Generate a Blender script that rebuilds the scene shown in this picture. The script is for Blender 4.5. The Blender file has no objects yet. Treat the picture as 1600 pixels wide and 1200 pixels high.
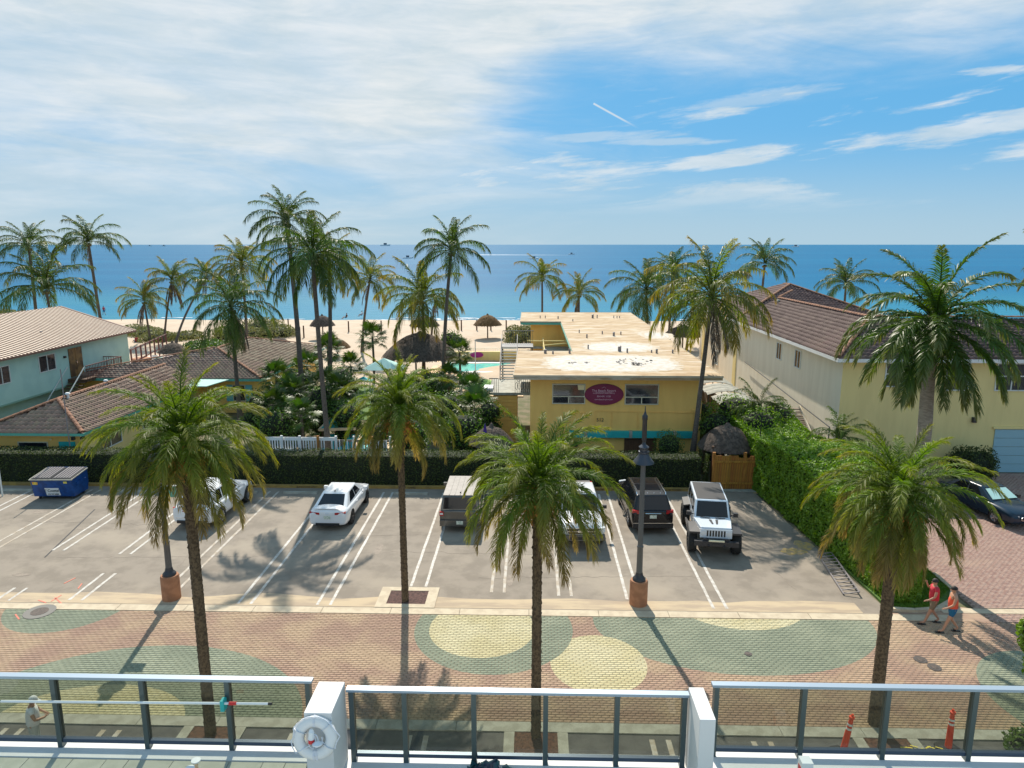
import bpy, bmesh, math, random
import numpy as np
from mathutils import Vector, Matrix, noise as mnoise
rnd = random.Random(7); rs = np.random.RandomState(11)
PI = math.pi; R = math.radians
scene = bpy.context.scene
COL = scene.collection

# ------------------------------------------------------------------ camera, sky, sun, exposure
FPX = 1111.0; PITCH = R(11.1); YAW = R(1.5); CAMH = 13.0
cam_d = bpy.data.cameras.new('camera'); cam = bpy.data.objects.new('camera', cam_d); COL.objects.link(cam)
cam.location = (0, 0, CAMH); cam.rotation_euler = (PI/2 - PITCH, 0, YAW)
cam_d.sensor_width = 36; cam_d.lens = 36*FPX/1600; cam_d.clip_start = 0.1; cam_d.clip_end = 90000
scene.camera = cam
scene.render.resolution_x = 1024; scene.render.resolution_y = 768
scene.view_settings.view_transform = 'Standard'; scene.view_settings.look = 'None'
scene.view_settings.gamma = 1; scene.view_settings.exposure = 0.42; scene.view_settings.use_curve_mapping = False
SUN_AZ = R(-9.5); SUN_EL = R(44.5)
sd = bpy.data.lights.new('sun', 'SUN'); sun = bpy.data.objects.new('sun', sd); COL.objects.link(sun)
sd.energy = 4.9; sd.angle = R(0.55); sd.color = (1.0, 0.92, 0.80)
sdir = Vector((math.sin(SUN_AZ)*math.cos(SUN_EL), math.cos(SUN_AZ)*math.cos(SUN_EL), math.sin(SUN_EL)))
sun.rotation_euler = sdir.to_track_quat('Z', 'Y').to_euler()

def NT(tree):
    nt = tree; nt.nodes.clear()
    def N(t, **kw):
        n = nt.nodes.new(t)
        for k, v in kw.items():
            if k in ('ins',):
                for a, b in v.items():
                    if isinstance(b, bpy.types.NodeSocket): nt.links.new(b, n.inputs[a])
                    else: n.inputs[a].default_value = b
            else: setattr(n, k, v)
        return n
    def M(op, a, b=0.0, c=0.0, clamp=False):
        n = nt.nodes.new('ShaderNodeMath'); n.operation = op; n.use_clamp = clamp
        for i, v in enumerate((a, b, c)):
            if isinstance(v, bpy.types.NodeSocket): nt.links.new(v, n.inputs[i])
            else: n.inputs[i].default_value = v
        return n.outputs[0]
    def SS(x, lo, hi):
        n = nt.nodes.new('ShaderNodeMapRange'); n.interpolation_type = 'SMOOTHSTEP'
        nt.links.new(x, n.inputs[0])
        for i, v in ((1, lo), (2, hi), (3, 0.0), (4, 1.0)):
            n.inputs[i].default_value = v
        return n.outputs[0]
    def MIX(f, a, b):
        n = nt.nodes.new('ShaderNodeMix'); n.data_type = 'RGBA'
        for i, v in ((0, f), (6, a), (7, b)):
            if isinstance(v, bpy.types.NodeSocket): nt.links.new(v, n.inputs[i])
            else: n.inputs[i].default_value = v if i == 0 else (tuple(v)+(1,) if len(v) == 3 else v)
        return n.outputs[2]
    return nt, N, M, SS, MIX

world = bpy.data.worlds.new('World'); scene.world = world; world.use_nodes = True
nt, N, M, SS, MIX = NT(world.node_tree)
sky = N('ShaderNodeTexSky', sky_type='NISHITA', sun_disc=False, sun_elevation=SUN_EL, sun_rotation=SUN_AZ,
        altitude=0, air_density=1.0, dust_density=0.6, ozone_density=2.5)
tc = N('ShaderNodeTexCoord')
sx = N('ShaderNodeSeparateXYZ', ins={0: tc.outputs['Generated']})
X_, Y_, Z_ = sx.outputs
az = M('ADD', M('ARCTAN2', X_, Y_), YAW)             # 0 = straight out to sea
el = M('ARCSINE', Z_)
zc = M('ADD', M('MAXIMUM', Z_, 0.0), 0.10)
px_ = M('DIVIDE', X_, zc); py_ = M('DIVIDE', Y_, zc)
cp = N('ShaderNodeCombineXYZ', ins={0: px_, 1: py_, 2: 0.0})
ca = N('ShaderNodeCombineXYZ', ins={0: az, 1: M('MULTIPLY', el, 5.0), 2: 0.3})
def nz(vec, scale, detail=6, rough=.55, dist=0.0):
    return N('ShaderNodeTexNoise', ins={'Vector': vec, 'Scale': scale, 'Detail': detail, 'Roughness': rough, 'Distortion': dist}).outputs['Fac']
n1 = nz(cp.outputs[0], 0.55, 8, .6, .4); n2 = nz(ca.outputs[0], 2.6, 8, .62, .8); n3 = nz(ca.outputs[0], 9.0, 6, .6, .3)
# great veil: lower edge climbs to the right
azp = M('MAXIMUM', az, 0.0)
edge = M('ADD', M('ADD', M('MULTIPLY', SS(az, -.16, .10), .135), .085), M('MULTIPLY', azp, .0))
d = M('SUBTRACT', el, edge)
d = M('ADD', d, M('ADD', M('MULTIPLY', M('SUBTRACT', n2, .5), .16), M('MULTIPLY', M('SUBTRACT', n3, .5), .05)))
veil = SS(d, -.05, .08)
veil = M('MULTIPLY', veil, M('ADD', .70, M('MULTIPLY', SS(n1, .30, .62), .30)), clamp=True)
leftv = M('MULTIPLY', SS(M('ADD', M('MULTIPLY', az, -1.0), M('MULTIPLY', M('SUBTRACT', n2, .5), .9)), -.16, .34), .70)
leftv = M('MULTIPLY', leftv, M('ADD', .65, M('MULTIPLY', SS(n2, .38, .62), .5)))
veil = M('MAXIMUM', veil, leftv)
# farther round and overhead the veil breaks up into patches
farv = M('MAXIMUM', SS(M('ABSOLUTE', az), 1.0, 1.8), SS(el, .55, .9))
veil = M('MULTIPLY', veil, M('SUBTRACT', 1.0, M('MULTIPLY', M('MULTIPLY', farv, .65), M('SUBTRACT', 1.0, SS(n1, .50, .68)))))
# thin wisps low on the right
azs = N('ShaderNodeCombineXYZ', ins={0: M('MULTIPLY', az, 1.0), 1: M('ADD', M('MULTIPLY', el, 6.5), M('MULTIPLY', az, -.55)), 2: 4.7})
w1 = nz(azs.outputs[0], 3.2, 7, .6, .6); w2 = nz(azs.outputs[0], 12.0, 6, .65, .2)
w = SS(M('ADD', M('MULTIPLY', w1, .75), M('MULTIPLY', w2, .25)), .515, .64)
w = M('MULTIPLY', w, M('MULTIPLY', SS(el, .03, .08), M('SUBTRACT', 1.0, SS(el, .17, .25))))
veil = M('MAXIMUM', veil, M('MULTIPLY', w, .85))
def patch(ca_, ce_, ra_, re_, slope, amt):       # one long wisp
    dx = M('DIVIDE', M('SUBTRACT', az, ca_), ra_); dy = M('DIVIDE', M('SUBTRACT', M('SUBTRACT', el, ce_), M('MULTIPLY', M('SUBTRACT', az, ca_), slope)), re_)
    q = M('SUBTRACT', 1.0, M('ADD', M('MULTIPLY', dx, dx), M('MULTIPLY', dy, dy)), clamp=True)
    return M('MULTIPLY', M('MULTIPLY', SS(M('ADD', q, M('MULTIPLY', M('SUBTRACT', w2, .5), 2.4)), .25, .95), SS(q, 0.0, .25)), amt)
for a_ in ((.27, .108, .13, .016, .10, .85), (.20, .132, .11, .007, -.02, .5), (.60, .135, .26, .020, .10, .75), (.56, .188, .06, .007, -.05, .7), (.30, .178, .16, .014, .12, .4), (.12, .140, .15, .010, .02, .45)):
    veil = M('MAXIMUM', veil, patch(*a_))
da = M('SUBTRACT', az, .108); de = M('SUBTRACT', el, .181)    # short contrail
pr = M('ABSOLUTE', M('DIVIDE', M('ADD', M('MULTIPLY', da, .030), M('MULTIPLY', de, .057)), .0644))
al = M('DIVIDE', M('SUBTRACT', M('MULTIPLY', da, .057), M('MULTIPLY', de, .030)), .00415)
ctr = M('MULTIPLY', M('SUBTRACT', 1.0, SS(pr, .0004, .0018)), M('MULTIPLY', M('GREATER_THAN', al, 0.0), M('SUBTRACT', 1.0, SS(al, .5, 1.1))))
veil = M('MAXIMUM', veil, M('MULTIPLY', ctr, .75))
hz = M('SUBTRACT', 1.0, SS(el, -.02, .15))          # pale air low over the sea
hz = M('MULTIPLY', hz, .82)
blue = MIX(.85, sky.outputs[0], (.60, 3.05, 5.7))
ccol = MIX(SS(n3, .25, .8), (4.5, 5.3, 5.75), (6.4, 6.6, 6.65))
hcol = (3.7, 4.9, 5.5)
c1 = MIX(hz, blue, hcol)
c2 = MIX(M('MULTIPLY', veil, M('SUBTRACT', 1.0, M('MULTIPLY', hz, .55))), c1, ccol)
bg = N('ShaderNodeBackground', ins={'Color': c2, 'Strength': 0.10})
out = N('ShaderNodeOutputWorld'); nt.links.new(bg.outputs[0], out.inputs[0])

# ------------------------------------------------------------------ helpers
_c, _s, _cp, _sp = math.cos(YAW), math.sin(YAW), math.cos(PITCH), math.sin(PITCH)
def ray(px, py):
    x = (px-800)/FPX; y = (600-py)/FPX
    f = (-_s*_cp, _c*_cp, -_sp); r = (_c, _s, 0); u = (-_s*_sp, _c*_sp, _cp)
    return [f[i]+x*r[i]+y*u[i] for i in range(3)]
def at(px, py, z=0.0):
    d = ray(px, py); t = (z-CAMH)/d[2]; return Vector((d[0]*t, d[1]*t, z))
def aty(px, py, Y):
    d = ray(px, py); t = Y/d[1]; return Vector((d[0]*t, Y, CAMH+d[2]*t))

def lin(c): return tuple((v/12.92 if v <= .04045 else ((v+.055)/1.055)**2.4) for v in [k/255 for k in c])
def alb(c): return tuple(a/b for a, b in zip(lin(c), (1.42, 1.42, 1.40)))
MATS = {}
def mat(name, col, rough=.75, col2=None, scale=4.0, amt=1.0, bump=0.0, bscale=40.0, metal=0.0, rnd_amt=0.0,
        trans=0.0, spec=.5, col3=None, scale3=.6, stretch=None, attr=None, coat=0.0, det=5, randcol=None, lo=.4, hi=.62):
    if name in MATS: return MATS[name]
    m = bpy.data.materials.new(name); m.use_nodes = True
    nt, N, M, SS, MIX = NT(m.node_tree)
    tc = N('ShaderNodeTexCoord'); v = tc.outputs['Object']
    if stretch:
        mp = N('ShaderNodeMapping', ins={'Vector': v, 'Scale': stretch}); v = mp.outputs[0]
    c = N('ShaderNodeRGB'); c.outputs[0].default_value = (*col, 1); cs = c.outputs[0]
    if col2:
        n = N('ShaderNodeTexNoise', ins={'Vector': v, 'Scale': scale, 'Detail': det, 'Roughness': .6})
        cs = MIX(M('MULTIPLY', SS(n.outputs['Fac'], lo, hi), amt), cs, col2)
    if col3:
        n = N('ShaderNodeTexNoise', ins={'Vector': v, 'Scale': scale3, 'Detail': 6, 'Roughness': .62})
        cs = MIX(SS(n.outputs['Fac'], .48, .66), cs, col3)
    if attr:
        a = N('ShaderNodeAttribute', attribute_name='t')
        cs = MIX(SS(a.outputs['Fac'], attr[0], attr[1]), cs, attr[2])
    if rnd_amt:
        oi = N('ShaderNodeObjectInfo')
        hsv = N('ShaderNodeHueSaturation', ins={'Color': cs,
              'Hue': M('ADD', .5, M('MULTIPLY', M('SUBTRACT', oi.outputs['Random'], .5), .06*rnd_amt)),
              'Value': M('ADD', 1.0, M('MULTIPLY', M('SUBTRACT', M('FRACT', M('MULTIPLY', oi.outputs['Random'], 7.3)), .5), .8*rnd_amt))})
        cs = hsv.outputs[0]
    b = N('ShaderNodeBsdfPrincipled', ins={'Base Color': cs, 'Roughness': rough, 'Metallic': metal, 'Specular IOR Level': spec, 'Coat Weight': coat})
    if bump:
        n = N('ShaderNodeTexNoise', ins={'Vector': v, 'Scale': bscale, 'Detail': 4})
        bp = N('ShaderNodeBump', ins={'Strength': bump, 'Distance': .02, 'Height': n.outputs['Fac']})
        nt.links.new(bp.outputs[0], b.inputs['Normal'])
    o = N('ShaderNodeOutputMaterial')
    if trans:
        hs = N('ShaderNodeHueSaturation', ins={'Color': cs, 'Saturation': 1.15, 'Value': 1.6})
        t = N('ShaderNodeBsdfTranslucent', ins={'Color': hs.outputs[0]})
        mx = N('ShaderNodeMixShader', ins={0: trans, 1: b.outputs[0], 2: t.outputs[0]})
        nt.links.new(mx.outputs[0], o.inputs[0])
    else: nt.links.new(b.outputs[0], o.inputs[0])
    MATS[name] = m; return m

def np_mesh(name, V, F, mats, mi=None, smooth=False, tattr=None):
    """V (n,3); F list of arrays (m,3)/(m,4)"""
    me = bpy.data.meshes.new(name)
    V = np.asarray(V, np.float32)
    Fs = [np.asarray(f, np.int32) for f in F if len(f)]
    me.vertices.add(len(V)); me.vertices.foreach_set('co', V.ravel())
    tot = np.concatenate([np.full(len(f), f.shape[1], np.int32) for f in Fs]); loops = np.concatenate([f.ravel() for f in Fs])
    start = np.concatenate([[0], np.cumsum(tot)[:-1]]).astype(np.int32)
    me.loops.add(len(loops)); me.loops.foreach_set('vertex_index', loops)
    me.polygons.add(len(tot)); me.polygons.foreach_set('loop_start', start); me.polygons.foreach_set('loop_total', tot)
    if mi is not None: me.polygons.foreach_set('material_index', np.asarray(mi, np.int32))
    if smooth: me.polygons.foreach_set('use_smooth', np.ones(len(tot), bool))
    for m in (mats if isinstance(mats, (list, tuple)) else [mats]): me.materials.append(m)
    if tattr is not None:
        a = me.attributes.new('t', 'FLOAT', 'POINT'); a.data.foreach_set('value', np.asarray(tattr, np.float32))
    me.update(calc_edges=True); me.validate()
    return me

class MB:
    def __init__(s): s.v = []; s.f = []; s.m = []; s.cur = 0
    def add(s, V, F, mi=None):
        o = len(s.v); s.v += [tuple(p) for p in V]
        for f in F: s.f.append(tuple(i+o for i in f)); s.m.append(s.cur if mi is None else mi)
        return s
    def box(s, x0, y0, z0, x1, y1, z1, mi=None, T=None):
        V = [(x, y, z) for z in (z0, z1) for x, y in ((x0, y0), (x1, y0), (x1, y1), (x0, y1))]
        if T is not None: V = [T @ Vector(p) for p in V]
        return s.add(V, [(0, 3, 2, 1), (4, 5, 6, 7), (0, 1, 5, 4), (1, 2, 6, 5), (2, 3, 7, 6), (3, 0, 4, 7)], mi)
    def bar(s, a, b, w, h=None, mi=None, n=4):
        a = Vector(a); b = Vector(b); h = h or w; d = (b-a).normalized()
        up = Vector((0, 0, 1)) if abs(d.z) < .95 else Vector((0, 1, 0))
        r = d.cross(up).normalized(); u = r.cross(d)
        if n == 4: pts = [(-w/2, -h/2), (w/2, -h/2), (w/2, h/2), (-w/2, h/2)]
        else: pts = [(math.cos(2*PI*k/n)*w/2, math.sin(2*PI*k/n)*h/2) for k in range(n)]
        V = [p+r*x+u*y for p in (a, b) for x, y in pts]
        F = [(k, (k+1) % n, (k+1) % n+n, k+n) for k in range(n)]+[tuple(range(n))[::-1], tuple(range(n, 2*n))]
        return s.add(V, F, mi)
    def cyl(s, c, r0, r1, h, n=16, mi=None):
        return s.lathe(c, [(r0, 0), (r1, h)], n, mi, cap=True)
    def lathe(s, c, prof, n=20, mi=None, cap=True, jit=0.0):
        V = []; F = []
        for r, z in prof:
            for k in range(n):
                a = 2*PI*k/n; rr = r*(1+rnd.uniform(-jit, jit))
                V.append((c[0]+rr*math.cos(a), c[1]+rr*math.sin(a), c[2]+z+rnd.uniform(-jit, jit)*.6))
        for i in range(len(prof)-1):
            for k in range(n):
                F.append((i*n+k, i*n+(k+1) % n, (i+1)*n+(k+1) % n, (i+1)*n+k))
        if cap:
            F.append(tuple(range(n))[::-1]); F.append(tuple(range((len(prof)-1)*n, len(prof)*n)))
        return s.add(V, F, mi)
    def tube(s, pts, rad, n=8, mi=None, cap=True):
        pts = [Vector(p) for p in pts]; V = []; F = []
        up = Vector((0, 1, 0.01)); 
        for i, p in enumerate(pts):
            d = (pts[min(i+1, len(pts)-1)]-pts[max(i-1, 0)]).normalized()
            ref = Vector((1, 0, 0)) if abs(d.x) < .8 else Vector((0, 0, 1))
            r = d.cross(ref).normalized(); u = r.cross(d).normalized(); rr = rad[i] if hasattr(rad, '__len__') else rad
            V += [p+(r*math.cos(2*PI*k/n)+u*math.sin(2*PI*k/n))*rr for k in range(n)]
        for i in range(len(pts)-1):
            for k in range(n): F.append((i*n+k, (i+1)*n+k, (i+1)*n+(k+1) % n, i*n+(k+1) % n))
        if cap: F.append(tuple(range(n))); F.append(tuple(range((len(pts)-1)*n, len(pts)*n))[::-1])
        return s.add(V, F, mi)
    def prism(s, poly, z0, z1, mi=None):
        n = len(poly); V = [(x, y, z0) for x, y in poly]+[(x, y, z1) for x, y in poly]
        return s.add(V, [tuple(range(n))[::-1], tuple(range(n, 2*n))]+[(k, (k+1) % n, (k+1) % n+n, k+n) for k in range(n)], mi)
    def ext(s, P, d, mi=None):          # polygon P (3D) extruded by vector d
        n = len(P); P = [Vector(p) for p in P]; d = Vector(d)
        return s.add(P+[p+d for p in P], [tuple(range(n))[::-1], tuple(range(n, 2*n))]+[(k, (k+1) % n, (k+1) % n+n, k+n) for k in range(n)], mi)
    def mesh(s, name, mats, smooth=None):
        me = bpy.data.meshes.new(name); me.from_pydata([tuple(v) for v in s.v], [], s.f)
        for m in (mats if isinstance(mats, (list, tuple)) else [mats]): me.materials.append(m)
        me.polygons.foreach_set('material_index', s.m)
        bm = bmesh.new(); bm.from_mesh(me); bmesh.ops.recalc_face_normals(bm, faces=bm.faces); bm.to_mesh(me); bm.free()
        if smooth is not None:
            me.shade_smooth(); me.set_sharp_from_angle(angle=R(smooth))
        return me
def link(name, me, parent=None, loc=None, rot=None, world=False):
    o = bpy.data.objects.new(name, me); COL.objects.link(o)
    if parent is not None:
        o.parent = parent
        if world: o.location = -wl(parent)
    if loc is not None: o.location = loc
    if rot is not None: o.rotation_euler = rot
    return o
def wl(o):
    v = Vector((0, 0, 0))
    while o is not None: v += o.location; o = o.parent
    return v
def obj(name, mb, mats, parent=None, smooth=None, world=False, loc=None, rot=None):
    return link(name, mb.mesh(name, mats, smooth), parent, loc, rot, world)
def tag(o, label=None, cat=None, group=None, kind=None):
    if label: o['label'] = label
    if cat: o['category'] = cat
    if group: o['group'] = group
    if kind: o['kind'] = kind
    return o
def thing(name, label, cat, loc=(0, 0, 0), rz=0, group=None):
    o = bpy.data.objects.new(name, None); COL.objects.link(o); o.location = loc; o.rotation_euler = (0, 0, rz)
    o.empty_display_size = .2
    return tag(o, label, cat, group)
def struct(name, mb, mats, parent=None, smooth=None):
    return tag(obj(name, mb, mats, parent, smooth), kind='structure')
def text(name, s, size, mt, parent, loc, rot=(PI/2, 0, 0), depth=.004, align='CENTER', sx=1.0):
    cu = bpy.data.curves.new(name, 'FONT'); cu.body = s; cu.size = size; cu.align_x = align; cu.align_y = 'CENTER'; cu.extrude = depth
    t = bpy.data.objects.new('tmp', cu); COL.objects.link(t)
    dg = bpy.context.evaluated_depsgraph_get(); me = bpy.data.meshes.new_from_object(t.evaluated_get(dg)); me.name = name
    bpy.data.objects.remove(t); me.materials.clear(); me.materials.append(mt)
    o = link(name, me, parent, loc, rot); o.scale = (sx, 1, 1); return o

# ------------------------------------------------------------------ materials
m_lot = mat('lot_asphalt', alb((162, 150, 134)), .9, alb((142, 131, 116)), 1.1, .8, .25, 60, col3=alb((176, 163, 144)), scale3=.22)
m_dark = mat('dark_asphalt', alb((112, 110, 106)), .9, alb((92, 90, 88)), 2.0, .8, .3, 60)
m_sandy = mat('sandy_wash', alb((216, 194, 160)), .95, alb((192, 172, 146)), 1.6, 1.0, .2, 80, stretch=(.35, 1.6, 1))
m_kerb = mat('kerb_concrete', alb((224, 208, 178)), .85, alb((204, 186, 158)), 2.5, .8, .2, 50)
m_kerb2 = mat('grey_concrete', alb((196, 194, 178)), .85, alb((170, 166, 150)), 3, .8, .2, 50)
m_paint = mat('white_road_paint', alb((222, 218, 208)), .7, alb((184, 172, 156)), 5.0, .7, .1, 50, det=8)
m_paint_old = mat('worn_road_paint', alb((214, 206, 192)), .8, alb((190, 174, 152)), 3.0, 1.0, .1, 50, det=8)
m_yellowkerb = mat('yellow_painted_kerb', alb((196, 160, 84)), .8, alb((160, 130, 76)), 3, .8, .1)
def paver_mat():
    m = bpy.data.materials.new('street_paver'); m.use_nodes = True
    nt, N, M, SS, MIX = NT(m.node_tree)
    g = N('ShaderNodeNewGeometry'); s = N('ShaderNodeSeparateXYZ', ins={0: g.outputs['Position']}); x, y = s.outputs[0], s.outputs[1]
    def disc(cx, cy, rx, ry):
        dx = M('DIVIDE', M('SUBTRACT', x, cx), rx); dy = M('DIVIDE', M('SUBTRACT', y, cy), ry)
        return M('LESS_THAN', M('ADD', M('MULTIPLY', dx, dx), M('MULTIPLY', dy, dy)), 1.0)
    na = N('ShaderNodeTexNoise', ins={'Vector': g.outputs['Position'], 'Scale': .55, 'Detail': 6, 'Roughness': .6}).outputs['Fac']
    nb = N('ShaderNodeTexNoise', ins={'Vector': g.outputs['Position'], 'Scale': 9.0, 'Detail': 4, 'Roughness': .6}).outputs['Fac']
    w = N('ShaderNodeTexWhiteNoise', noise_dimensions='2D'); 
    cv = N('ShaderNodeCombineXYZ', ins={0: M('FLOOR', M('DIVIDE', x, .215)), 1: M('FLOOR', M('DIVIDE', y, .108)), 2: 0.0}); nt.links.new(cv.outputs[0], w.inputs['Vector'])
    A = MIX(SS(na, .40, .64), alb((180, 148, 126)), alb((200, 172, 140)))
    G = MIX(SS(na, .40, .64), alb((146, 154, 130)), alb((162, 168, 142)))
    Y = MIX(SS(na, .40, .64), alb((216, 204, 156)), alb((226, 216, 174)))
    c = MIX(disc(-16.9, 23.9, 2.2, 2.2), A, G); c = MIX(disc(15.9, 18.9, 2.4, 2.6), c, G)
    c = MIX(disc(-11.6, 17.0, 5.3, 4.1), c, G); c = MIX(disc(-12.3, 17.2, 2.7, 1.75), c, Y)
    c = MIX(disc(7.1, 23.1, 4.85, 3.2), c, G); c = MIX(disc(7.7, 24.9, 2.6, 2.35), c, Y)
    c = MIX(disc(2.2, 20.45, 1.52, 1.62), c, Y); c = MIX(disc(-1.22, 22.45, 2.72, 2.72), c, G); c = MIX(disc(-1.62, 22.45, 1.82, 1.82), c, Y)
    h = N('ShaderNodeHueSaturation', ins={'Color': c, 'Value': M('ADD', .80, M('ADD', M('MULTIPLY', w.outputs[0], .12), M('MULTIPLY', nb, .24)))})
    b = N('ShaderNodeBsdfPrincipled', ins={'Base Color': h.outputs[0], 'Roughness': .85})
    bp = N('ShaderNodeBump', ins={'Strength': .15, 'Distance': .01, 'Height': nb}); nt.links.new(bp.outputs[0], b.inputs['Normal'])
    o = N('ShaderNodeOutputMaterial'); nt.links.new(b.outputs[0], o.inputs[0]); return m
m_paver = paver_mat()
m_joint = mat('joint_sand', alb((164, 144, 122)), .95, alb((146, 128, 108)), 20, .8)
m_drive = mat('driveway_paver', alb((196, 166, 150)), .85, alb((168, 130, 118)), 6, .9, .15, 60, col3=alb((198, 168, 148)), scale3=.4)
m_grass = mat('lawn_grass', (.09, .17, .02), .9, (.05, .11, .015), 8, .9, .5, 90)
m_garden = mat('garden_ground', (.10, .105, .04), .95, (.20, .16, .10), .9, .8, .4, 40)
m_sand = mat('beach_sand', alb((224, 202, 176)), .95, alb((208, 184, 156)), .35, .7, .6, 3.0, col3=alb((216, 194, 166)), scale3=2.5)
m_leafd = mat('hedge_leaf_dark', (.040, .060, .010), .75, (.065, .088, .014), 3, .9, trans=.18)
m_leafb = mat('hedge_leaf_bright', (.13, .235, .012), .6, (.18, .30, .02), 2, .9, trans=.28)
m_leafm = mat('shrub_leaf', (.065, .13, .014), .5, (.10, .17, .018), 2.5, .9, trans=.22, rnd_amt=.4)
m_leafo = mat('dune_leaf', (.17, .19, .06), .8, (.22, .20, .08), 2.5, .9, trans=.15)
m_core = mat('hedge_core', (.012, .018, .006), .95)  # near-black, stands in for the shade inside the foliage
m_twig = mat('twig_bark', (.10, .07, .045), .9)
m_trunk_date = mat('date_palm_bark', lin((106, 90, 68)), .95, lin((66, 54, 40)), 14, .9, .6, 50)
m_trunk_coco = mat('coconut_bark', lin((108, 98, 88)), .95, lin((76, 66, 58)), 7, .9, .6, 30, stretch=(1, 1, 5))
m_trunk_royal = mat('royal_bark', lin((152, 142, 128)), .9, lin((124, 112, 98)), 6, .8, .4, 30, stretch=(1, 1, 4))
m_shaft = mat('crownshaft', lin((110, 128, 52)), .5, lin((90, 100, 44)), 3, .8)
m_fr_date = mat('date_frond', (.105, .165, .012), .6, attr=(.45, 1.0, (.22, .21, .03)), trans=.42, rnd_amt=.45)
m_fr_date_old = mat('date_frond_old', (.14, .155, .018), .65, attr=(.35, 1.0, (.31, .23, .07)), trans=.38, rnd_amt=.5)
m_fr_coco = mat('coconut_frond', (.060, .105, .012), .5, attr=(.6, 1.0, (.12, .13, .03)), trans=.34, rnd_amt=.6)
m_fr_coco_y = mat('coconut_frond_yellow', (.12, .155, .012), .5, attr=(.5, 1.0, (.30, .21, .03)), trans=.38, rnd_amt=.6)
m_fr_dead = mat('dead_frond', (.20, .16, .12), .8, (.13, .10, .08), 5, .8, trans=.15, rnd_amt=.4)
m_fr_royal = mat('royal_frond', (.065, .118, .014), .45, attr=(.55, 1.0, (.15, .15, .04)), trans=.34, rnd_amt=.5)
m_fr_fan = mat('fan_frond', (.05, .095, .014), .5, attr=(.75, 1.0, (.11, .13, .03)), trans=.25, rnd_amt=.6)
m_fruit = mat('orange_fruit', (.55, .20, .03), .6, (.38, .13, .02), 20, .8)
m_thatch = mat('grey_thatch', alb((118, 104, 92)), .98, alb((86, 74, 64)), 6, .9, .8, 30)
m_thatch2 = mat('tan_thatch', alb((150, 118, 76)), .98, alb((108, 80, 50)), 6, .9, .8, 30)
m_wood = mat('fence_wood', lin((176, 122, 50)), .8, lin((140, 92, 36)), 3, .9, .3, 20, stretch=(6, 6, .7), rnd_amt=.3)
m_woodd = mat('dark_wood', lin((92, 66, 48)), .85, lin((70, 50, 36)), 5, .8, .3)
m_woodg = mat('grey_boards', lin((132, 118, 104)), .85, lin((100, 88, 76)), 5, .8, .3, rnd_amt=.3)
m_yel = mat('yellow_stucco', lin((250, 200, 112)), .85, lin((240, 188, 102)), 1.2, .55, .15, 30, stretch=(1.6, 1.6, .3), det=8)
m_yel2 = mat('pale_yellow_stucco', lin((234, 212, 146)), .85, lin((224, 202, 138)), 1.2, .6, .15, 30, stretch=(1.4, 1.4, .25), det=8)
m_cream = mat('cream_stucco', lin((232, 222, 200)), .85, lin((220, 209, 186)), 1.0, .6, .15, 30, stretch=(1.4, 1.4, .22), det=8)
m_mint = mat('mint_stucco', lin((178, 214, 204)), .85, lin((166, 204, 196)), .8, .8, .15, 30)
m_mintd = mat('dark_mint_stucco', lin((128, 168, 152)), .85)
m_white = mat('white_paint', (.78, .78, .76), .6, (.70, .70, .68), 2, .5)
m_whiteS = mat('white_stucco', (.66, .66, .64), .7, (.58, .58, .56), 1.5, .6, .1, 30)
m_teal = mat('teal_paint', lin((40, 176, 172)), .6, lin((34, 160, 158)), 3, .6)
m_tealm = mat('teal_trim', lin((92, 170, 150)), .6)
m_roof = mat('flat_roof_tan', alb((214, 188, 150)), .9, alb((176, 142, 100)), 1.5, .85, .15, 20, col3=alb((226, 210, 184)), scale3=.8, det=9, stretch=(.45, 1.4, 1))
m_roofw = mat('white_roof_coating', alb((222, 218, 210)), .8, alb((206, 190, 164)), 2.6, .8, det=9)
m_tar = mat('tar', (.02, .02, .022), .7)
m_tile = mat('roof_tile_brown', alb((176, 146, 122)), .8, alb((138, 108, 90)), 2.0, .9, .2, 20, rnd_amt=.5, col3=alb((190, 168, 142)), scale3=1.6)
m_tile2 = mat('roof_tile_maroon', alb((134, 106, 96)), .8, alb((106, 80, 72)), 2.0, .9, .2, 20, rnd_amt=.5, col3=alb((146, 120, 106)), scale3=1.2)
m_ridge = mat('ridge_tile', alb((172, 120, 88)), .85, alb((134, 92, 70)), 3, .9, .2)
m_under = mat('roof_underlay', lin((70, 52, 44)), .95)
m_metalroof = mat('beige_metal_roof', lin((226, 206, 182)), .6, lin((214, 192, 168)), 1, .6)
m_rib = mat('brown_seam', alb((150, 112, 92)), .6)  # brown, darker than the roof sheet, for seams and gutter
m_glassd = mat('window_glass', (.015, .018, .022), .06, (.05, .055, .06), 1.2, .8, spec=.8)
m_frame = mat('window_frame', lin((206, 196, 168)), .5)
m_framew = mat('white_window_frame', lin((214, 218, 214)), .5)
m_door = mat('brown_door', lin((96, 66, 44)), .6, lin((78, 52, 34)), 3, .7, stretch=(8, 8, 1))
m_garage = mat('garage_blue', lin((150, 186, 196)), .6)
m_maroon = mat('maroon_sign', lin((128, 22, 66)), .5)
m_rail = mat('rail_top_metal', lin((150, 166, 180)), .4, metal=.3)
m_post = mat('rail_post_metal', lin((82, 94, 96)), .35, metal=.4)
m_chan = mat('rail_channel', lin((70, 84, 104)), .35, metal=.4)
m_pave = mat('terrace_tile', lin((172, 172, 156)), .8, lin((156, 158, 142)), 4, .7, .1, 40, rnd_amt=.12)
m_lamp = mat('lamp_metal', lin((66, 70, 78)), .35, metal=.5, spec=.6)
m_poleg = mat('lamp_pole_paint', lin((84, 86, 88)), .5)
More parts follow.
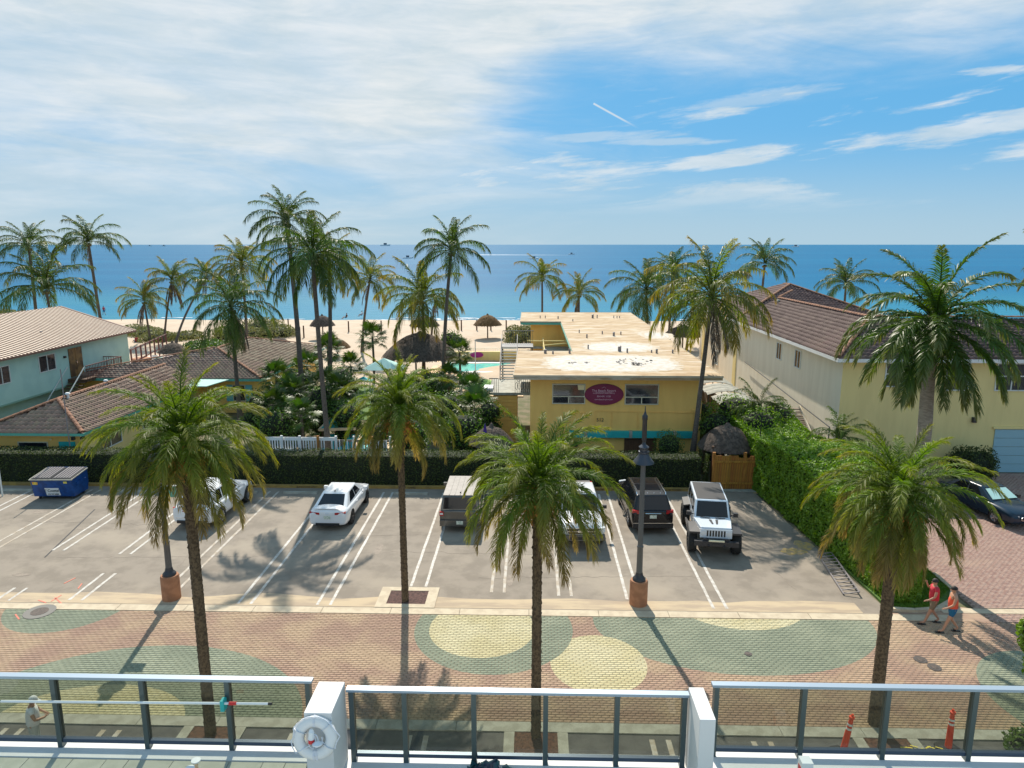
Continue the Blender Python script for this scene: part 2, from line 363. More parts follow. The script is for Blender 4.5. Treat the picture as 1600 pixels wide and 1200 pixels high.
m_terra = mat('terracotta_base', lin((168, 118, 86)), .85, lin((146, 100, 72)), 4, .8, .1)
m_black = mat('black_plastic', (.015, .015, .017), .45)
m_blackm = mat('black_metal', (.03, .03, .034), .4)
m_rubber = mat('tyre_rubber', (.02, .02, .02), .85)
m_rim = mat('alloy_rim', (.45, .46, .48), .3, metal=.8)
m_rimd = mat('dark_rim', (.06, .06, .065), .35, metal=.6)
m_chrome = mat('chrome', (.75, .76, .78), .12, metal=1.0)
m_redl = mat('tail_light', (.38, .01, .012), .2, spec=.7)
m_headl = mat('head_light', (.65, .68, .70), .12, spec=.8)
m_plate = mat('licence_plate', lin((216, 220, 206)), .5, lin((120, 150, 130)), 22, .6)
m_carw = mat('car_paint_white', (.74, .75, .76), .22, coat=.8)
m_cark = mat('car_paint_black', (.008, .008, .010), .25, coat=.25, spec=.35)
m_carg = mat('car_paint_grey', (.10, .095, .085), .25, coat=.8, metal=.4)
m_cars = mat('car_roof_silver', (.085, .078, .072), .45, (.13, .12, .11), 3, .8, coat=.1, metal=.1)
m_carb = mat('car_paint_blue', (.008, .024, .045), .25, coat=.3, spec=.35)
m_carj = mat('car_paint_pale', (.66, .72, .78), .25, coat=.8)
m_cglass = mat('car_glass', (.010, .012, .016), .06, spec=.45)
m_blue = mat('dumpster_blue', lin((14, 72, 138)), .5, lin((10, 54, 108)), 3, .8, .1)
m_lid = mat('grey_plastic_lid', lin((128, 122, 122)), .5)
m_skin = mat('skin', (.42, .22, .14), .55)
m_skin2 = mat('skin_tan', (.50, .26, .16), .55)
m_hair = mat('dark_hair', (.02, .015, .012), .7)
m_coral = mat('coral_shirt', lin((232, 92, 62)), .85)
m_redt = mat('red_shirt', lin((190, 48, 62)), .85)
m_shorts = mat('teal_shorts', lin((24, 96, 132)), .85)
m_khaki = mat('khaki_shorts', lin((120, 104, 84)), .85)
m_tee = mat('white_tee', lin((222, 224, 226)), .9)
m_orange = mat('orange_plastic', lin((232, 78, 44)), .5)
m_pool = mat('pool_water', lin((96, 206, 196)), .08, lin((130, 222, 210)), 3, .8)
m_decks = mat('pool_deck_stone', lin((226, 196, 160)), .9, lin((206, 176, 140)), 2, .8)
m_green = mat('green_canvas', lin((150, 190, 96)), .8)
m_tealc = mat('teal_canvas', lin((30, 160, 160)), .7)
m_purple = mat('purple_cloth', lin((66, 40, 120)), .8)
m_pink = mat('magenta_cloth', lin((170, 50, 130)), .8)
m_signs = mat('sign_text_pale', lin((232, 190, 200)), .6)
m_blackt = mat('black_text', lin((48, 42, 40)), .7)
m_foam = mat('sea_foam', (.85, .88, .9), .8)

def glass_mat(name, tint, gl=.07):
    m = bpy.data.materials.new(name); m.use_nodes = True
    nt, N, M, SS, MIX = NT(m.node_tree)
    t = N('ShaderNodeBsdfTransparent', ins={'Color': (*tint, 1)}); g = N('ShaderNodeBsdfGlossy', ins={'Roughness': .02, 'Color': (1, 1, 1, 1)})
    lw_ = N('ShaderNodeLayerWeight', ins={'Blend': .5})
    mx = N('ShaderNodeMixShader', ins={0: M('ADD', .03, M('MULTIPLY', M('POWER', lw_.outputs['Facing'], 4.0), .5)), 1: t.outputs[0], 2: g.outputs[0]})
    o = N('ShaderNodeOutputMaterial'); nt.links.new(mx.outputs[0], o.inputs[0]); return m
m_pane = glass_mat('railing_glass', (.68, .70, .65))

def sea_mat():
    m = bpy.data.materials.new('sea_water'); m.use_nodes = True
    nt, N, M, SS, MIX = NT(m.node_tree)
    tc = N('ShaderNodeTexCoord'); v = tc.outputs['Object']
    s = N('ShaderNodeSeparateXYZ', ins={0: v})
    mp = N('ShaderNodeMapping', ins={'Vector': v, 'Scale': (.35, 1.0, 1)})
    mp2 = N('ShaderNodeMapping', ins={'Vector': v, 'Scale': (.12, 1.0, 1)})
    n1 = N('ShaderNodeTexNoise', ins={'Vector': mp2.outputs[0], 'Scale': .012, 'Detail': 6, 'Roughness': .6}).outputs['Fac']
    n2 = N('ShaderNodeTexNoise', ins={'Vector': mp.outputs[0], 'Scale': .28, 'Detail': 8, 'Roughness': .65}).outputs['Fac']
    near = M('SUBTRACT', 1.0, SS(s.outputs[1], 128.0, 260.0))
    col = MIX(near, (.0, .11, .235), (.025, .19, .28))
    col = MIX(M('MULTIPLY', SS(n1, .46, .62), .45), col, (.002, .15, .29))
    b = N('ShaderNodeBsdfPrincipled', ins={'Base Color': col, 'Roughness': .40, 'Specular IOR Level': .055, 'IOR': 1.33})
    bp = N('ShaderNodeBump', ins={'Strength': .9, 'Distance': .5, 'Height': n2})
    nt.links.new(bp.outputs[0], b.inputs['Normal'])
    o = N('ShaderNodeOutputMaterial'); nt.links.new(b.outputs[0], o.inputs[0]); return m
m_sea = sea_mat()

# ------------------------------------------------------------------ ground, sea, beach
mb = MB(); mb.box(-450, -120, -.6, 450, 66, -.05); struct('ground', mb, m_garden)
def sheet(name, x0, y0, x1, y1, z, m, nx=1, ny=1, fn=None):
    xs = np.linspace(x0, x1, nx+1); ys = np.linspace(y0, y1, ny+1); X, Y = np.meshgrid(xs, ys)
    Z = np.full_like(X, z) if fn is None else fn(X, Y)
    V = np.stack([X.ravel(), Y.ravel(), Z.ravel()], 1); i = np.arange(nx*ny); r = i//nx*(nx+1)+i % nx
    F = np.stack([r, r+1, r+nx+2, r+nx+1], 1)
    return tag(link(name, np_mesh(name, V, [F], m, smooth=fn is not None)), kind='structure')
def sandh(X, Y):
    t = np.clip((Y-118)/16, 0, 1)
    z = .03 - t*.75 + .10*np.sin(X*.31+np.sin(Y*.2)*2)*np.sin(Y*.27+1)*(1-t)
    z += rs.rand(*X.shape)*.07*(1-t)
    return z - np.clip((66-Y)/4, 0, 1)*.15
sheet('beach', -420, 64, 420, 140, 0, m_sand, 700, 130, sandh)
sheet('sea', -40000, 124, 40000, 60000, -.42, m_sea)
# surf: broken lines of foam at the water's edge
mb = MB()
for k in range(60):
    x = rnd.uniform(-120, 110) if k < 30 else rnd.uniform(-30, 10); y = rnd.uniform(127.5, 132); w = rnd.uniform(1.5, 6)
    P = []
    for i in range(7): P.append((x+w*i/6, y+.25*math.sin(i*1.3+k), -.39))
    for i in range(6, -1, -1): P.append((x+w*i/6, y+.22+.3*abs(math.sin(i*.9+k)), -.39))
    mb.ext(P, (0, 0, .05))
tag(obj('surf_foam', mb, m_foam), kind='stuff')
# parking lot, kerbs, street
mb = MB(); mb.prism([(-70, 23.75), (13.0, 23.75), (12.1, 34.5), (12.0, 36.55), (-70, 36.55)], -.3, 0); struct('parking_lot', mb, m_lot)
mb = MB()
P = []
for i in range(61): x = -45+i*.95; P.append((x, 23.8))
for i in range(60, -1, -1): x = -45+i*.95; P.append((x, 24.55+.35*mnoise.noise(Vector((x*.35, 3, 0)))+.15*mnoise.noise(Vector((x*1.3, 9, 0)))))
mb.prism(P, 0.0, .004); struct('sand_wash', mb, m_sandy)
mb = MB()
for i in range(24): mb.box(-45+i*2.5, 23.32, -.3, -45+i*2.5+2.485, 23.74, .012)
struct('kerb_strip', mb, m_kerb)
mb = MB(); mb.box(-60, -12, -.4, 60, 17.14, -.02); struct('parking_lane', mb, m_dark)
strip = thing('concrete_edging', 'pale concrete edging strip between the brick street and the dark parking lane', 'edging', (0, 17.35, 0)); 
for i in range(22):
    mb = MB(); mb.box(-1.1, -.2, -.3, 1.1, .2, .012); 
    if i == 0: me0 = mb.mesh('edging_slab', m_kerb2)
    link('edging_slab', me0, strip, (-23+i*2.212, 0, 0))
# wheel stops and back kerb
mb = MB(); mb.box(-70, 36.55, -.2, 9.4, 36.78, .14); kb = struct('back_kerb', mb, m_yellowkerb)
for x, s in ((-12.1, 'BUNGALOW ONLY'), (-9.9, 'BUNGALOW'), (-6.6, 'ONLY. TOWED'), (-4.0, 'ALL OTHER TOWED'), (-15.2, 'GUEST ONLY'), (7.6, 'WILL BE TOWED'), (3.6, 'BUNGALOW'), (-19, 'BUNGALOW ONLY')):
    text('kerb_lettering', s, .13, m_blackt, kb, (x, 36.545, .07))
stops = []
for x in (-27.6, -21.6, -15.4, -12.2, -6.3, -.6):
    mb = MB(); mb.ext([(-.9, -.08, 0), (-.9, -.05, .11), (-.9, .05, .11), (-.9, .08, 0)], (1.8, 0, 0))
    o = obj('wheel_stop', mb, m_kerb2, loc=(x, 35.7, .002)); tag(o, group='wheel stops at the back of the lot', cat='wheel stop')
    stops.append((x, o))
for (x, o), l in zip(stops, ('low concrete wheel stop by the thin white pole at the far left', 'low concrete wheel stop just right of the blue dumpster',
     'low concrete wheel stop in front of the white SUV', 'low concrete wheel stop in the bay left of the white sedan', 'low concrete wheel stop between the white sedan and the grey wagon',
     'low concrete wheel stop in the bay right of the grey wagon')): o['label'] = l
# stall lines
lines = thing('stall_markings', 'white painted pairs of parking stall lines across the lot', 'road marking', (0, 30, 0))
lines['kind'] = 'structure'; del lines['category']; del lines['label']
def stripe(x, y0, y1, m, w=.11, slant=0.0):
    mb = MB(); n = max(2, int((y1-y0)/.5)); P = []
    for i in range(n+1): y = y0+(y1-y0)*i/n; P.append((x-w/2+rnd.uniform(-.008, .008), y))
    for i in range(n, -1, -1): y = y0+(y1-y0)*i/n; P.append((x+w/2+rnd.uniform(-.008, .008), y))
    mb.prism(P, 0, .008); o = obj('stall_line', mb, m, lines, world=True); return o
for cx, y0, y1, m in ((-19.6, 23.9, 24.9, m_paint), (-23.4, 26, 36, m_paint_old), (-20.4, 28.3, 36, m_paint), (-16.9, 24, 26.2, m_paint), (-17.3, 28, 36, m_paint), (-13.7, 25, 36, m_paint_old),
                      (-10.5, 23.9, 36, m_paint), (-7.55, 23.9, 36, m_paint), (-4.3, 25.4, 36, m_paint), (-1.2, 25, 36, m_paint_old), (1.35, 24.8, 34, m_paint_old), (3.9, 24.6, 36, m_paint), (6.95, 24.0, 36, m_paint), (-26.6, 25, 36, m_paint)):
    for dx in (-.24, .24) if cx != -4.3 else (-.28, .30): stripe(cx+dx, y0, y1, m)
for i, px in enumerate((-17.0, -14.1, -11.4, -6.2, -3.0, 3.5, 6.2, 9.3)):
    for dx in (-.2, .24): 
        if abs(px+dx+8.6) > .8: 
            mb = MB(); mb.box(px+dx-.07, 14.0, -.02, px+dx+.07, 16.95, -.012); obj('stall_line', mb, m_paint_old, lines, world=True)
# oil stains and grey sealed crack
sp = MB()
for (x, y, rx, ry) in [(at(797, 906).x, at(797, 906).y, .13, .5), (at(592, 858).x, at(592, 858).y, .16, .5), (at(33, 898).x, at(33, 898).y, .35, .12), (at(85, 791).x, at(85, 791).y, .25, .2), (at(62, 800).x, at(62, 800).y, .35, .2), (at(128, 826).x, at(128, 826).y, .22, .12), (at(1290, 1020).x, 30.5, .2, .2)]:
    P = [(x+rx*math.cos(a)*(1+.15*rnd.random()), y+ry*math.sin(a)*(1+.15*rnd.random())) for a in np.linspace(0, 2*PI, 15)[:-1]]
    sp.prism(P, 0, .005)
m_stain = mat('oil_stain', lin((140, 128, 114)), .8, lin((120, 108, 96)), 6, .8)
tag(obj('oil_stains', sp, m_stain), kind='stuff')
mb = MB(); a, b = at(148, 796), at(70, 871); mb.bar((a.x, a.y, .003), (b.x, b.y, .003), .07, .006)
tag(obj('sealed_crack', mb, m_tar), 'long dark sealed crack across the lot beside the blue dumpster bay', 'crack')
ck = MB()
for (x0, y0, x1, y1) in ((-20, 27.6, -11.5, 27.9), (-6, 28.6, 3.5, 28.3), (-2, 26.2, 6.5, 26.6), (-24, 31.5, -16.5, 31.2), (6.6, 29.4, 11.8, 29.0), (-9, 30.2, -4.5, 30.4), (9.0, 33.2, 10.2, 25.5), (-14.8, 34.8, -14.4, 26.0)):
    p = Vector((x0, y0, .003)); n = 26
    for k in range(1, n+1):
        q = Vector((x0+(x1-x0)*k/n+rnd.gauss(0, .035), y0+(y1-y0)*k/n+rnd.gauss(0, .05), .003)); ck.bar(p, q, rnd.uniform(.008, .022), .004); p = q
tag(obj('asphalt_cracks', ck, m_stain), kind='stuff')
# yellow dust patch near the right hedge
mb = MB()
for px, py, rx, ry in ((1240, 862, .55, .35), (1255, 852, .4, .5), (1195, 770, .7, .2)):
    c = at(px, py); P = [(c.x+rx*math.cos(q)*rnd.uniform(.7, 1.2), c.y+ry*math.sin(q)*rnd.uniform(.7, 1.2)) for q in np.linspace(0, 2*PI, 19)[:-1]]
    mb.prism(P, .0045, .006)
tag(obj('pollen_dust', mb, mat('pollen', alb((222, 186, 110)), .95, alb((176, 160, 136)), 5, .9)), kind='stuff')

# brick street -----------------------------------------------------------
st = MB(); st.box(-60, 17.56, -.4, 24, 23.31, -.022); street = struct('street', st, m_joint)
bw, bh = .215, .108
def bricks(x0, x1, y0, y1, zf, name, parent, mats, ntop=300, keep=None):
    ny = int((y1-y0)/bh); nx = int((x1-x0)/bw)
    J, I = np.meshgrid(np.arange(ny), np.arange(nx), indexing='ij')
    cx = x0+(I+.5*(J % 2))*bw; cy = y0+(J+.5)*bh; cx = cx.ravel(); cy = cy.ravel()
    k = (cx > x0) & (cx < x1-bw/2)
    if keep is not None: k &= keep(cx, cy)
    cx = cx[k]; cy = cy[k]; z = rs.rand(len(cx))*.004
    mi = np.array([zf(a, b) for a, b in zip(cx, cy)])
    order = np.argsort(cy+np.abs(cx+1)*.03); sel = order[:ntop]; rest = order[ntop:]
    hx, hy = bw/2-.0055, bh/2-.0055
    base = np.array([(-hx, -hy, -.018), (hx, -hy, -.018), (hx, hy, -.018), (-hx, hy, -.018), (-hx+.004, -hy+.004, 0), (hx-.004, -hy+.004, 0), (hx-.004, hy-.004, 0), (-hx+.004, hy-.004, 0)])
    fc = np.array([(4, 5, 6, 7), (0, 1, 5, 4), (1, 2, 6, 5), (2, 3, 7, 6), (3, 0, 4, 7)])
    n = len(rest); V = base[None]+np.stack([cx[rest], cy[rest], z[rest]], 1)[:, None]; F = fc[None]+(np.arange(n)*8)[:, None, None]
    o = link('brick_field', np_mesh('brick_field', V.reshape(-1, 3), [F.reshape(-1, 4)], mats, np.repeat(mi[rest], 5)), parent); o['kind'] = 'stuff'
    mes = [np_mesh('brick', base, [fc], m) for m in mats]
    for i in sel: link('brick', mes[mi[i]], parent, (cx[i], cy[i], z[i]))
bricks(-24.5, 22, 17.56, 23.31, lambda a, b: 0, 'street', street, [m_paver])
dv = MB(); dv.box(16.2, 23.31, -.4, 60, 40.25, -.022); drive = struct('driveway', dv, m_joint)
def dkeep(cx, cy): return (cx > 16.25+(cy < 24.1)*0) & ~((cy > 23.9) & (cy < 24.25))
bricks(16.2, 32, 23.32, 40.2, lambda a, b: 0, 'driveway', drive, [m_drive], 0, dkeep)
mb = MB(); mb.box(14.9, 23.9, -.02, 32, 24.24, .01); struct('driveway_edging', mb, m_kerb)
# apron between lot and driveway, and curb round the lawn
mb = MB(); mb.prism([(12.2, 23.31), (16.2, 23.31), (16.2, 24.2), (15.4, 24.5), (14.4, 24.05), (13.0, 23.85), (12.2, 23.75)], -.3, -.001); struct('apron', mb, m_paver)
lw = [(13.05, 24.1), (13.9, 24.0), (14.8, 24.15), (15.6, 24.75), (16.15, 25.6), (16.2, 27), (16.2, 37), (12.9, 37), (12.4, 34.5), (13.0, 25.2)]
mb = MB(); mb.prism(lw, -.2, .05); lawn = struct('lawn', mb, m_grass)
mb = MB()
for a, b in zip(lw[:6], lw[1:6]):
    mb.bar((a[0], a[1]-.05, .04), (b[0]+.02, b[1]-.05, .04), .16, .14)
struct('lawn_kerb', mb, m_kerb)
# grass blades on the lawn
n = 26000; gx = rs.uniform(13.1, 16.2, n); gy = rs.uniform(24.1, 30, n)
ok = ~((gx > 14.6) & (gy < 24.15+(gx-14.6)*1.0)); gx = gx[ok]; gy = gy[ok]; n = len(gx)
a = rs.uniform(0, 2*PI, n); h = rs.uniform(.05, .12, n); lx = rs.normal(0, .03, n); ly = rs.normal(0, .03, n)
V = np.stack([np.stack([gx-.008*np.cos(a), gy-.008*np.sin(a), np.full(n, .05)], 1), np.stack([gx+.008*np.cos(a), gy+.008*np.sin(a), np.full(n, .05)], 1), np.stack([gx+lx, gy+ly, .05+h], 1)], 1).reshape(-1, 3)
g = link('lawn_grass_blades', np_mesh('grass', V, [np.arange(3*n).reshape(-1, 3)], mat('grass_blade', (.11, .21, .02), .6, (.16, .26, .03), 2, .8, trans=.3))); g['kind'] = 'stuff'

# manholes, tree grate
def manhole(px, py, r, label):
    c = at(px, py); t = thing('manhole', label, 'manhole', (c.x, c.y, .006))
    mb = MB(); mb.cyl((0, 0, 0), r, r, .012, 28); obj('ring', mb, mat('manhole_ring', alb((142, 138, 130)), .85) if r > .5 else mat('iron_ring', lin((70, 64, 60)), .7), t)
    mb = MB(); mb.cyl((0, 0, .012), r*.55, r*.55, .008, 24); lid = obj('lid', mb, mat('iron_lid', lin((86, 74, 66)), .7, lin((60, 52, 48)), 20, .9, .4), t)
manhole(62, 956, .52, 'round iron manhole in a grey ring on the pale green bricks at the left')
manhole(1438, 1031, .2, 'small dark round cover in the street, left of a pair near the right palm')
manhole(1460, 1043, .2, 'small dark round cover in the street, right of a pair near the right palm')
manhole(1169, 1022, .12, 'tiny dark valve cover in the large green brick oval')
pit = thing('tree_pit', 'square concrete framed tree pit with dark soil around the second palm', 'tree pit', (-4.55, 24.4, 0))
mb = MB()
for x0, y0, x1, y1 in ((-1.1, -.66, 1.1, -.4), (-1.1, .62, 1.1, .9), (-1.1, -.4, -.72, .62), (.72, -.4, 1.1, .62)): mb.box(x0, y0, 0, x1, y1, .03)
obj('frame', mb, m_kerb, pit)
mb = MB(); mb.box(-.72, -.4, 0, .72, .62, .012); obj('soil', mb, mat('dark_soil', lin((92, 66, 60)), .95, lin((60, 42, 38)), 10, .9, .6, 40), pit)
for i, (x, l) in enumerate(((-8.6, 'leftmost'), (.2, 'middle'), (9.55, 'rightmost'))):
    t = thing('planting_bed', 'mulched %s planting bed with concrete edges in the dark parking lane' % l, 'planting bed', (x, 16.4, 0))
    for sx in (-1, 1):
        mb = MB(); mb.box(sx*.72-.14, -.74, -.1, sx*.72+.14, .74, .012); obj('edging', mb, m_kerb2, t)
    mb = MB(); mb.box(-.58, -.74, -.1, .58, .74, -.004); obj('mulch', mb, mat('mulch', lin((104, 74, 58)), .95, lin((70, 50, 40)), 12, .9, .7, 40), t)
# red survey paint marks
sm = MB()
for a, b in (((100, 912), (118, 903)), ((122, 920), (128, 912)), ((80, 940), (96, 930)), ((86, 934), (101, 948)), ((24, 960), (30, 968)), ((60, 938), (72, 942))):
    A, B = at(*a), at(*b); sm.bar((A.x, A.y, .009), (B.x, B.y, .009), .05, .004)
tag(obj('survey_marks', sm, mat('red_marking_paint', lin((206, 120, 100)), .8)), 'faded red spray paint survey marks beside the manhole', 'paint marks')

# ------------------------------------------------------------------ foliage helpers
def leaf_cloud(P, Nn, size, mats, name, seed=0, jitter=.9, ratio=.55):
    """leaf quads at points P with normals Nn"""
    r = np.random.RandomState(seed); n = len(P)
    d = Nn+r.normal(0, jitter, (n, 3)); d /= np.linalg.norm(d, axis=1)[:, None]+1e-9
    t = r.normal(0, 1, (n, 3)); t -= d*np.sum(t*d, 1)[:, None]; t /= np.linalg.norm(t, axis=1)[:, None]+1e-9
    b = np.cross(d, t); s = size*r.uniform(.6, 1.3, n)[:, None]
    V = np.stack([P-t*s, P-b*s*ratio, P+t*s, P+b*s*ratio], 1).reshape(-1, 3)
    return V, np.arange(4*n).reshape(-1, 4)
def blob_pts(c, rad, n, seed, lump=.25, fill=.35):
    r = np.random.RandomState(seed); d = r.normal(0, 1, (n, 3)); d /= np.linalg.norm(d, axis=1)[:, None]
    k = r.normal(0, 1, (9, 3)); k /= np.linalg.norm(k, axis=1)[:, None]
    f = 1+lump*(np.max(d @ k.T, 1)-.75)*2
    rr = (1-fill*r.rand(n)**1.5)*f
    return np.array(c)+d*np.array(rad)*rr[:, None], d
def shrub(name, label, cat, c, blobs, m, size=.06, dens=420, seed=1, group=None, core=True):
    """blobs: list of (dx,dy,dz,rx,ry,rz) ; leaves + dark core + stems"""
    t = thing(name, label, cat, (c[0], c[1], c[2] if len(c) > 2 else 0), 0, group)
    Vs = []; Fs = []; o = 0; cm = MB()
    for i, (dx, dy, dz, rx, ry, rz) in enumerate(blobs):
        n = int(dens*(rx*ry+ry*rz+rx*rz)); P, Nn = blob_pts((dx, dy, dz), (rx, ry, rz), n, seed*31+i)
        V, F = leaf_cloud(P, Nn, size, None, '', seed*17+i); Vs.append(V); Fs.append(F+o); o += len(V)
        prof = [(max(.02, .72*math.sin(a)), -.72*math.cos(a)) for a in np.linspace(.05, PI-.05, 7)]
        cm.lathe((dx, dy, dz), [(p[0]*rx, p[1]*rz) for p in prof], 9)
    link('foliage', np_mesh('foliage', np.concatenate(Vs), [np.concatenate(Fs)], m), t)
    if core:
        b0 = blobs[0]; 
        for k in range(3): cm.bar((rnd.uniform(-.1, .1), rnd.uniform(-.1, .1), 0), (b0[0]+rnd.uniform(-.3, .3)*b0[3], b0[1], b0[2]), .06)
        obj('dark_core', cm, m_core, t)  # dark hulls painted as inner shade, with a few thin stems
    return t
def box_hedge(name, label, poly_fn, L, H, m, size, dens, seed, Wd, group=None):
    """hedge along path s in 0..L ; poly_fn(s)-> (centre x,y, halfwidth, height)"""
    r = np.random.RandomState(seed); t = thing(name, label, 'hedge', (0, 0, 0)); p0 = poly_fn(L*.5); t.location = (p0[0], p0[1], 0)
    # core
    cm = MB(); V = []; F = []; nn = max(2, int(L/1.0))
    for i in range(nn+1):
        s = L*i/nn; x, y, w, h, tx, ty = poly_fn(s); nxv, nyv = -ty, tx
        k = .86 if 0 < i < nn else .8
        for a, z in ((-k, 0), (-k, h*.93), (-k*.75, h-.1), (k*.75, h-.1), (k, h*.93), (k, 0)): V.append((x+nxv*w*a, y+nyv*w*a, z))
    for i in range(nn):
        for k in range(5): F.append((i*6+k, i*6+k+1, i*6+k+7, i*6+k+6))
    F.append((0, 1, 2, 3, 4, 5)); F.append(tuple(range(nn*6, nn*6+6)))
    cm.add(V, F); obj('dark_core', cm, m_core, t, world=True)  # solid dark hull, shade behind the leaves put into its colour
    n = int(L*(2*H+Wd)*dens); s = r.uniform(0, L, n); q = r.uniform(0, 2*H+Wd, n)
    P = np.zeros((n, 3)); Nn = np.zeros((n, 3))
    for i in range(n):
        x, y, w, h, tx, ty = poly_fn(s[i]); nx_, ny_ = -ty, tx; qi = q[i]/(2*H+Wd)*(2*h+2*w)
        bump = .10*mnoise.noise(Vector((s[i]*1.1, q[i]*1.2, seed)))+.05*mnoise.noise(Vector((s[i]*3.3, q[i]*3.1, seed+4)))
        dep = bump-abs(r.normal(0, .05))
        if qi < h: a = -(w+dep); z = qi; nv = (-nx_, -ny_, 0)
        elif qi < h+2*w: a = qi-h-w; z = h+dep; nv = (0, 0, 1); e = abs(a)/w; z -= .12*max(0, e-.8)*5*.3
        else: a = w+dep; z = 2*h+2*w-qi; nv = (nx_, ny_, 0)
        P[i] = (x+nx_*a, y+ny_*a, max(.03, z)); Nn[i] = nv
    ne = int(4*Wd*H*dens*.5)
    for e, s_ in ((-1, 0.0), (1, L)):
        x, y, w, h, tx, ty = poly_fn(s_); a = r.uniform(-1, 1, ne); z = r.uniform(0.03, h, ne); k = e*(.05+r.rand(ne)*.15+.35*(1-np.abs(a)**2))
        P = np.concatenate([P, np.stack([x-ty*w*a+tx*k, y+tx*w*a+ty*k, z], 1)]); Nn = np.concatenate([Nn, np.tile([tx*e, ty*e, 0.], (ne, 1))])
    V, F = leaf_cloud(P, Nn, size, None, '', seed, .75)
    o = link('foliage', np_mesh('foliage', V, [F], m), t, world=True)
    return t
def fh(s): return (-46+s, 37.45, .62, 1.82+.05*mnoise.noise(Vector((s*.4, 1, 1))), 1, 0)
box_hedge('hedge', 'long dark clipped hedge behind the back kerb of the parking lot', fh, 55.2, 1.8, m_leafd, .05, 230, 5, 1.2)
def rh(s):
    w = .72+1.15*min(1, s/6.5)+.12*math.sin(s*.8); x = 13.12-.092*s+w
    return (x, 25.0+s, w, 2.1+.95*min(1, s/6)+.15*math.sin(s*.9), 0, 1)
box_hedge('tall_hedge', 'tall bright green hedge along the right side of the parking lot', rh, 15.5, 3.0, m_leafb, .075, 430, 8, 3.4)

# fronds ------------------------------------------------------------------
def frond_mesh(name, L, e0, bend, n, ll, lw, droop, mats, seed, vee=.25, a0=50, a1=22, bp=1.25, nose=.12, curl=0.0, ragged=.1):
    r = np.random.RandomState(seed); ns = 14
    ts = np.linspace(0, 1, ns+1); pos = [np.zeros(3)]; dirs = []
    side = r.normal(0, .12)
    for t in ts:
        a = e0-bend*t**bp; dirs.append(np.array([math.cos(a)*math.cos(side*t), math.cos(a)*math.sin(side*t), math.sin(a)]))
    for i in range(ns): pos.append(pos[-1]+dirs[i]*L/ns)
    pos = np.array(pos); dirs = np.array(dirs)
    V = []; F3 = []; F4 = []; T = []
    # rachis: triangular section
    for i, t in enumerate(ts):
        w = (.035*(1-t)+.006)*L/3.0; d = dirs[i]; sd_ = np.array([-d[1], d[0], 0]); sd_ /= np.linalg.norm(sd_)+1e-9; up = np.cross(d, sd_); up *= -1 if up[2] < 0 else 1
        for k, (a, b) in enumerate(((-1, 0), (1, 0), (0, -1))): V.append(pos[i]+sd_*w*a+up*w*b); T.append(t)
    for i in range(ns):
        for k in range(3): F4.append((i*3+k, i*3+(k+1) % 3, (i+1)*3+(k+1) % 3, (i+1)*3+k))
    for sgn in (-1, 1):
        for j in range(n):
            t = nose+(1-nose)*(j+r.uniform(-.3, .3))/n; t = min(max(t, 0.02), 1.0); f = t*ns; i = min(int(f), ns-1); fr = f-i
            p = pos[i]*(1-fr)+pos[i+1]*fr; d = dirs[i]*(1-fr)+dirs[i+1]*fr
            s_ = np.array([-d[1], d[0], 0]); s_ /= np.linalg.norm(s_)+1e-9; s_ = s_*sgn; up = np.cross(d, s_*sgn); up /= np.linalg.norm(up)+1e-9
            if up[2] < 0 and e0-bend*t**bp > -PI/2: up = -up
            ang = R(a0+(a1-a0)*t)+r.normal(0, .10)
            ve = vee+r.normal(0, .18)
            q = s_*math.sin(ang)*math.cos(ve)+d*math.cos(ang)+up*math.sin(ve)*math.sin(ang); q /= np.linalg.norm(q)
            prof = (math.sin(PI*min(1, max(0, .12+.80*t)))**.55)
            l = ll*prof*r.uniform(1-ragged*1.8, 1.1)
            dr = droop*r.uniform(.6, 1.3)
            mid = p+q*l*.5+np.array([0, 0, -1])*dr*l*.22; tip = p+q*l*(.95-.3*dr)+np.array([0, 0, -1])*dr*l*.85
            wv = d*.5+up*.25+r.normal(0, .2, 3); wv -= q*np.dot(wv, q); wv /= np.linalg.norm(wv)+1e-9
            w = lw*.5*(.7+.3*prof); b = len(V)
            V += [p-wv*w*.6, p+wv*w*.6, mid+wv*w, mid-wv*w, tip]; T += [t*.8, t*.8, t*.8+.08, t*.8+.08, min(1, t*.8+.25)]
            F4.append((b, b+1, b+2, b+3)); F3.append((b+3, b+2, b+4))
    return np_mesh(name, V, [np.array(F4), np.array(F3)], mats, smooth=False, tattr=T)
FR = {}
def frset(kind, spec, elevs, nvar, mats):
    FR[kind] = [[frond_mesh('frond', spec['L']*rr, R(e), R(b), spec['n'], spec['ll'], spec['lw'], spec['droop'], m, 100+i*7+v*3+len(kind), vee=spec.get('vee', .25), a0=spec.get('a0', 50), a1=spec.get('a1', 22), nose=spec.get('nose', .12)) for v in range(nvar)] for i, (e, b, m, rr) in enumerate(elevs)]
frset('date', dict(L=2.35, n=104, ll=.47, lw=.019, droop=.45, vee=.45, nose=.10, a0=58, a1=26),
      [(82, 50, m_fr_date, .9), (66, 85, m_fr_date, 1.0), (48, 95, m_fr_date, 1.05), (30, 100, m_fr_date, 1.05), (12, 95, m_fr_date, 1.0), (-6, 85, m_fr_date_old, 1.0), (-26, 62, m_fr_date_old, 1.0), (-48, 40, m_fr_date_old, .95)], 3, None)
cocospec = dict(L=4.0, n=58, ll=.95, lw=.046, droop=.80, vee=.15, nose=.16, a0=62, a1=30)
def cel(m, mo): return [(80, 55, m, .85), (62, 88, m, 1.0), (44, 104, m, 1.05), (24, 100, m, 1.05), (4, 90, m, 1.0), (-18, 70, mo, 1.0), (-50, 40, mo, .85)]
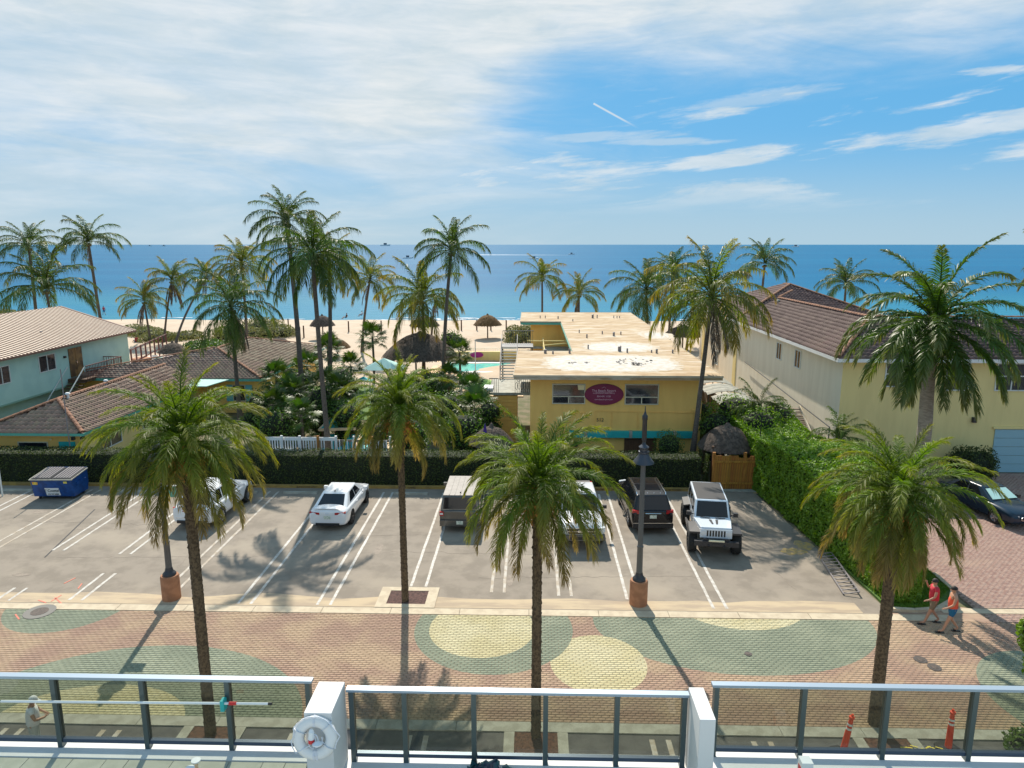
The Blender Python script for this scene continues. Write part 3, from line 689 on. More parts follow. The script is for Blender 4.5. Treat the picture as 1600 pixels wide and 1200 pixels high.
frset('coco', cocospec, cel(m_fr_coco, m_fr_coco), 3, None)
frset('cocoy', cocospec, cel(m_fr_coco_y, m_fr_coco_y), 3, None)
FR['dead'] = [[frond_mesh('dead_frond', 2.8, R(-60), R(28), 34, .6, .05, .9, m_fr_dead, 900+v, a0=35, a1=15) for v in range(3)]]
frset('royal', dict(L=3.8, n=96, ll=.74, lw=.042, droop=.45, vee=.35, nose=.12, a0=62, a1=30),
      [(80, 60, m_fr_royal, .9), (60, 88, m_fr_royal, 1.0), (42, 98, m_fr_royal, 1.05), (20, 92, m_fr_royal, 1.05), (0, 80, m_fr_royal, 1.0), (-25, 58, m_fr_royal, .95), (-50, 36, m_fr_royal, .9)], 3, None)
def fan_mesh(seed):
    r = np.random.RandomState(seed); V = []; F3 = []; F4 = []; T = []; L = .75; e = R(0)
    for k in range(4):
        x = L*k/3; w = .012; V += [(x, -w, 0), (x, w, 0), (x, 0, -w)]; T += [0]*3
    for i in range(3):
        for k in range(3): F4.append((i*3+k, i*3+(k+1) % 3, (i+1)*3+(k+1) % 3, (i+1)*3+k))
    nseg = 26
    for j in range(nseg):
        a = R(-125+250*j/(nseg-1)); l = .62*(1-.18*abs(a)/2)*r.uniform(.88, 1.05); d = np.array([math.cos(a), math.sin(a), r.uniform(-.05, .12)]); s_ = np.array([-d[1], d[0], 0])*.032
        p = np.array([L, 0, 0]); b = len(V); mid = p+d*l*.6; tip = p+d*l+np.array([0, 0, -.14*r.uniform(.5, 1.6)])
        V += [p, mid-s_, mid+s_+np.array([0, 0, .012]), tip]; T += [0, .6, .6, 1]; F3 += [(b, b+1, b+2), (b+1, b+3, b+2)]
    return np_mesh('fan_frond', V, [np.array(F4), np.array(F3)], m_fr_fan, tattr=T)
FANS = [fan_mesh(s) for s in range(4)]

def crown(root, top, kind, counts, sc=1.0, seed=0, tilt=.12, phase=0.0):
    r = random.Random(seed); az_ = r.uniform(0, 6.28)
    for cls, cnt in enumerate(counts):
        cnt = int(math.ceil(cnt*(1.0 if kind == 'date' else (.76 if kind != 'royal' else 1.15))))
        for k in range(cnt):
            az_ = 2*PI*(k+.5*(cls % 2)+r.uniform(-.28, .28))/max(1, cnt)+cls*.9+phase
            me = r.choice(FR[kind][cls]); o = link('frond', me, root, (top[0]+.05*math.cos(az_), top[1]+.05*math.sin(az_), top[2]+(len(counts)-cls)*.045*sc), (r.uniform(-tilt, tilt), r.uniform(-tilt, tilt), az_))
            s = sc*r.uniform(.88, 1.1); o.scale = (s, s, s*r.uniform(.93, 1.05))
def dead_fronds(root, top, n, sc, seed):
    r = random.Random(seed)
    for k in range(n):
        o = link('dead_frond', r.choice(FR['dead'][0]), root, top, (0, r.uniform(-.1, .1), r.uniform(0, 6.28))); s = sc*r.uniform(.8, 1.1); o.scale = (s, s, s)

def scar_trunk(H, r0, r1, kind, seed, lean=(0, 0)):
    """date palm trunk: spiral of old leaf bases as relief"""
    r = np.random.RandomState(seed); nr = int(H/.045); ns = 26; V = np.zeros((nr+1, ns, 3)); k = 9
    for i in range(nr+1):
        z = H*i/nr; t = i/nr; R0 = r0+(r1-r0)*t; 
        if t > .86: R0 *= 1+.30*(t-.86)/.14
        rough = .018+.022*max(0, (t-.45))*1.8
        for j in range(ns):
            a = 2*PI*j/ns; u = a*k/(2*PI)+z*3.6; v_ = -a*k/(2*PI)+z*3.6
            dd = abs((u % 1)-.5)+abs((v_ % 1)-.5); rel = (dd-.5)*rough*2.2
            rr = R0+rel+r.normal(0, .004)
            V[i, j] = (rr*math.cos(a)+lean[0]*t*t, rr*math.sin(a)+lean[1]*t*t, z)
    i, j = np.meshgrid(np.arange(nr), np.arange(ns), indexing='ij'); j2 = (j+1) % ns
    F = np.stack([i*ns+j, i*ns+j2, (i+1)*ns+j2, (i+1)*ns+j], 2).reshape(-1, 4)
    return np_mesh('trunk', V.reshape(-1, 3), [F], m_trunk_date)

def date_palm(x, y, H, label, seed, rt=.2, counts=(5, 9, 11, 12, 11, 9, 8, 4), sc=1.0, phase=0.0):
    t = thing('date_palm', label, 'palm tree', (x, y, 0), 0, 'date palms along the street')
    link('trunk', scar_trunk(H, rt*1.08, rt*.90, 'date', seed), t)
    mb = MB(); r = random.Random(seed)      # cut leaf bases under the crown
    for k in range(46):
        a = k*2.4; z = H-.05-k*.02; mb.bar((rt*.9*math.cos(a), rt*.9*math.sin(a), z-.08), ((rt+.13)*math.cos(a), (rt+.13)*math.sin(a), z+.12), .07, .03)
    obj('leaf_base', mb, m_trunk_date, t)
    crown(t, (0, 0, H), 'date', counts, sc, seed, .19, phase)
    for q in range(4):                       # orange fruit stalks
        a = -PI*.5+(q-1.5)*.62+.2*math.sin(seed); mb = MB(); r2 = random.Random(seed*5+q); c = Vector((.46*math.cos(a), .46*math.sin(a), H-.22))
        mb.tube([(0, 0, H+.05), (.25*math.cos(a), .25*math.sin(a), H+.15), tuple(c)], .015, 5)
        for k in range(46):
            e = c+Vector((r2.gauss(0, .13), r2.gauss(0, .13), r2.uniform(-.40, .04))); mb.bar(c, e, .008); 
            mb.box(e.x-.018, e.y-.018, e.z-.025, e.x+.018, e.y+.018, e.z+.025)
        obj('fruit_cluster', mb, m_fruit, t)
    return t
date_palm(-8.6, 16.85, 8.0, 'tall date palm in the foreground left, its trunk rising behind the left glass railing', 3, .135, sc=1.0)
date_palm(-4.6, 24.25, 7.15, 'slim date palm standing in the square tree pit at the edge of the parking lot', 4, .115, (5, 8, 10, 10, 10, 8, 5, 2), 1.0)
date_palm(.2, 17.0, 6.95, 'date palm in the foreground centre with its trunk behind the middle glass railing', 5, .12, (4, 8, 9, 11, 12, 10, 7, 4), .96)
date_palm(9.55, 17.75, 6.45, 'foreground date palm on the right with hanging orange fruit before the tall hedge', 6, .15, (4, 8, 10, 11, 12, 11, 10, 8), .96)

def coco(label, cx, cy, Y, rpx, base=None, kind='coco', counts=(3, 5, 6, 6, 5, 3, 0), dead=0, seed=0, rt=None, lean=None, group='coconut palms behind the parking lot'):
    top = aty(cx, cy, Y); s = FPX/(top.y*_cp+(CAMH-top.z)*_sp); rad = rpx/s; sc = rad/3.3
    r = random.Random(seed*13+1)
    if base is None: bx, by = top.x+r.uniform(-.6, .6), Y+r.uniform(-.5, .5)
    else: b = at(*base) if base[1] is not None else None; bx, by = b.x, b.y
    if lean is not None: bx, by = top.x+lean[0], top.y+lean[1]
    t = thing('coconut_palm', label, 'palm tree', (bx, by, 0), 0, group)
    dx, dy, H = top.x-bx, top.y-by, top.z-.1
    rt = rt or (.13+.006*H)
    pts = []; rad_ = []
    n = 14
    for i in range(n+1):
        u = i/n; f = u**1.35; bow = math.sin(PI*u)*.04*H*(1 if seed % 2 else -1)*.5
        pts.append((dx*f+bow*.3, dy*f, H*u)); rad_.append(rt*(1.35-.45*min(1, u*4)-.25*u))
    mb = MB(); mb.tube(pts, rad_, 9); obj('trunk', mb, m_trunk_coco, t, smooth=60)
    crown(t, (dx, dy, H), kind, counts, sc, seed, .14)
    if dead: dead_fronds(t, (dx, dy, H-.1), dead, sc*1.15, seed)
    if sc > .6:
        mb = MB(); r = random.Random(seed)
        for k in range(7):
            a = k*.9; c = (dx+.22*math.cos(a), dy+.22*math.sin(a), H-.18-.08*(k % 2)); mb.lathe(c, [(.02, -.13), (.1, -.05), (.1, .05), (.02, .13)], 7)
        obj('coconut', mb, mat('coconut_husk', (.13, .12, .04), .6), t)
    return t
F6 = (4, 6, 7, 7, 6, 4, 0)
coco('coconut palm at the far left, its crown above a larger one behind the metal roof', 45, 385, 75, 46, seed=1, counts=(4, 5, 6, 6, 4, 0, 0))
coco('slender coconut palm with one dead frond hanging down its trunk, far left over the sea', 138, 378, 80, 50, seed=2, dead=1, counts=(3, 5, 6, 6, 4, 0, 0), lean=(.3, .5))
coco('low spreading palm behind the ridge of the beige metal roof', 72, 452, 72, 74, seed=3, counts=(5, 7, 7, 6, 4, 0, 0))
coco('small yellowish palm on the dune, leftmost of the beach palms', 225, 470, 93, 40, seed=4, kind='cocoy', counts=(3, 5, 6, 6, 5, 2, 0), dead=3)
coco('beach palm with a shaggy skirt of grey dead fronds on the dune', 268, 438, 95, 40, (257, 535), 'cocoy', (4, 5, 6, 6, 5, 0, 0), 8, 5, .16)
coco('strongly leaning palm on the sand at the left end of the beach', 322, 432, 93, 36, (274, 545), 'coco', (3, 5, 6, 5, 4, 2, 0), 3, 6, .17)
coco('yellow green palm whose crown stands left of the tallest palm group', 378, 415, 85, 48, seed=7, kind='cocoy', counts=F6)
coco('dark palm with hanging dead fronds in front of the brown hip roof', 362, 480, 50.5, 68, seed=8, counts=(4, 6, 7, 7, 6, 4, 2), dead=4, lean=(.1, -.2))
coco('tallest coconut palm, rear left of the group of three', 448, 345, 50, 56, seed=9, counts=(5, 7, 7, 7, 5, 3, 0), lean=(.3, .2))
coco('big coconut palm in front of the group of three, rising from behind the white fence', 488, 398, 39.6, 78, seed=10, counts=(4, 6, 8, 8, 7, 6, 3), rt=.17, lean=(.35, .1))
coco('coconut palm at the right of the group of three', 515, 408, 55, 54, seed=11, counts=(3, 5, 6, 7, 6, 4, 1), lean=(-.6, .3), kind='cocoy')
coco('thin palm alone between the group of three and the centre palms', 578, 437, 83, 42, (566, 552), 'cocoy', (4, 5, 6, 6, 5, 3, 1), 2, 12)
coco('bushy yellow green palm left of the centre pair above the big thatched roof', 660, 468, 70, 66, (662, 582), 'cocoy', (4, 6, 7, 7, 6, 5, 2), 0, 13)
coco('tall dark coconut palm, right of the centre pair', 705, 392, 63, 58, (693, 612), 'coco', (4, 6, 7, 7, 5, 3, 0), 0, 14)
coco('yellow palm standing alone against the sea left above the flat roof', 847, 435, 98, 40, seed=15, kind='cocoy', counts=(4, 5, 6, 6, 5, 2, 0), lean=(0, 0))
coco('second yellow palm against the sea, just above the far edge of the flat roof', 905, 460, 98, 38, seed=16, kind='cocoy', counts=(4, 6, 7, 6, 5, 2, 0), dead=3)
coco('dark green palm cluster at the right far corner of the flat roof', 1010, 455, 88, 56, seed=17, counts=(4, 6, 7, 7, 6, 5, 2))
coco('dark palm half hidden behind the cluster at the roof corner', 1052, 425, 95, 42, seed=18, counts=F6)
coco('leaning coconut palm with drooping yellow green fronds in front of the flat roofed building', 1112, 465, 40.9, 92, (1080, 733), 'cocoy', (4, 6, 7, 7, 7, 5, 2), 4, 19, .17)
coco('shaded palm behind the leaning one near the beach hut', 1083, 478, 80, 46, (1072, 555), 'coco', (3, 5, 6, 6, 5, 4, 1), 3, 20)
coco('dark palm crown behind the left end of the right tiled roof', 1195, 412, 88, 42, seed=21, counts=(5, 6, 7, 6, 4, 0, 0))
coco('palm crown peeping over the ridge of the right tiled roof', 1322, 445, 82, 42, seed=22, counts=(4, 6, 7, 6, 4, 0, 0))
coco('small distant palm left of the tall centre palm on the sand', 642, 478, 92, 22, (645, 533), 'coco', (3, 4, 5, 4, 3, 0, 0), 2, 23)
coco('small distant palm with dead fronds behind the centre pair', 680, 470, 92, 22, (674, 537), 'coco', (3, 4, 5, 4, 3, 0, 0), 4, 24)
# royal palms
def royal(label, x, y, H, sc, seed, counts):
    t = thing('royal_palm', label, 'palm tree', (x, y, 0), 0, 'royal palms by the driveway')
    pts = [(0.04*math.sin(i), 0, H*.86*i/12) for i in range(13)]; mb = MB(); mb.tube(pts, [.24*(1.15-.1*i/12*2.0+.12*math.sin(PI*i/12)) for i in range(13)], 14); obj('trunk', mb, m_trunk_royal, t, smooth=60)
    mb = MB(); mb.lathe((0, 0, H*.86), [(.19, 0), (.215, .15), (.17, .7), (.13, H*.14)], 14); obj('crownshaft', mb, m_shaft, t, smooth=60)
    crown(t, (0, 0, H), 'royal', counts, sc, seed, .1)
    mb = MB(); mb.tube([(0, 0, H), (.02, 0, H+.8), (.05, 0, H+1.9)], [.05, .035, .008], 6); obj('spear_leaf', mb, m_fr_royal, t)
    return t
royal('large royal palm with a green crownshaft rising behind the right foreground palm', 15.75, 28, 9.9, 1.02, 31, (2, 5, 6, 7, 7, 7, 6))
royal('royal palm crown entering at the right edge of the frame', 24.6, 31, 12.0, 1.0, 32, (3, 5, 6, 7, 6, 4, 2))

def fan_palm(label, x, y, H, sc, seed, n=24):
    t = thing('fan_palm', label, 'palm', (x, y, 0), 0, 'fan palms in the hotel garden'); r = random.Random(seed)
    mb = MB(); mb.tube([(0, 0, 0), (.04, 0, H*.5), (0, 0, H)], [.13, .11, .10], 8); obj('trunk', mb, m_trunk_coco, t)
    for k in range(n):
        u = k/n; e = R(75-115*u)+r.uniform(-.15, .15); a = k*2.4+seed
        o = link('frond', r.choice(FANS), t, (0, 0, H-.1*u), (r.uniform(-.3, .3), -e, a)); s = sc*r.uniform(.85, 1.15); o.scale = (s, s, s)
    return t
fans = [(432, 592, 47, 1.15, 'beside the yellow bungalow wall'), (425, 632, 43, 1.0, 'lowest of the garden clump by the bungalow'), (455, 615, 45.5, 1.1, 'between the tall palm trunks'), (512, 548, 62, 1.3, 'in front of the second beach hut'),
        (480, 575, 54, 1.2, 'just behind the tall palm trunks'), (548, 572, 57, 1.1, 'low on the lawn left of the big thatched roof'), (582, 528, 66, 1.35, 'on a visible trunk against the sand'), (718, 552, 64, 1.25, 'right of the big thatched roof by the pool'),
        (742, 640, 45, 1.25, 'dense one at the yellow stair block'), (735, 610, 49, 1.1, 'behind the dense one near the green parasol'), (530, 610, 47, 1.1, 'in the middle of the garden'), (470, 648, 42, 1.0, 'close behind the white picket fence'), (700, 590, 54, 1.0, 'left of the green parasol'), (505, 600, 50, 1.1, 'to the right of the rear tall trunk')]
for i, (px, py, Y, sc, l) in enumerate(fans):
    p = aty(px, py, Y); fan_palm('fan palm '+l, p.x, p.y, max(.8, p.z), sc, i+50)
# small feathery palms by the right building
def clump_palm(label, c, H, n, sc, seed):
    t = thing('areca_palm', label, 'palm', (c.x, c.y, 0)); r = random.Random(seed)
    for k in range(n):
        o = link('frond', r.choice(FR['coco'][r.choice((0, 1, 2, 3))]), t, (r.uniform(-.3, .3), r.uniform(-.3, .3), H*r.uniform(.7, 1)), (0, 0, r.uniform(0, 6.28))); s = sc*r.uniform(.8, 1.1); o.scale = (s, s, s)
    mb = MB()
    for k in range(5): mb.tube([(rnd.uniform(-.25, .25), rnd.uniform(-.25, .25), 0), (rnd.uniform(-.3, .3), rnd.uniform(-.3, .3), H)], .05, 6)
    obj('trunk', mb, m_shaft, t)
c = aty(1182, 628, 41); clump_palm('feathery palm clump above the bright hedge beside the cream wall', Vector((c.x, 41, 0)), c.z, 20, .52, 3)
c = aty(1312, 672, 36.5); clump_palm('feathery palm clump at the corner of the yellow house, behind the tall hedge', Vector((c.x, 36.5, 0)), max(1.5, c.z), 22, .5, 4)
c = aty(1130, 650, 43); clump_palm('dark feathery palm behind the thatched gate', Vector((c.x, 43, 0)), 2.2, 12, .4, 5)

# shrubs
def pxshrub(px, py, Y, r, label, m=m_leafm, seed=1, size=.07, dens=260, flat=.8, name='shrub'):
    c = aty(px, py, Y); z = max(c.z, r*.6); q = random.Random(seed)
    bl = [(0, 0, z-r*.1, r, r, r*flat)]+[(q.uniform(-.7, .7)*r, q.uniform(-.6, .6)*r, z*q.uniform(.45, .95), r*q.uniform(.45, .7), r*q.uniform(.45, .7), r*q.uniform(.4, .6)) for _ in range(4)]
    if z > r*1.4: bl.append((0, 0, z*.45, r*.8, r*.8, z*.5))
    return shrub(name, label, 'shrub', (c.x, Y, 0), bl, m, size, dens, seed)
for i, a in enumerate([
    (430, 660, 41.5, 1.3, 'broad leafy shrub behind the left end of the white fence'),
    (410, 625, 46.5, 1.2, 'leafy shrub against the corner of the yellow bungalow'),
    (455, 650, 43.5, 1.4, 'dark shrub between the tall palms and the fence'),
    (500, 625, 47.0, 1.5, 'rounded shrub right of the tall palm trunks'),
    (465, 595, 52, 1.5, 'glossy shrub behind the bungalow corner'),
    (530, 590, 55, 1.5, 'dark shrub at the edge of the small lawn'),
    (540, 645, 45, 1.2, 'low shrub left of the teal canopy'),
    (600, 620, 50, 1.4, 'shrub behind the crown of the slim date palm, left side'),
    (650, 625, 48, 1.5, 'shrub behind the crown of the slim date palm, right side'),
    (700, 635, 46, 1.5, 'tall leafy shrub left of the yellow stair block'),
    (725, 665, 42.5, 1.4, 'shrub behind the hedge left of the little thatched roof'),
    (690, 600, 56, 1.3, 'shrub below the two centre palms'),
    (665, 590, 60, 1.2, 'shrub beside the big thatched roof'),
    (640, 670, 42, 1.2, 'low shrub behind the hedge at the slim date palm trunk'),
    (590, 675, 41, 1.0, 'low shrub at the right end of the white fence'),
    (765, 640, 44, .9, 'narrow shrub touching the yellow stair block'),
    (1150, 640, 42, 1.5, 'bright shrub behind the thatched gate roof'),
    (1120, 660, 41, 1.1, 'dark shrub between the leaning palm and the thatched gate'),
    (1185, 660, 39.5, 1.3, 'bright leafy shrub right of the thatched gate'),
    (1215, 650, 41, 1.2, 'greyish leafy shrub in front of the side stair'),
    (1095, 640, 44.5, .8, 'dark shrub in the gap beside the flat roofed building')]):
    pxshrub(*a, m=m_leafb if i in (16, 18) else m_leafm, seed=i+3)
c = aty(1045, 700, 39.6); shrub('topiary_ball', 'round clipped bush in front of the brown ground floor door', 'bush', (c.x, 39.6, 0), [(0, 0, 1.6, .85, .85, 1.0), (0, 0, .7, .6, .6, .8)], m_leafm, .045, 900, 77)
c = aty(1535, 705, 38.2); shrub('clipped_bush', 'square clipped dark bush left of the pale blue garage door', 'bush', (24.6, 38.6, 0), [(0, 0, 1.0, 1.25, .9, 1.0), (-.6, 0, 1.1, .8, .8, .9), (.6, 0, 1.1, .7, .8, .9), (0, 0, .5, 1.2, .9, .6)], m_leafd, .06, 600, 78)
c = at(1618, 1010, 1.5); shrub('street_shrub', 'leafy bright green bush entering at the right edge over the street', 'shrub', (c.x, c.y, 0), [(0, 0, 1.5, .42, .45, .55), (-.15, .1, 1.95, .3, .3, .4), (.1, -.1, .9, .35, .4, .6)], m_leafb, .07, 900, 79)
c = at(1600, 1165, .3); shrub('planter_shrub', 'small dark shrub at the lower right corner behind the glass railing', 'shrub', (c.x, c.y, 0), [(0, 0, .4, .45, .4, .45)], m_leafm, .06, 900, 80)
# dune vegetation
for i, (x0, x1, y, h, l) in enumerate([(185, 245, 515, .9, 'left part of the long dune grass bank beside the small palms'), (240, 300, 522, .8, 'right part of the dune grass bank ending at the leaning palm'), (385, 458, 515, 1.6, 'high dune grass bank behind the three tall palm trunks'),
                               (345, 400, 520, 1.3, 'dune grass bank behind the brown hip roof'), (300, 352, 545, 1.6, 'round green sea grape bush on the sand behind the hip roof'), (795, 832, 526, 1.5, 'brownish dune bush at the left edge of the flat roof'), (-20, 30, 494, 1.5, 'green dune bush at the left edge behind the metal roof')]):
    a = at(x0, y+8); b = at(x1, y+8); w = (b.x-a.x); n = max(2, int(w/4)); r = random.Random(i)
    bl = [(w*(k+.5)/n-w/2, r.uniform(-2, 2), h*.3, w/n*.9, 3.5, h*r.uniform(.8, 1.2)) for k in range(n)]
    shrub('dune_bush', l, 'dune vegetation', ((a.x+b.x)/2, a.y, 0), bl, m_leafm if i == 4 else m_leafo, .16, 130, 200+i)
pxshrub(705, 533, 92, 1.6, 'small round tree on the sand right of the two centre palms', seed=88, size=.12, dens=80, name='beach_shrub')

# ------------------------------------------------------------------ buildings
def tile_mesh(m, w=.30, l=.42):
    V = []; F = []; n = 5
    for k, (y, zz) in enumerate(((0, .055), (l, .02))):
        for i in range(n+1):
            u = i/n; z = .055*math.sin(PI*min(1, u/.72)) if u < .72 else -.012*math.sin(PI*(u-.72)/.28)
            V.append((u*w, y, z+zz))
    for i in range(n): F.append((i, i+1, n+1+i+1, n+1+i))
    b = len(V)
    for i in range(n+1): V.append((i/n*w, 0, .0))
    for i in range(n): F.append((b+i, b+i+1, i+1, i))
    return V, F
TILEC = {}
def tile_roof(parent, A, B, C_, D, m, ntop=0, w=.30, ex=.36, near=None):
    """roof face: eave A->B, ridge D->C (any may coincide); tiles laid in courses up the slope"""
    A, B, C_, D = [Vector(p) for p in (A, B, C_, D)]
    u = (B-A).normalized(); nrm = u.cross((D-A) if (D-A).length > .1 else (C_-A)).normalized()
    if nrm.z < 0: nrm = -nrm
    v = nrm.cross(u).normalized()
    if v.z < 0: v = -v; 
    poly = [((p-A).dot(u), (p-A).dot(v)) for p in (A, B, C_, D)]
    H = max(p[1] for p in poly)
    def span(y):
        xs = []
        for i in range(4):
            (x0, y0), (x1, y1) = poly[i], poly[(i+1) % 4]
            if abs(y1-y0) < 1e-6: continue
            t = (y-y0)/(y1-y0)
            if -1e-6 <= t <= 1+1e-6: xs.append(x0+t*(x1-x0))
        return (min(xs), max(xs)) if len(xs) > 1 else None
    mb = MB(); mb.ext([A, B, C_, D] if (C_-D).length > .05 else [A, B, C_], -nrm*.06); obj('roof_deck', mb, m_under, parent, world=True)
    pos = []; row = 0; y = 0.0
    while y < H-.1:
        sp_ = span(y+ex*.5)
        if sp_:
            x = math.floor(sp_[0]/w)*w
            while x < sp_[1]:
                if x+w*.5 > sp_[0] and x+w*.5 < sp_[1]: pos.append((x, y, row))
                x += w
        y += ex; row += 1
    M3 = Matrix((u, v, nrm)).transposed()
    tv, tf = tile_mesh(m, w, ex*1.12)
    tv = np.array(tv); tf = np.array(tf); R3 = np.array(M3)
    W = [(np.array(A)+R3 @ np.array((x, y_+0, .012)), x, y_) for x, y_, r_ in pos]
    idx = list(range(len(W))); 
    if ntop:
        idx.sort(key=lambda i: (W[i][0][0])**2+(W[i][0][1])**2); sel = idx[:ntop]; rest = idx[ntop:]
    else: sel = []; rest = idx
    key = (m.name, w, ex)
    if key not in TILEC: TILEC[key] = np_mesh('roof_tile', tv, [tf], m)
    M4 = M3.to_4x4().to_euler()
    off = wl(parent)
    for i in sel:
        p = W[i][0]; link('roof_tile', TILEC[key], parent, Vector(p)-off, M4)
    if rest:
        n = len(rest); P = np.array([W[i][0] for i in rest]); P += np.random.RandomState(3).normal(0, .006, P.shape)
        V = (tv @ R3.T)[None]+P[:, None]; F = tf[None]+(np.arange(n)*len(tv))[:, None, None]
        o = link('tile_field', np_mesh('tile_field', V.reshape(-1, 3), [F.reshape(-1, 4)], m), parent, world=True); o['kind'] = 'stuff'
def ridge(parent, a, b, m=m_ridge, seg=.4):
    a = Vector(a); b = Vector(b); n = max(1, int((b-a).length/seg)); mb = MB()
    for i in range(n):
        p = a.lerp(b, i/n); q = a.lerp(b, (i+1.08)/n); d = (q-p).normalized(); s_ = d.cross(Vector((0, 0, 1))).normalized(); up = s_.cross(d); V = []
        for k, e in enumerate((p, q)):
            rr = .13-.02*k
            for j in range(6): an = PI*j/5; V.append(e+s_*math.cos(an)*rr+up*(math.sin(an)*rr*.8+.03))
        mb.add(V, [(j, j+1, 6+j+1, 6+j) for j in range(5)]+[tuple(range(6))])
    obj('ridge_cap', mb, m, parent, world=True)
def window_y(parent, x0, x1, z0, z1, Y, mull=(), trans=(), fm=m_frame, d=.06, pane_n=1):
    """window in a wall facing the camera (-Y)"""
    mb = MB(); t = .06
    mb.box(x0-t, Y-.05, z0-t, x1+t, Y+.05, z0); mb.box(x0-t, Y-.05, z1, x1+t, Y+.05, z1+t)
    mb.box(x0-t, Y-.05, z0, x0, Y+.05, z1); mb.box(x1, Y-.05, z0, x1+t, Y+.05, z1)
    for (mx, a, b) in mull: mb.box(mx-.03, Y-.045, a, mx+.03, Y+.045, b)
    for (mz, a, b) in trans: mb.box(a, Y-.048, mz-.03, b, Y+.048, mz+.03)
    f = obj('window', mb, fm, parent, world=True)
    g = MB(); g.box(x0, Y-.012, z0, x1, Y+.012, z1); obj('pane', g, m_glassd, f, world=True)
    return f
def window_x(parent, X, y0, y1, z0, z1, fm=m_framew, shut=True, sgn=1):
    mb = MB(); t = .06
    mb.box(X-.05, y0-t, z0-t, X+.05, y1+t, z0); mb.box(X-.05, y0-t, z1, X+.05, y1+t, z1+t)
    mb.box(X-.05, y0-t, z0, X+.05, y0, z1); mb.box(X-.05, y1, z0, X+.05, y1+t, z1); mb.box(X-.045, (y0+y1)/2-.03, z0, X+.045, (y0+y1)/2+.03, z1)
    f = obj('window', mb, fm, parent, world=True)
    g = MB(); g.box(X-.012, y0, z0, X+.012, y1, z1); obj('pane', g, m_glassd, f, world=True)

# flat roofed two storey hotel
ht = thing('hotel', 'two storey yellow flat roofed building with an oval maroon sign and teal band', 'building', (5.2, 42.6, 0))
W_ = MB()
ZT = 5.12
W_.box(0, 42.6, 0, 10.45, 51.6, ZT); W_.box(3.9, 51.6, 0, 10.45, 80.6, ZT); W_.box(0, 72.3, 0, 3.9, 80.6, ZT)
obj('wall', W_, m_yel, ht, world=True)
rp = [(-.98, 41.5), (11.35, 41.5), (11.35, 81.5), (-1.03, 81.5), (-1.03, 71.6), (3.09, 71.6), (3.09, 51.4), (-.9, 51.4)]
mb = MB(); mb.prism(rp, ZT, 5.38); obj('roof', mb, m_roof, ht, world=True)
mb = MB()
for a, b in zip(rp, rp[1:]+rp[:1]):
    A = Vector((*a, 5.34)); B = Vector((*b, 5.34)); dd = (B-A).normalized(); nn_ = Vector((dd.y, -dd.x, 0))*.02
    mb.bar(A+nn_-dd*.02, B+nn_+dd*.02, .03, .12)
obj('roof_edge', mb, m_kerb, ht, world=True)
mb = MB(); mb.box(-1.0, 71.52, 5.06, 3.05, 71.56, 5.26); mb.box(3.02, 51.5, 5.06, 3.07, 71.5, 5.26); obj('fascia', mb, m_tealm, ht, world=True)
mb = MB(); mb.box(3.85, 52.5, 2.95, 3.89, 70.5, 5.0); obj('teal_wall', mb, m_tealm, ht, world=True)  # upper courtyard wall in the teal trim colour
mb = MB(); mb.box(0, 71.6, 2.6, 3.9, 72.28, 2.75); mb.box(1.2, 51.6, 2.6, 3.9, 71.6, 2.75); obj('balcony_floor', mb, m_kerb2, ht, world=True)
mb = MB()
for zz in (3.3, 3.75): mb.bar((1.25, 51.7, zz), (1.25, 71.5, zz), .06)
for k in range(14): mb.bar((1.25, 51.8+k*1.5, 2.75), (1.25, 51.8+k*1.5, 3.75), .06)
mb.bar((1.25, 66, 3.75), (3.8, 66, 4.0), .09); mb.bar((-.3, 68, 3.9), (3.8, 68, 3.9), .09)
obj('balcony_rail', mb, m_yel2, ht, world=True)
def rpatch(px0, py0, px1, py1, name, m, seed, z=5.384, n=26, amp=.10, sq=3.2):
    c = at((px0+px1)/2, (py0+py1)/2, z); hx = (at(px1, (py0+py1)/2, z).x-at(px0, (py0+py1)/2, z).x)/2; hy = (at(px0, py0, z).y-at(px0, py1, z).y)/2
    r = random.Random(seed); P = []
    for k in range(n):
        a = 2*PI*k/n; q = (abs(math.cos(a))**sq+abs(math.sin(a))**sq)**(-1/sq)*(1+r.uniform(-amp, amp)); P.append((c.x+hx*q*math.cos(a), c.y+hy*q*math.sin(a)))
    mb = MB(); mb.prism(P, z-.002, z+.004); return obj(name, mb, m, ht, world=True)
m_roofm = mat('faded_roof_coating', alb((218, 206, 186)), .85, alb((206, 184, 150)), 3.0, .9, det=8)
rpatch(850, 553.5, 1060, 580.5, 'roof_coating_edge', m_roofm, 11, z=5.3805, n=90, amp=.07); rpatch(908, 533.5, 1030, 550.5, 'roof_coating_edge', m_roofm, 12, z=5.3805, n=70, amp=.10, sq=2.0); rpatch(998, 517, 1052, 530, 'roof_coating_edge', m_roofm, 13, z=5.3805, n=60, amp=.12, sq=2.0)
rpatch(858, 555, 1052, 579, 'roof_coating', m_roofw, 1, n=90, amp=.045)
rpatch(918, 536, 1015, 549, 'roof_coating', m_roofw, 2, sq=2.2)
rpatch(1008, 519, 1045, 528, 'roof_coating', m_roofw, 3, sq=2)
r_ = random.Random(4)
tm = MB()
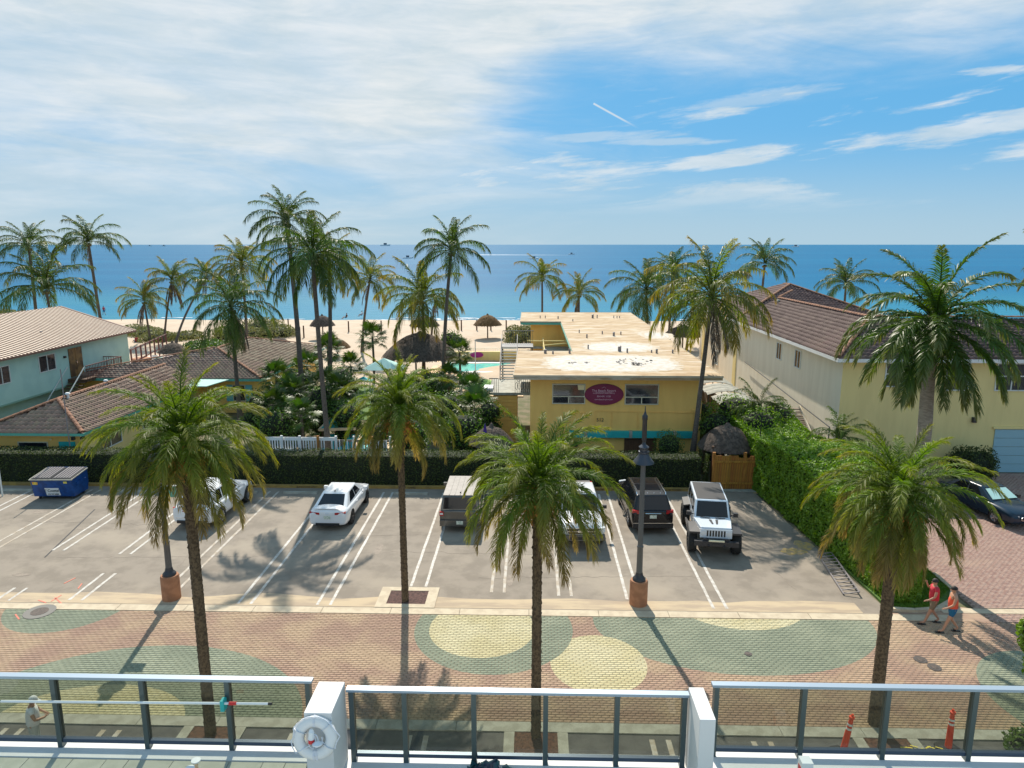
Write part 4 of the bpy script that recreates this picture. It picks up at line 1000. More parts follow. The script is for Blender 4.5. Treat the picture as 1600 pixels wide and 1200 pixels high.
for cx, cy, n, sx, sy in ((892, 567, 9, 10, 2.2), (915, 566.5, 4, 3, 1.5), (972, 565, 10, 9, 3), (993, 569, 34, 10, 2.6), (1018, 564, 4, 4, 2), (985, 562, 6, 14, 3)):
    for k in range(n):
        c = at(cx+r_.gauss(0, sx*.6), cy+r_.gauss(0, sy*.6), 5.388); w = r_.uniform(.03, .14); h = r_.uniform(.05, .3)
        tm.prism([(c.x+w*math.cos(a)*r_.uniform(.6, 1.3), c.y+h*math.sin(a)*r_.uniform(.6, 1.3)) for a in np.linspace(0, 2*PI, 8)[:-1]], 5.388, 5.392)
o = obj('tar_marks', tm, m_tar, ht, world=True); o['kind'] = 'stuff'
for px, py, s, h in ((852, 552, 1, .35), (864, 553, .5, .2), (890, 552, .7, .4), (968, 549, 1.3, .5), (980, 551, .5, .35), (1018, 551, .4, .2), (1026, 552, .7, .35), (1051, 552, .5, .3), (919, 545, .4, .35), (917, 528, .5, .35), (905, 520, .3, .3), (941, 522, .4, .3),
                  (959, 525, .9, .4), (970, 523, .4, .3), (1016, 525, .4, .35), (895, 502, .3, .25), (872, 498, .5, .3), (852, 497, .3, .3), (844, 497, .3, .3), (926, 497, 1.1, .5), (933, 497, .4, .4), (959, 497, .3, .3), (964, 497, .3, .25), (968, 497, .3, .25)):
    c = at(px, py, 5.38); mb = MB(); h *= .75; mb.cyl((c.x, c.y, 5.38), .08*s+.02, .08*s+.02, h, 8); mb.cyl((c.x, c.y, 5.38+h), .11*s+.02, .04, .05, 8); obj('roof_vent', mb, m_lid, ht, world=True)
# facade: windows, teal band, door, pipe work, number
window_y(ht, 1.40, 3.30, 3.48, 4.62, 42.58, [(2.35, 3.48, 3.86)], [(3.89, 1.4, 3.3)])
window_y(ht, 5.82, 7.76, 3.46, 4.62, 42.58, [(6.79, 3.46, 3.84)], [(3.87, 5.82, 7.76)])
mb = MB(); mb.ext([(2.93, 42.55, 4.3), (3.28, 42.55, 4.3), (3.3, 42.55, 4.6), (2.88, 42.55, 4.6)], (0, .02, 0)); obj('window_shade', mb, mat('shade_cream', lin((240, 220, 170)), .8), ht, world=True)
x = 2.42
for w in (.9, 2.55, 2.5, 1.1):
    mb = MB(); mb.box(x, 42.32, 1.36, x+w, 42.58, 1.76); obj('awning_panel', mb, m_teal, ht, world=True); x += w
    if x < 9.8: mb = MB(); mb.box(x+.01, 42.30, 1.34, x+.19, 42.58, 1.78); obj('bracket', mb, m_kerb2, ht, world=True); x += .2
mb = MB(); mb.box(5.82, 42.53, .1, 7.8, 42.58, 1.26)
for k in range(6): mb.box(5.82+k*.33, 42.51, .1, 5.86+k*.33, 42.54, 1.26)
obj('door', mb, m_door, ht, world=True)
mb = MB(); mb.box(5.7, 42.5, .2, 7.9, 42.56, .28); obj('door_sill', mb, m_frame, ht, world=True)
mb = MB()
for a, b in (((4.0, 1.8), (4.0, 2.98)), ((4.0, 2.98), (10.4, 2.9)), ((5.0, 1.8), (5.0, 2.95)), ((9.95, .2), (9.95, 2.9)), ((2.3, 2.6), (2.3, 2.86)), ((2.3, 2.86), (3.2, 2.86)), ((6.6, 1.8), (6.6, 2.95)), ((3.15, 0), (3.15, 1.3))):
    mb.bar((a[0], 42.57, a[1]), (b[0], 42.57, b[1]), .035)
mb.box(3.2, 42.5, 2.72, 3.35, 42.58, 2.9); mb.box(9.85, 42.5, 3.0, 10.05, 42.58, 3.12)
obj('pipe', mb, m_yel, ht, world=True)
text('house_number', '512', .30, m_blackt, ht, (4.30-5.2, 42.575-42.6, 2.42), depth=.01)
mb = MB(); mb.box(2.75, 42.45, .75, 2.95, 42.58, 1.05); obj('wall_lamp', mb, m_black, ht, world=True)
# oval sign
sg = thing('sign', 'oval maroon sign with small pale lettering on the yellow facade between two windows', 'sign', (4.5, 42.52, 4.03))
mb = MB(); mb.ext([(1.19*math.cos(a), 0, .66*math.sin(a)) for a in np.linspace(0, 2*PI, 49)[:-1]], (0, .05, 0)); obj('panel', mb, m_maroon, sg)
mb = MB(); P = [(1.16*math.cos(a), -.006, .63*math.sin(a)) for a in np.linspace(0, 2*PI, 49)]
for a, b in zip(P, P[1:]): mb.bar(a, b, .025, .012)
obj('rim', mb, mat('maroon_rim', lin((104, 16, 44)), .5), sg)
for s, z, sz in (('The Beach Resort', .24, .20), ('OCEANFRONT APARTMENTS', .07, .10), ('954 491 1158', -.12, .15), ('www.beachresort.com', -.31, .12)):
    text('lettering', s, sz, m_signs, sg, (-.02, -.008, z))
mb = MB(); mb.box(-.52, -.012, .135, .5, -.004, .15); mb.bar((-.15, -.008, .40), (0, -.008, .47), .02, .01); mb.bar((0, -.008, .47), (.1, -.008, .40), .02, .01); obj('underline', mb, m_signs, sg)
# stair block
sb = thing('stair_block', 'yellow boarded stair block with a metal stair and railed platform left of the hotel', 'stair tower', (-1.7, 45, 0))
for k in range(13): mb = MB(); mb.box(-2.45, 45.97-.0, .02+k*.245, -.85, 46.03, .25+k*.245); obj('board', mb, m_yel, sb, world=True)
mb = MB(); mb.box(-2.42, 46.04, 0, -.88, 49, 3.18); obj('wall', mb, m_yel, sb, world=True)
mb = MB(); mb.box(-2.75, 45.85, 3.25, .0, 50.8, 3.42); obj('platform', mb, m_kerb2, sb, world=True)
mb = MB(); mb.box(-3.1, 46.3, 3.44, -2.5, 47.5, 3.62); obj('white_box', mb, m_white, sb, world=True)
mb = MB(); 
for px, z in ((-1.9, 2.1), (-1.3, 1.75)):
    mb.ext([(px+.13*(1 if k % 2 else .5)*math.cos(2*PI*k/10), 45.95, z+.13*(1 if k % 2 else .5)*math.sin(2*PI*k/10)) for k in range(10)], (0, .015, 0))
obj('star_ornament', mb, mat('ornament', lin((150, 100, 40)), .6), sb, world=True)
mb = MB()
for x0, x1 in ((-2.7, -2.1), (-1.0, -.05)):
    mb.bar((x0, 45.95, 4.35), (x1, 45.95, 4.35), .05)
    n = int((x1-x0)/.12)
    for k in range(n+1): mb.bar((x0+k*(x1-x0)/n, 45.95, 3.42), (x0+k*(x1-x0)/n, 45.95, 4.35), .025)
for k in range(6):
    a = -1.0+k*.18
    for q in range(8): b1 = a+.09+.08*math.cos(q*PI/4); b2 = a+.09+.08*math.cos((q+1)*PI/4); mb.bar((b1, 45.95, 3.85+.25*math.sin(q*PI/4)), (b2, 45.95, 3.85+.25*math.sin((q+1)*PI/4)), .02)
obj('railing', mb, m_blackm, sb, world=True)
for k in range(11): 
    mb = MB(); mb.box(-2.15, 50.6+k*.3, 3.5+k*.17, -1.05, 50.88+k*.3, 3.55+k*.17); obj('tread', mb, m_kerb2, sb, world=True)
mb = MB()
for xx in (-2.2, -1.0): mb.bar((xx, 50.5, 3.45), (xx, 54, 5.3), .06, .2); mb.bar((xx, 50.5, 4.4), (xx, 54, 6.25), .045)
for xx in (-2.2, -1.0):
    for k in range(5): mb.bar((xx, 50.6+k*.8, 3.5+k*.42), (xx, 50.6+k*.8, 4.45+k*.42), .035)
for k in range(15): mb.bar((-2.2+k*.17, 56, 5.3), (-2.2+k*.17, 56, 6.3), .025)
mb.bar((-2.2, 56, 6.3), (.25, 56, 6.3), .05); mb.box(-2.25, 54, 5.2, .2, 56, 5.3)
for xx in (-2.2, .15): mb.bar((xx, 55.9, 0), (xx, 55.9, 5.3), .1)
obj('stair_frame', mb, m_poleg, sb, world=True)

# mint house with metal roof
mh = thing('mint_house', 'mint green two storey house with a beige ribbed metal roof at the far left', 'building', (-36, 52, 0))
EX, EY, EZ = -34.6, 61.2, 5.55; RX, RY, RZ = -46.9, 69.9, 7.0
RX = -43.2
mb = MB(); mb.box(-52, 30, 2.5, EX-.55, EY-.5, EZ+.02); mb.box(-52, 30, 0, EX-1.3, EY-1.2, 2.5); obj('wall', mb, m_mint, mh, world=True)
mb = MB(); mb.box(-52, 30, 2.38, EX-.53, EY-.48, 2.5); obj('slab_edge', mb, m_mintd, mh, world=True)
mb = MB(); mb.ext([(EX, 30, EZ), (EX, EY, EZ), (RX, EY+3.2, 7.35), (RX, 30, 7.35)], (0, 0, .08)); mb.ext([(RX, 30, 7.35), (RX, EY+3.2, 7.35), (-52, EY, EZ), (-52, 30, EZ)], (0, 0, .08)); obj('roof', mb, m_metalroof, mh, world=True)
mb = MB(); mb.ext([(EX-.55, EY-.5, 2.5), (EX-.55, EY-.5, EZ), (RX, EY-.5, 7.2), (-52, EY-.5, EZ), (-52, EY-.5, 2.5)], (0, .06, 0)); obj('gable', mb, m_mint, mh, world=True)
for k in range(84):
    y = 30.2+k*.37; y1 = min(EY+3.2, y)
    if y > EY-.05: break
    mb = MB(); mb.bar((EX, y, EZ+.10), (RX, y+3.2*(y-30)/(EY-30)*1.0, 7.45), .06, .07); obj('roof_seam', mb, m_rib, mh, world=True)
mb = MB(); mb.bar((EX, 30, EZ+.02), (EX, EY, EZ+.02), .10, .14); mb.bar((EX, EY, EZ+.04), (RX, EY+3.2, 7.4), .1, .14); obj('gutter', mb, m_rib, mh, world=True)
for px, py in ((87, 528), (41, 544)):
    mb = MB(); mb.cyl((-38 if px > 60 else -37.6, 54 if px > 60 else 48.2, 6.05), .1, .1, .35, 8); obj('roof_vent', mb, m_lid, mh, world=True)
XW = EX-.55
window_x(mh, XW, 44.9, 46.3, 3.9, 5.0); window_x(mh, XW, 49.3, 51.0, 4.0, 5.1)
mb = MB(); mb.box(XW-.05, 52.6, 3.0, XW+.05, 54.2, 5.2); mb.box(XW-.06, 53.37, 3.0, XW+.07, 53.43, 5.2); dr = obj('door', mb, mat('screen_door', lin((150, 112, 62)), .6, lin((60, 44, 30)), 1.2, .8), mh, world=True)
mb = MB(); mb.box(XW+.05, 53.36, 4.0, XW+.12, 53.44, 4.15); obj('handle', mb, m_chrome, dr, world=True)
mb = MB(); mb.box(XW, 52.2, 2.75, XW+1.5, 57.0, 2.95); obj('balcony_floor', mb, m_woodd, mh, world=True)
mb = MB()
for k in range(25): mb.bar((XW+1.48, 52.3+k*.195, 2.95), (XW+1.48, 52.3+k*.195, 3.95), .03)
for k in range(8): mb.bar((XW+.05+k*.2, 56.95, 2.95), (XW+.05+k*.2, 56.95, 3.95), .03)
mb.bar((XW+1.48, 52.2, 3.95), (XW+1.48, 57, 3.95), .06); mb.bar((XW, 56.95, 3.95), (XW+1.48, 56.95, 3.95), .06)
obj('balcony_rail', mb, mat('rust_red_rail', lin((110, 62, 56)), .7), mh, world=True)
for k in range(12): mb = MB(); mb.box(XW+.1, 52.0-k*.27, 2.7-k*.2, XW+1.4, 52.28-k*.27, 2.76-k*.2); obj('stair_tread', mb, m_woodd, mh, world=True)
mb = MB()
for xx in (XW+.1, XW+1.4): mb.bar((xx, 52.2, 3.9), (xx, 48.8, 1.3), .06); mb.bar((xx, 48.8, 0), (xx, 48.8, 1.3), .06)
obj('stair_rail', mb, m_framew, mh, world=True)
mb = MB(); mb.box(XW-.3, 52.0, 4.6, XW+.12, 52.2, 4.75); obj('wall_light', mb, m_black, mh, world=True)
mb = MB(); mb.box(XW-.02, 44.5, 1.0, XW+.0, 45.5, 1.1); 
# walled yard with red railing and deck beyond the mint house
yd = thing('deck_fence', 'rust red railing round the white terrace beyond the mint house', 'fence', (-40, 84, 0))
mb = MB()
A, B = at(208, 585), at(262, 555)
for k in range(9):
    p = A.lerp(B, k/8); mb.bar((p.x, p.y, .3), (p.x, p.y, 2.6), .12)
for zz in (1.2, 2.5): mb.bar((A.x, A.y, zz), (B.x, B.y, zz), .09)
obj('rail', mb, mat('rust_red_rail', lin((110, 62, 56)), .7), yd, world=True)
mb = MB(); c0 = at(206, 572); mb.box(c0.x-1, c0.y, .0, c0.x+9, c0.y+6, .25); dk = struct('terrace_deck', mb, mat('pale_pink_deck', lin((226, 204, 196)), .85))
c = at(222, 571, .3); mb = MB(); mb.lathe((c.x, c.y, .25), [(.55, 0), (.95, .75), (.95, .85)], 16); tag(obj('planter', mb, m_terra), 'terracotta tub on the pale terrace beyond the mint house', 'planter')
mb = MB(); c0 = at(208, 590); mb.box(c0.x, c0.y, -.04, c0.x+12, c0.y+7, -.02); struct('side_lawn', mb, m_grass)
gw = MB(); a = at(262, 568); gw.box(a.x-.2, a.y-2, 0, a.x+6, a.y-1.7, 1.0); tag(obj('garden_wall', gw, m_mint), 'low mint garden wall at the foot of the leaning palm', 'wall')
ch = thing('garden_chair', 'white plastic chair on the little lawn beside the mint wall', 'chair', (at(252, 566).x, at(252, 566).y-1.5, 0))
mb = MB(); mb.box(-.3, -.3, .4, .3, .3, .46); obj('seat', mb, m_white, ch)
mb = MB(); mb.box(-.3, .26, .46, .3, .3, 1.0); obj('backrest', mb, m_white, ch)
for sx in (-.27, .27):
    for sy in (-.27, .27): mb = MB(); mb.box(sx-.02, sy-.02, 0, sx+.02, sy+.02, .4); obj('leg', mb, m_white, ch)

# front yellow bungalow with hipped tile roof
b1 = thing('bungalow', 'low yellow bungalow with brown hipped tile roof behind the hedge at the left', 'building', (-29, 44, 0))
ex, ey, ez = -25.35, 38.35, 2.45
ax, ay, az2 = -28.5, 41.2, 3.75
mb = MB(); mb.box(-31.1, ey+.55, 0, ex-.55, 54, 2.36); obj('wall', mb, m_yel2, b1, world=True)
mb = MB(); mb.box(-31.1, ey+.55-.004, 0, ex-.554, ey+.56, 2.34); obj('front_wall', mb, m_yel, b1, world=True)
lx = -37.0
tile_roof(b1, (-31.65, ey, ez), (ex, ey, ez), (ax, ay, az2), (ax, ay, az2), m_tile, 150)
tile_roof(b1, (-31.65, 54, ez), (-31.65, ey, ez), (ax, ay, az2), (ax, 54, az2), m_tile)
tile_roof(b1, (ex, ey, ez), (ex, 54.0, ez), (ax, 54.0, az2), (ax, ay, az2), m_tile, 150)
mb = MB(); mb.ext([(-31.6, ey, ez-.02), (ex-.02, ey+.02, ez-.02), (ex-.02, 54, ez-.02), (-31.6, 54, ez-.02)], (0, 0, -.05)); obj('soffit', mb, m_yel2, b1, world=True)
mb = MB(); mb.box(-31.65, ey-.03, ez-.12, ex+.03, ey, ez+.03); mb.box(ex, ey, ez-.12, ex+.03, 54, ez+.03); obj('fascia', mb, m_tealm, b1, world=True)
ridge(b1, (ex, ey, ez+.1), (ax, ay, az2+.08)); ridge(b1, (ax, ay, az2+.08), (ax, 54, az2+.08)); ridge(b1, (-31.65, ey, ez+.1), (ax, ay, az2+.08))
window_y(b1, -29.5, -27.85, 1.0, 1.78, ey+.54, [], []); 
mb = MB(); mb.box(-27.15, ey+.50, 0, -26.2, ey+.545, 1.85); obj('door', mb, m_teal, b1, world=True)
window_x(b1, ex-.55, 40.6, 42.9, .8, 1.75); window_x(b1, ex-.55, 45.5, 47.0, .9, 1.8)
mb = MB(); mb.lathe((-27.55, ey+.45, 1.95), [(.03, 0), (.07, .05), (.03, .12)], 8); obj('porch_lamp', mb, mat('lamp_bulb', (.9, .75, .4), .3), b1, world=True)
mb = MB(); mb.box(-26.0, ey-.1, 2.1, -25.85, ey+.1, 2.3); mb.box(-25.5, ey-.05, 2.15, -25.4, ey+.25, 2.28); obj('camera_box', mb, m_black, b1, world=True)
for px, py in ((60, 630), (165, 595)):
    p = at(px, py, 4.0); mb = MB(); mb.cyl((p.x, max(p.y, 42), 3.7), .09, .09, .3, 8); mb.cyl((p.x, max(p.y, 42), 4.0), .16, .1, .08, 8); obj('roof_vent', mb, m_white, b1, world=True)
# rear bungalow
b2 = thing('rear_bungalow', 'yellow bungalow with brown hip roof and teal shutters behind the foreground left palm', 'building', (-28, 60, 0))
ex, ey, ez = -20.7, 53.3, 2.8; ax, ay, az2 = -26.4, 58.8, 4.35
mb = MB(); mb.prism([(-35.5, ey+.6), (ex-.6, ey+.6), (ex-.6, 70.4), (-27.6, 70.4)], 0, 2.7); obj('wall', mb, m_yel, b2, world=True)
tile_roof(b2, (-37, ey, ez), (ex, ey, ez), (ax, ay, az2), (-26.6, ay, az2), m_tile, 200)
tile_roof(b2, (-28, 71, ez), (-37, ey, ez), (-26.6, ay, az2), (-26.6, ay, az2), m_tile)
mb = MB(); mb.ext([(-28, 71, ez), (-26.6, ay, az2), (ax, 65.4, az2), (ex, 71, ez)], (0, 0, -.05)); obj('back_roof', mb, m_tile, b2, world=True)
tile_roof(b2, (ex, ey, ez), (ex, 71, ez), (ax, 65.4, az2), (ax, ay, az2), m_tile, 100)
mb = MB(); mb.ext([(-37, ey, ez-.02), (ex, ey, ez-.02), (ex, 71, ez-.02), (-28, 71, ez-.02)], (0, 0, -.05)); obj('soffit', mb, m_yel2, b2, world=True)
mb = MB(); mb.box(-37, ey-.03, ez-.16, ex+.03, ey, ez+.03); mb.box(ex, ey, ez-.16, ex+.03, 71, ez+.03); obj('fascia', mb, m_tealm, b2, world=True)
ridge(b2, (ex, ey, ez+.1), (ax, ay, az2+.08)); ridge(b2, (ax, ay, az2+.08), (ax, 65.4, az2+.08)); ridge(b2, (-37, ey+.3, ez+.15), (-26.6, ay, az2+.1)); ridge(b2, (ax, 65.4, az2+.08), (ex, 71, ez+.1))
window_y(b2, -23.2, -22.3, 1.0, 2.2, ey+.58, [], [])
for x0 in (-23.75, -22.2): mb = MB(); mb.box(x0, ey+.50, .95, x0+.5, ey+.56, 2.25); obj('shutter', mb, mat('shutter_blue', lin((110, 180, 186)), .7), b2, world=True)
mb = MB(); mb.ext([(-26.6, 51.5, 2.55), (-24.2, 51.5, 2.55), (-23.2, 53.2, 2.75), (-26.0, 53.2, 2.75)], (0, 0, .06)); obj('canopy', mb, m_mint, b2, world=True)

# right house: cream side wall, yellow front, tile roofs
rh_ = thing('tiled_house', 'large two storey house with maroon tile roof, cream side and yellow front at the right', 'building', (24, 50, 0))
X0, Y0, Z0 = 17.25, 39.8, 6.7
mb = MB(); mb.box(X0+.5, Y0+.5, 0, 36, 49.0, 6.6); mb.box(X0+.504, 49.0, 0, 24, 60, 6.6); mb.box(X0+.5, 60, 0, 30.4, 74.5, 6.6); obj('wall', mb, m_yel2, rh_, world=True)
mb = MB(); mb.box(X0+.492, Y0+.494, 0, X0+.498, 74.5, 6.58); obj('side_wall', mb, m_cream, rh_, world=True)
P1 = (20.8, 44.1, 8.5)
tile_roof(rh_, (X0, Y0, Z0), (36.5, Y0, Z0), (36.5, 44.1, 8.5), P1, m_tile2, 150)
tile_roof(rh_, (X0, 60.5, Z0), (X0, Y0, Z0), P1, (20.8, 60.5, 8.5), m_tile2, 100)
tile_roof(rh_, (24.3, 48.4, Z0), (24.3, 60.5, Z0), (20.8, 60.5, 8.5), (20.8, 44.9, 8.5), m_tile2)
tile_roof(rh_, (36.5, 48.4, Z0), (24.3, 48.4, Z0), (20.8, 44.1, 8.5), (36.5, 44.1, 8.5), m_tile2)
PK = (23.9, 66.8, 9.35); PK2 = (23.9, 68.3, 9.35)
tile_roof(rh_, (X0, 60.3, Z0), (30.5, 60.3, Z0), PK, PK, m_tile2, 50)
tile_roof(rh_, (X0, 75, Z0), (X0, 60.3, Z0), PK, PK2, m_tile2)
tile_roof(rh_, (30.5, 60.3, Z0), (30.5, 75, Z0), PK2, PK, m_tile2)
for a, b in (((X0, Y0, Z0+.1), (20.8, 44.1, 8.6)), ((20.8, 44.1, 8.6), (20.8, 60.5, 8.6)), ((20.8, 44.1, 8.6), (36.5, 44.1, 8.6)), (PK, (30.5, 60.3, Z0+.1)), (PK, (X0, 60.3, Z0+.1)), (PK, PK2), ((20.8, 60.4, 8.62), (22.4, 62, 9.1))):
    ridge(rh_, Vector(a)+Vector((0, 0, .04)), b)
mb = MB(); mb.box(X0-.02, Y0-.04, Z0-.18, 36.5, Y0, Z0+.02); mb.box(X0-.04, Y0, Z0-.18, X0, 75, Z0+.02); mb.box(30.5, 60.3, Z0-.18, 30.53, 75, Z0); obj('gutter', mb, m_white, rh_, world=True)
mb = MB(); mb.box(X0, Y0, Z0-.06, 36.5, 49, Z0-.03); mb.box(X0, 49, Z0-.06, 24.3, 60.3, Z0-.03); mb.box(X0, 60.3, Z0-.06, 30.5, 75, Z0-.03); obj('soffit', mb, m_white, rh_, world=True)
for x0, x1, z0 in ((20.2, 21.5, 5.1), (23.6, 24.8, 4.9), (26.4, 28.1, 4.9), (29.6, 31.2, 4.9)):
    window_y(rh_, x0, x1, z0, 6.38, Y0+.48, [((x0+x1)/2, z0, 6.38)] if x1-x0 > 1.5 else [], [((z0+6.38)/2+.05, x0, x1)], m_framew)
mb = MB()
for k in range(5): mb.box(26.7, Y0+.44, .03+k*.515, 31.2, Y0+.485, .525+k*.515)
obj('garage_door', mb, m_garage, rh_, world=True)
mb = MB(); mb.box(26.55, Y0+.40, 2.62, 31.35, Y0+.49, 2.75); obj('garage_frame', mb, m_yel2, rh_, world=True)
mb = MB(); mb.box(25.3, Y0+.3, 3.0, 25.5, Y0+.49, 3.3); obj('wall_lamp', mb, m_blackm, rh_, world=True)
for y0, z0, z1 in ((46.6, 5.0, 6.1), (50.2, 5.0, 6.1), (62, 4.9, 6.0), (67, 1.8, 3.0), (70.5, 4.9, 6.0)): window_x(rh_, X0+.48, y0+.0, y0+.9, z0, z1)
mb = MB(); mb.box(X0+.44, 61.0, .2, X0+.49, 61.9, 6.2); mb.box(X0+.44, 72.5, .2, X0+.49, 73.4, 6.2); obj('pilaster', mb, m_yel2, rh_, world=True)
for px, py, z in ((1216, 473, 8.3), (1249, 487, 7.9), (1325, 503, 7.7), (1278, 513, 7.2), (1333, 512, 7.6), (1243, 483, 8)):
    p = at(px, py, z); mb = MB(); mb.cyl((p.x, p.y, z-.25), .1, .1, .4, 8); mb.cyl((p.x, p.y, z+.15), .17, .1, .1, 8); obj('roof_vent', mb, m_kerb2, rh_, world=True)
# side stair, low wall and bins between the houses
ss = thing('side_stair', 'outside stair with thin handrail climbing along the cream side wall', 'stairs', (17, 45, 0))
for k in range(14): mb = MB(); mb.box(16.2, 41.8+k*.3, .2+k*.17, 17.6, 42.08+k*.3, .27+k*.17); obj('tread', mb, m_woodg, ss, world=True)
mb = MB(); mb.bar((16.15, 41.6, .15), (16.15, 46, 2.6), .06, .25); mb.bar((17.65, 41.6, .15), (17.65, 46, 2.6), .06, .25); obj('stringer', mb, m_cream, ss, world=True)
mb = MB(); mb.bar((17.55, 40.9, 2.5), (17.55, 58, 3.6), .05); mb.bar((17.55, 40.9, .3), (17.55, 40.9, 2.5), .06); obj('handrail', mb, m_poleg, ss, world=True)
mb = MB(); mb.box(15.2, 41.0, 0, 17.2, 41.2, 1.45); tag(obj('low_wall', mb, m_whiteS), 'short white wall at the foot of the side stair', 'wall')
bn = thing('bin', 'blue plastic bin beside the short white wall', 'bin', (16.9, 40.1, 0)); mb = MB(); mb.box(-.35, -.35, 0, .35, .35, .95); obj('body', mb, m_blue, bn); mb = MB(); mb.box(-.4, -.4, .955, .4, .4, 1.05); obj('lid', mb, mat('bin_lid_blue', lin((40, 80, 190)), .4), bn)
bn = thing('bin', 'white lidded bin next to the blue bin', 'bin', (17.0, 39.1, 0)); mb = MB(); mb.box(-.3, -.3, 0, .3, .3, .95); obj('body', mb, m_kerb2, bn); mb = MB(); mb.box(-.35, -.35, .955, .35, .35, 1.03); obj('lid', mb, m_white, bn)
# alley: grey board fence and scalloped white canopies
fe = thing('board_fence', 'tall grey board fence along the alley beside the hotel', 'fence', (13.3, 52, 0))
for k in range(52): 
    mb = MB(); 
    if k == 0: mb.box(-.02, -.12, 0, .02, .12, 2.5); fbm = mb.mesh('board', m_woodg)
    link('board', fbm, fe, (rnd.uniform(-.02, .02), -7.5+k*.27, rnd.uniform(-.05, .02)))
for i, (yy, l) in enumerate(((48.5, 'nearest'), (52.0, 'second'), (55.5, 'third'), (61.0, 'farthest'))):
    cn = thing('canopy', l+' of the white scalloped canopies over the alley fence', 'canopy', (14.2, yy, 0), 0, 'white canopies over the alley')
    mb = MB(); V = []; F = []; nx_, ny_ = 12, 4
    for a in range(ny_+1):
        for b in range(nx_+1): V.append((-1.4+2.8*a/ny_, -1.4+2.8*b/nx_, 2.35+.3*math.sin(PI*a/ny_)+.10*abs(math.sin(PI*b/nx_*3))))
    for a in range(ny_):
        for b in range(nx_): F.append((a*(nx_+1)+b, a*(nx_+1)+b+1, (a+1)*(nx_+1)+b+1, (a+1)*(nx_+1)+b))
    mb.add(V, F); mb.add([(x, y, z-.03) for x, y, z in V], [f[::-1] for f in F]); obj('cover', mb, m_kerb2, cn)
    mb = MB()
    for sx in (-1.3, 1.3):
        for sy in (-1.3, 1.3): mb.bar((sx, sy, 0), (sx, sy, 2.35), .06)
    obj('frame', mb, m_poleg, cn)
mb = MB(); mb.box(11.4, 40, -.04, 17.7, 76, -.015); struct('alley_paving', mb, m_kerb2)

# thatched roofs -------------------------------------------------------------
def thatch(name, label, x, y, Rr, zt, ze, posts, m, seed, group=None, peak=.12, square=False, strands=900):
    t = thing(name, label, 'thatched hut', (x, y, 0), 0, group); r = np.random.RandomState(seed); rr = random.Random(seed)
    prof = []
    for k in range(9):
        u = k/8; rad = peak*Rr*(1-u)+Rr*(u**.85)*1.0; z = zt-(zt-ze)*(u**1.35)
        prof.append((max(.03, rad), z)); 
    prof = prof[::-1]
    V = []; F = []; n = 36
    for i, (rad, z) in enumerate(prof):
        for k in range(n):
            a = 2*PI*k/n; q = rad*(1+r.normal(0, .012)); V.append((q*math.cos(a), q*math.sin(a), z+r.normal(0, .015)-(rr.uniform(0, .12)*Rr/2.5 if i == 0 else 0)))
    for i in range(8):
        for k in range(n): F.append((i*n+k, i*n+(k+1) % n, (i+1)*n+(k+1) % n, (i+1)*n+k))
    F.append(tuple(range(8*n, 9*n)))
    mb = MB(); mb.add(V, F)
    for q in range(strands):
        u = rr.random()**.5; a = rr.uniform(0, 6.283); u2 = min(1.06, u+rr.uniform(.06, .16)); 
        def pp(u, a, off): rad = peak*Rr*(1-u)+Rr*(u**.85); z = zt-(zt-ze)*(u**1.35); return Vector((rad*math.cos(a), rad*math.sin(a), z+off))
        p0 = pp(u, a, .035); p1 = pp(u2, a+rr.uniform(-.02, .02), .06*rr.random()); w = .012*Rr/1.5+.01; s_ = Vector((-math.sin(a), math.cos(a), 0))*w
        mb.add([p0-s_, p0+s_, p1+s_*.5, p1-s_*.5], [(0, 1, 2, 3)])
    obj('roof', mb, m, t)
    mb = MB(); mb.lathe((0, 0, zt-.05), [(peak*Rr+.12, -.08), (peak*Rr*.8, .1), (.05, .28)], 10, jit=.03); obj('cap', mb, m, t)
    for (dx, dy) in posts: mb = MB(); mb.cyl((dx, dy, 0), .09, .08, ze+.25, 8); obj('post', mb, m_woodd, t)
    return t
four = lambda a: [(-a, -a), (a, -a), (a, a), (-a, a)]
def hut(px, pyb, Rr, zt, ze, label, m, seed, posts=((0, 0),), **k):
    c = at(px, pyb); return thatch('beach_hut', label, c.x, c.y, Rr, zt, ze, posts, m, seed, group='thatched huts on the beach', **k)
hut(762, 529, 2.0, 3.3, 1.95, 'tan palm thatch umbrella alone on the sand, seen above the pool', m_thatch2, 1)
hut(505, 530, 1.75, 3.3, 1.95, 'grey thatch umbrella seen between the tall palm trunks', m_thatch, 2)
hut(528, 560, 1.5, 2.3, 1.3, 'tan thatch umbrella low behind the garden, right of the tall trunks', m_thatch2, 3)
hut(664, 531, 2.1, 3.3, 2.0, 'grey thatch umbrella behind the centre pair of palms', m_thatch, 4)
hut(1066, 550, 2.4, 3.2, 2.1, 'shaded thatch umbrella in the gap beside the leaning palm', m_thatch, 5)
hut(437, 545, 1.5, 1.4, .6, 'low grey thatch roof just above the rear bungalow ridge', m_thatch, 6)
hut(272, 566, 1.6, 2.2, 1.2, 'small grey thatch roof at the foot of the leaning palm', m_thatch, 7)
thatch('tiki_bar', 'largest grey thatched roof, over the pool bar behind the garden', -11.0, 70, 3.7, 4.35, 2.15, [(-2.6, -2), (2.6, -2), (-2.6, 2), (2.6, 2), (0, -2.8), (0, 2.8)], m_thatch, 8, peak=.10, strands=2600)
gt = thatch('gate_hut', 'shaggy grey thatched roof over the wooden gate', 11.0, 38.7, 1.55, 3.05, 1.95, four(1.0), m_thatch, 9, peak=.18, strands=2200)
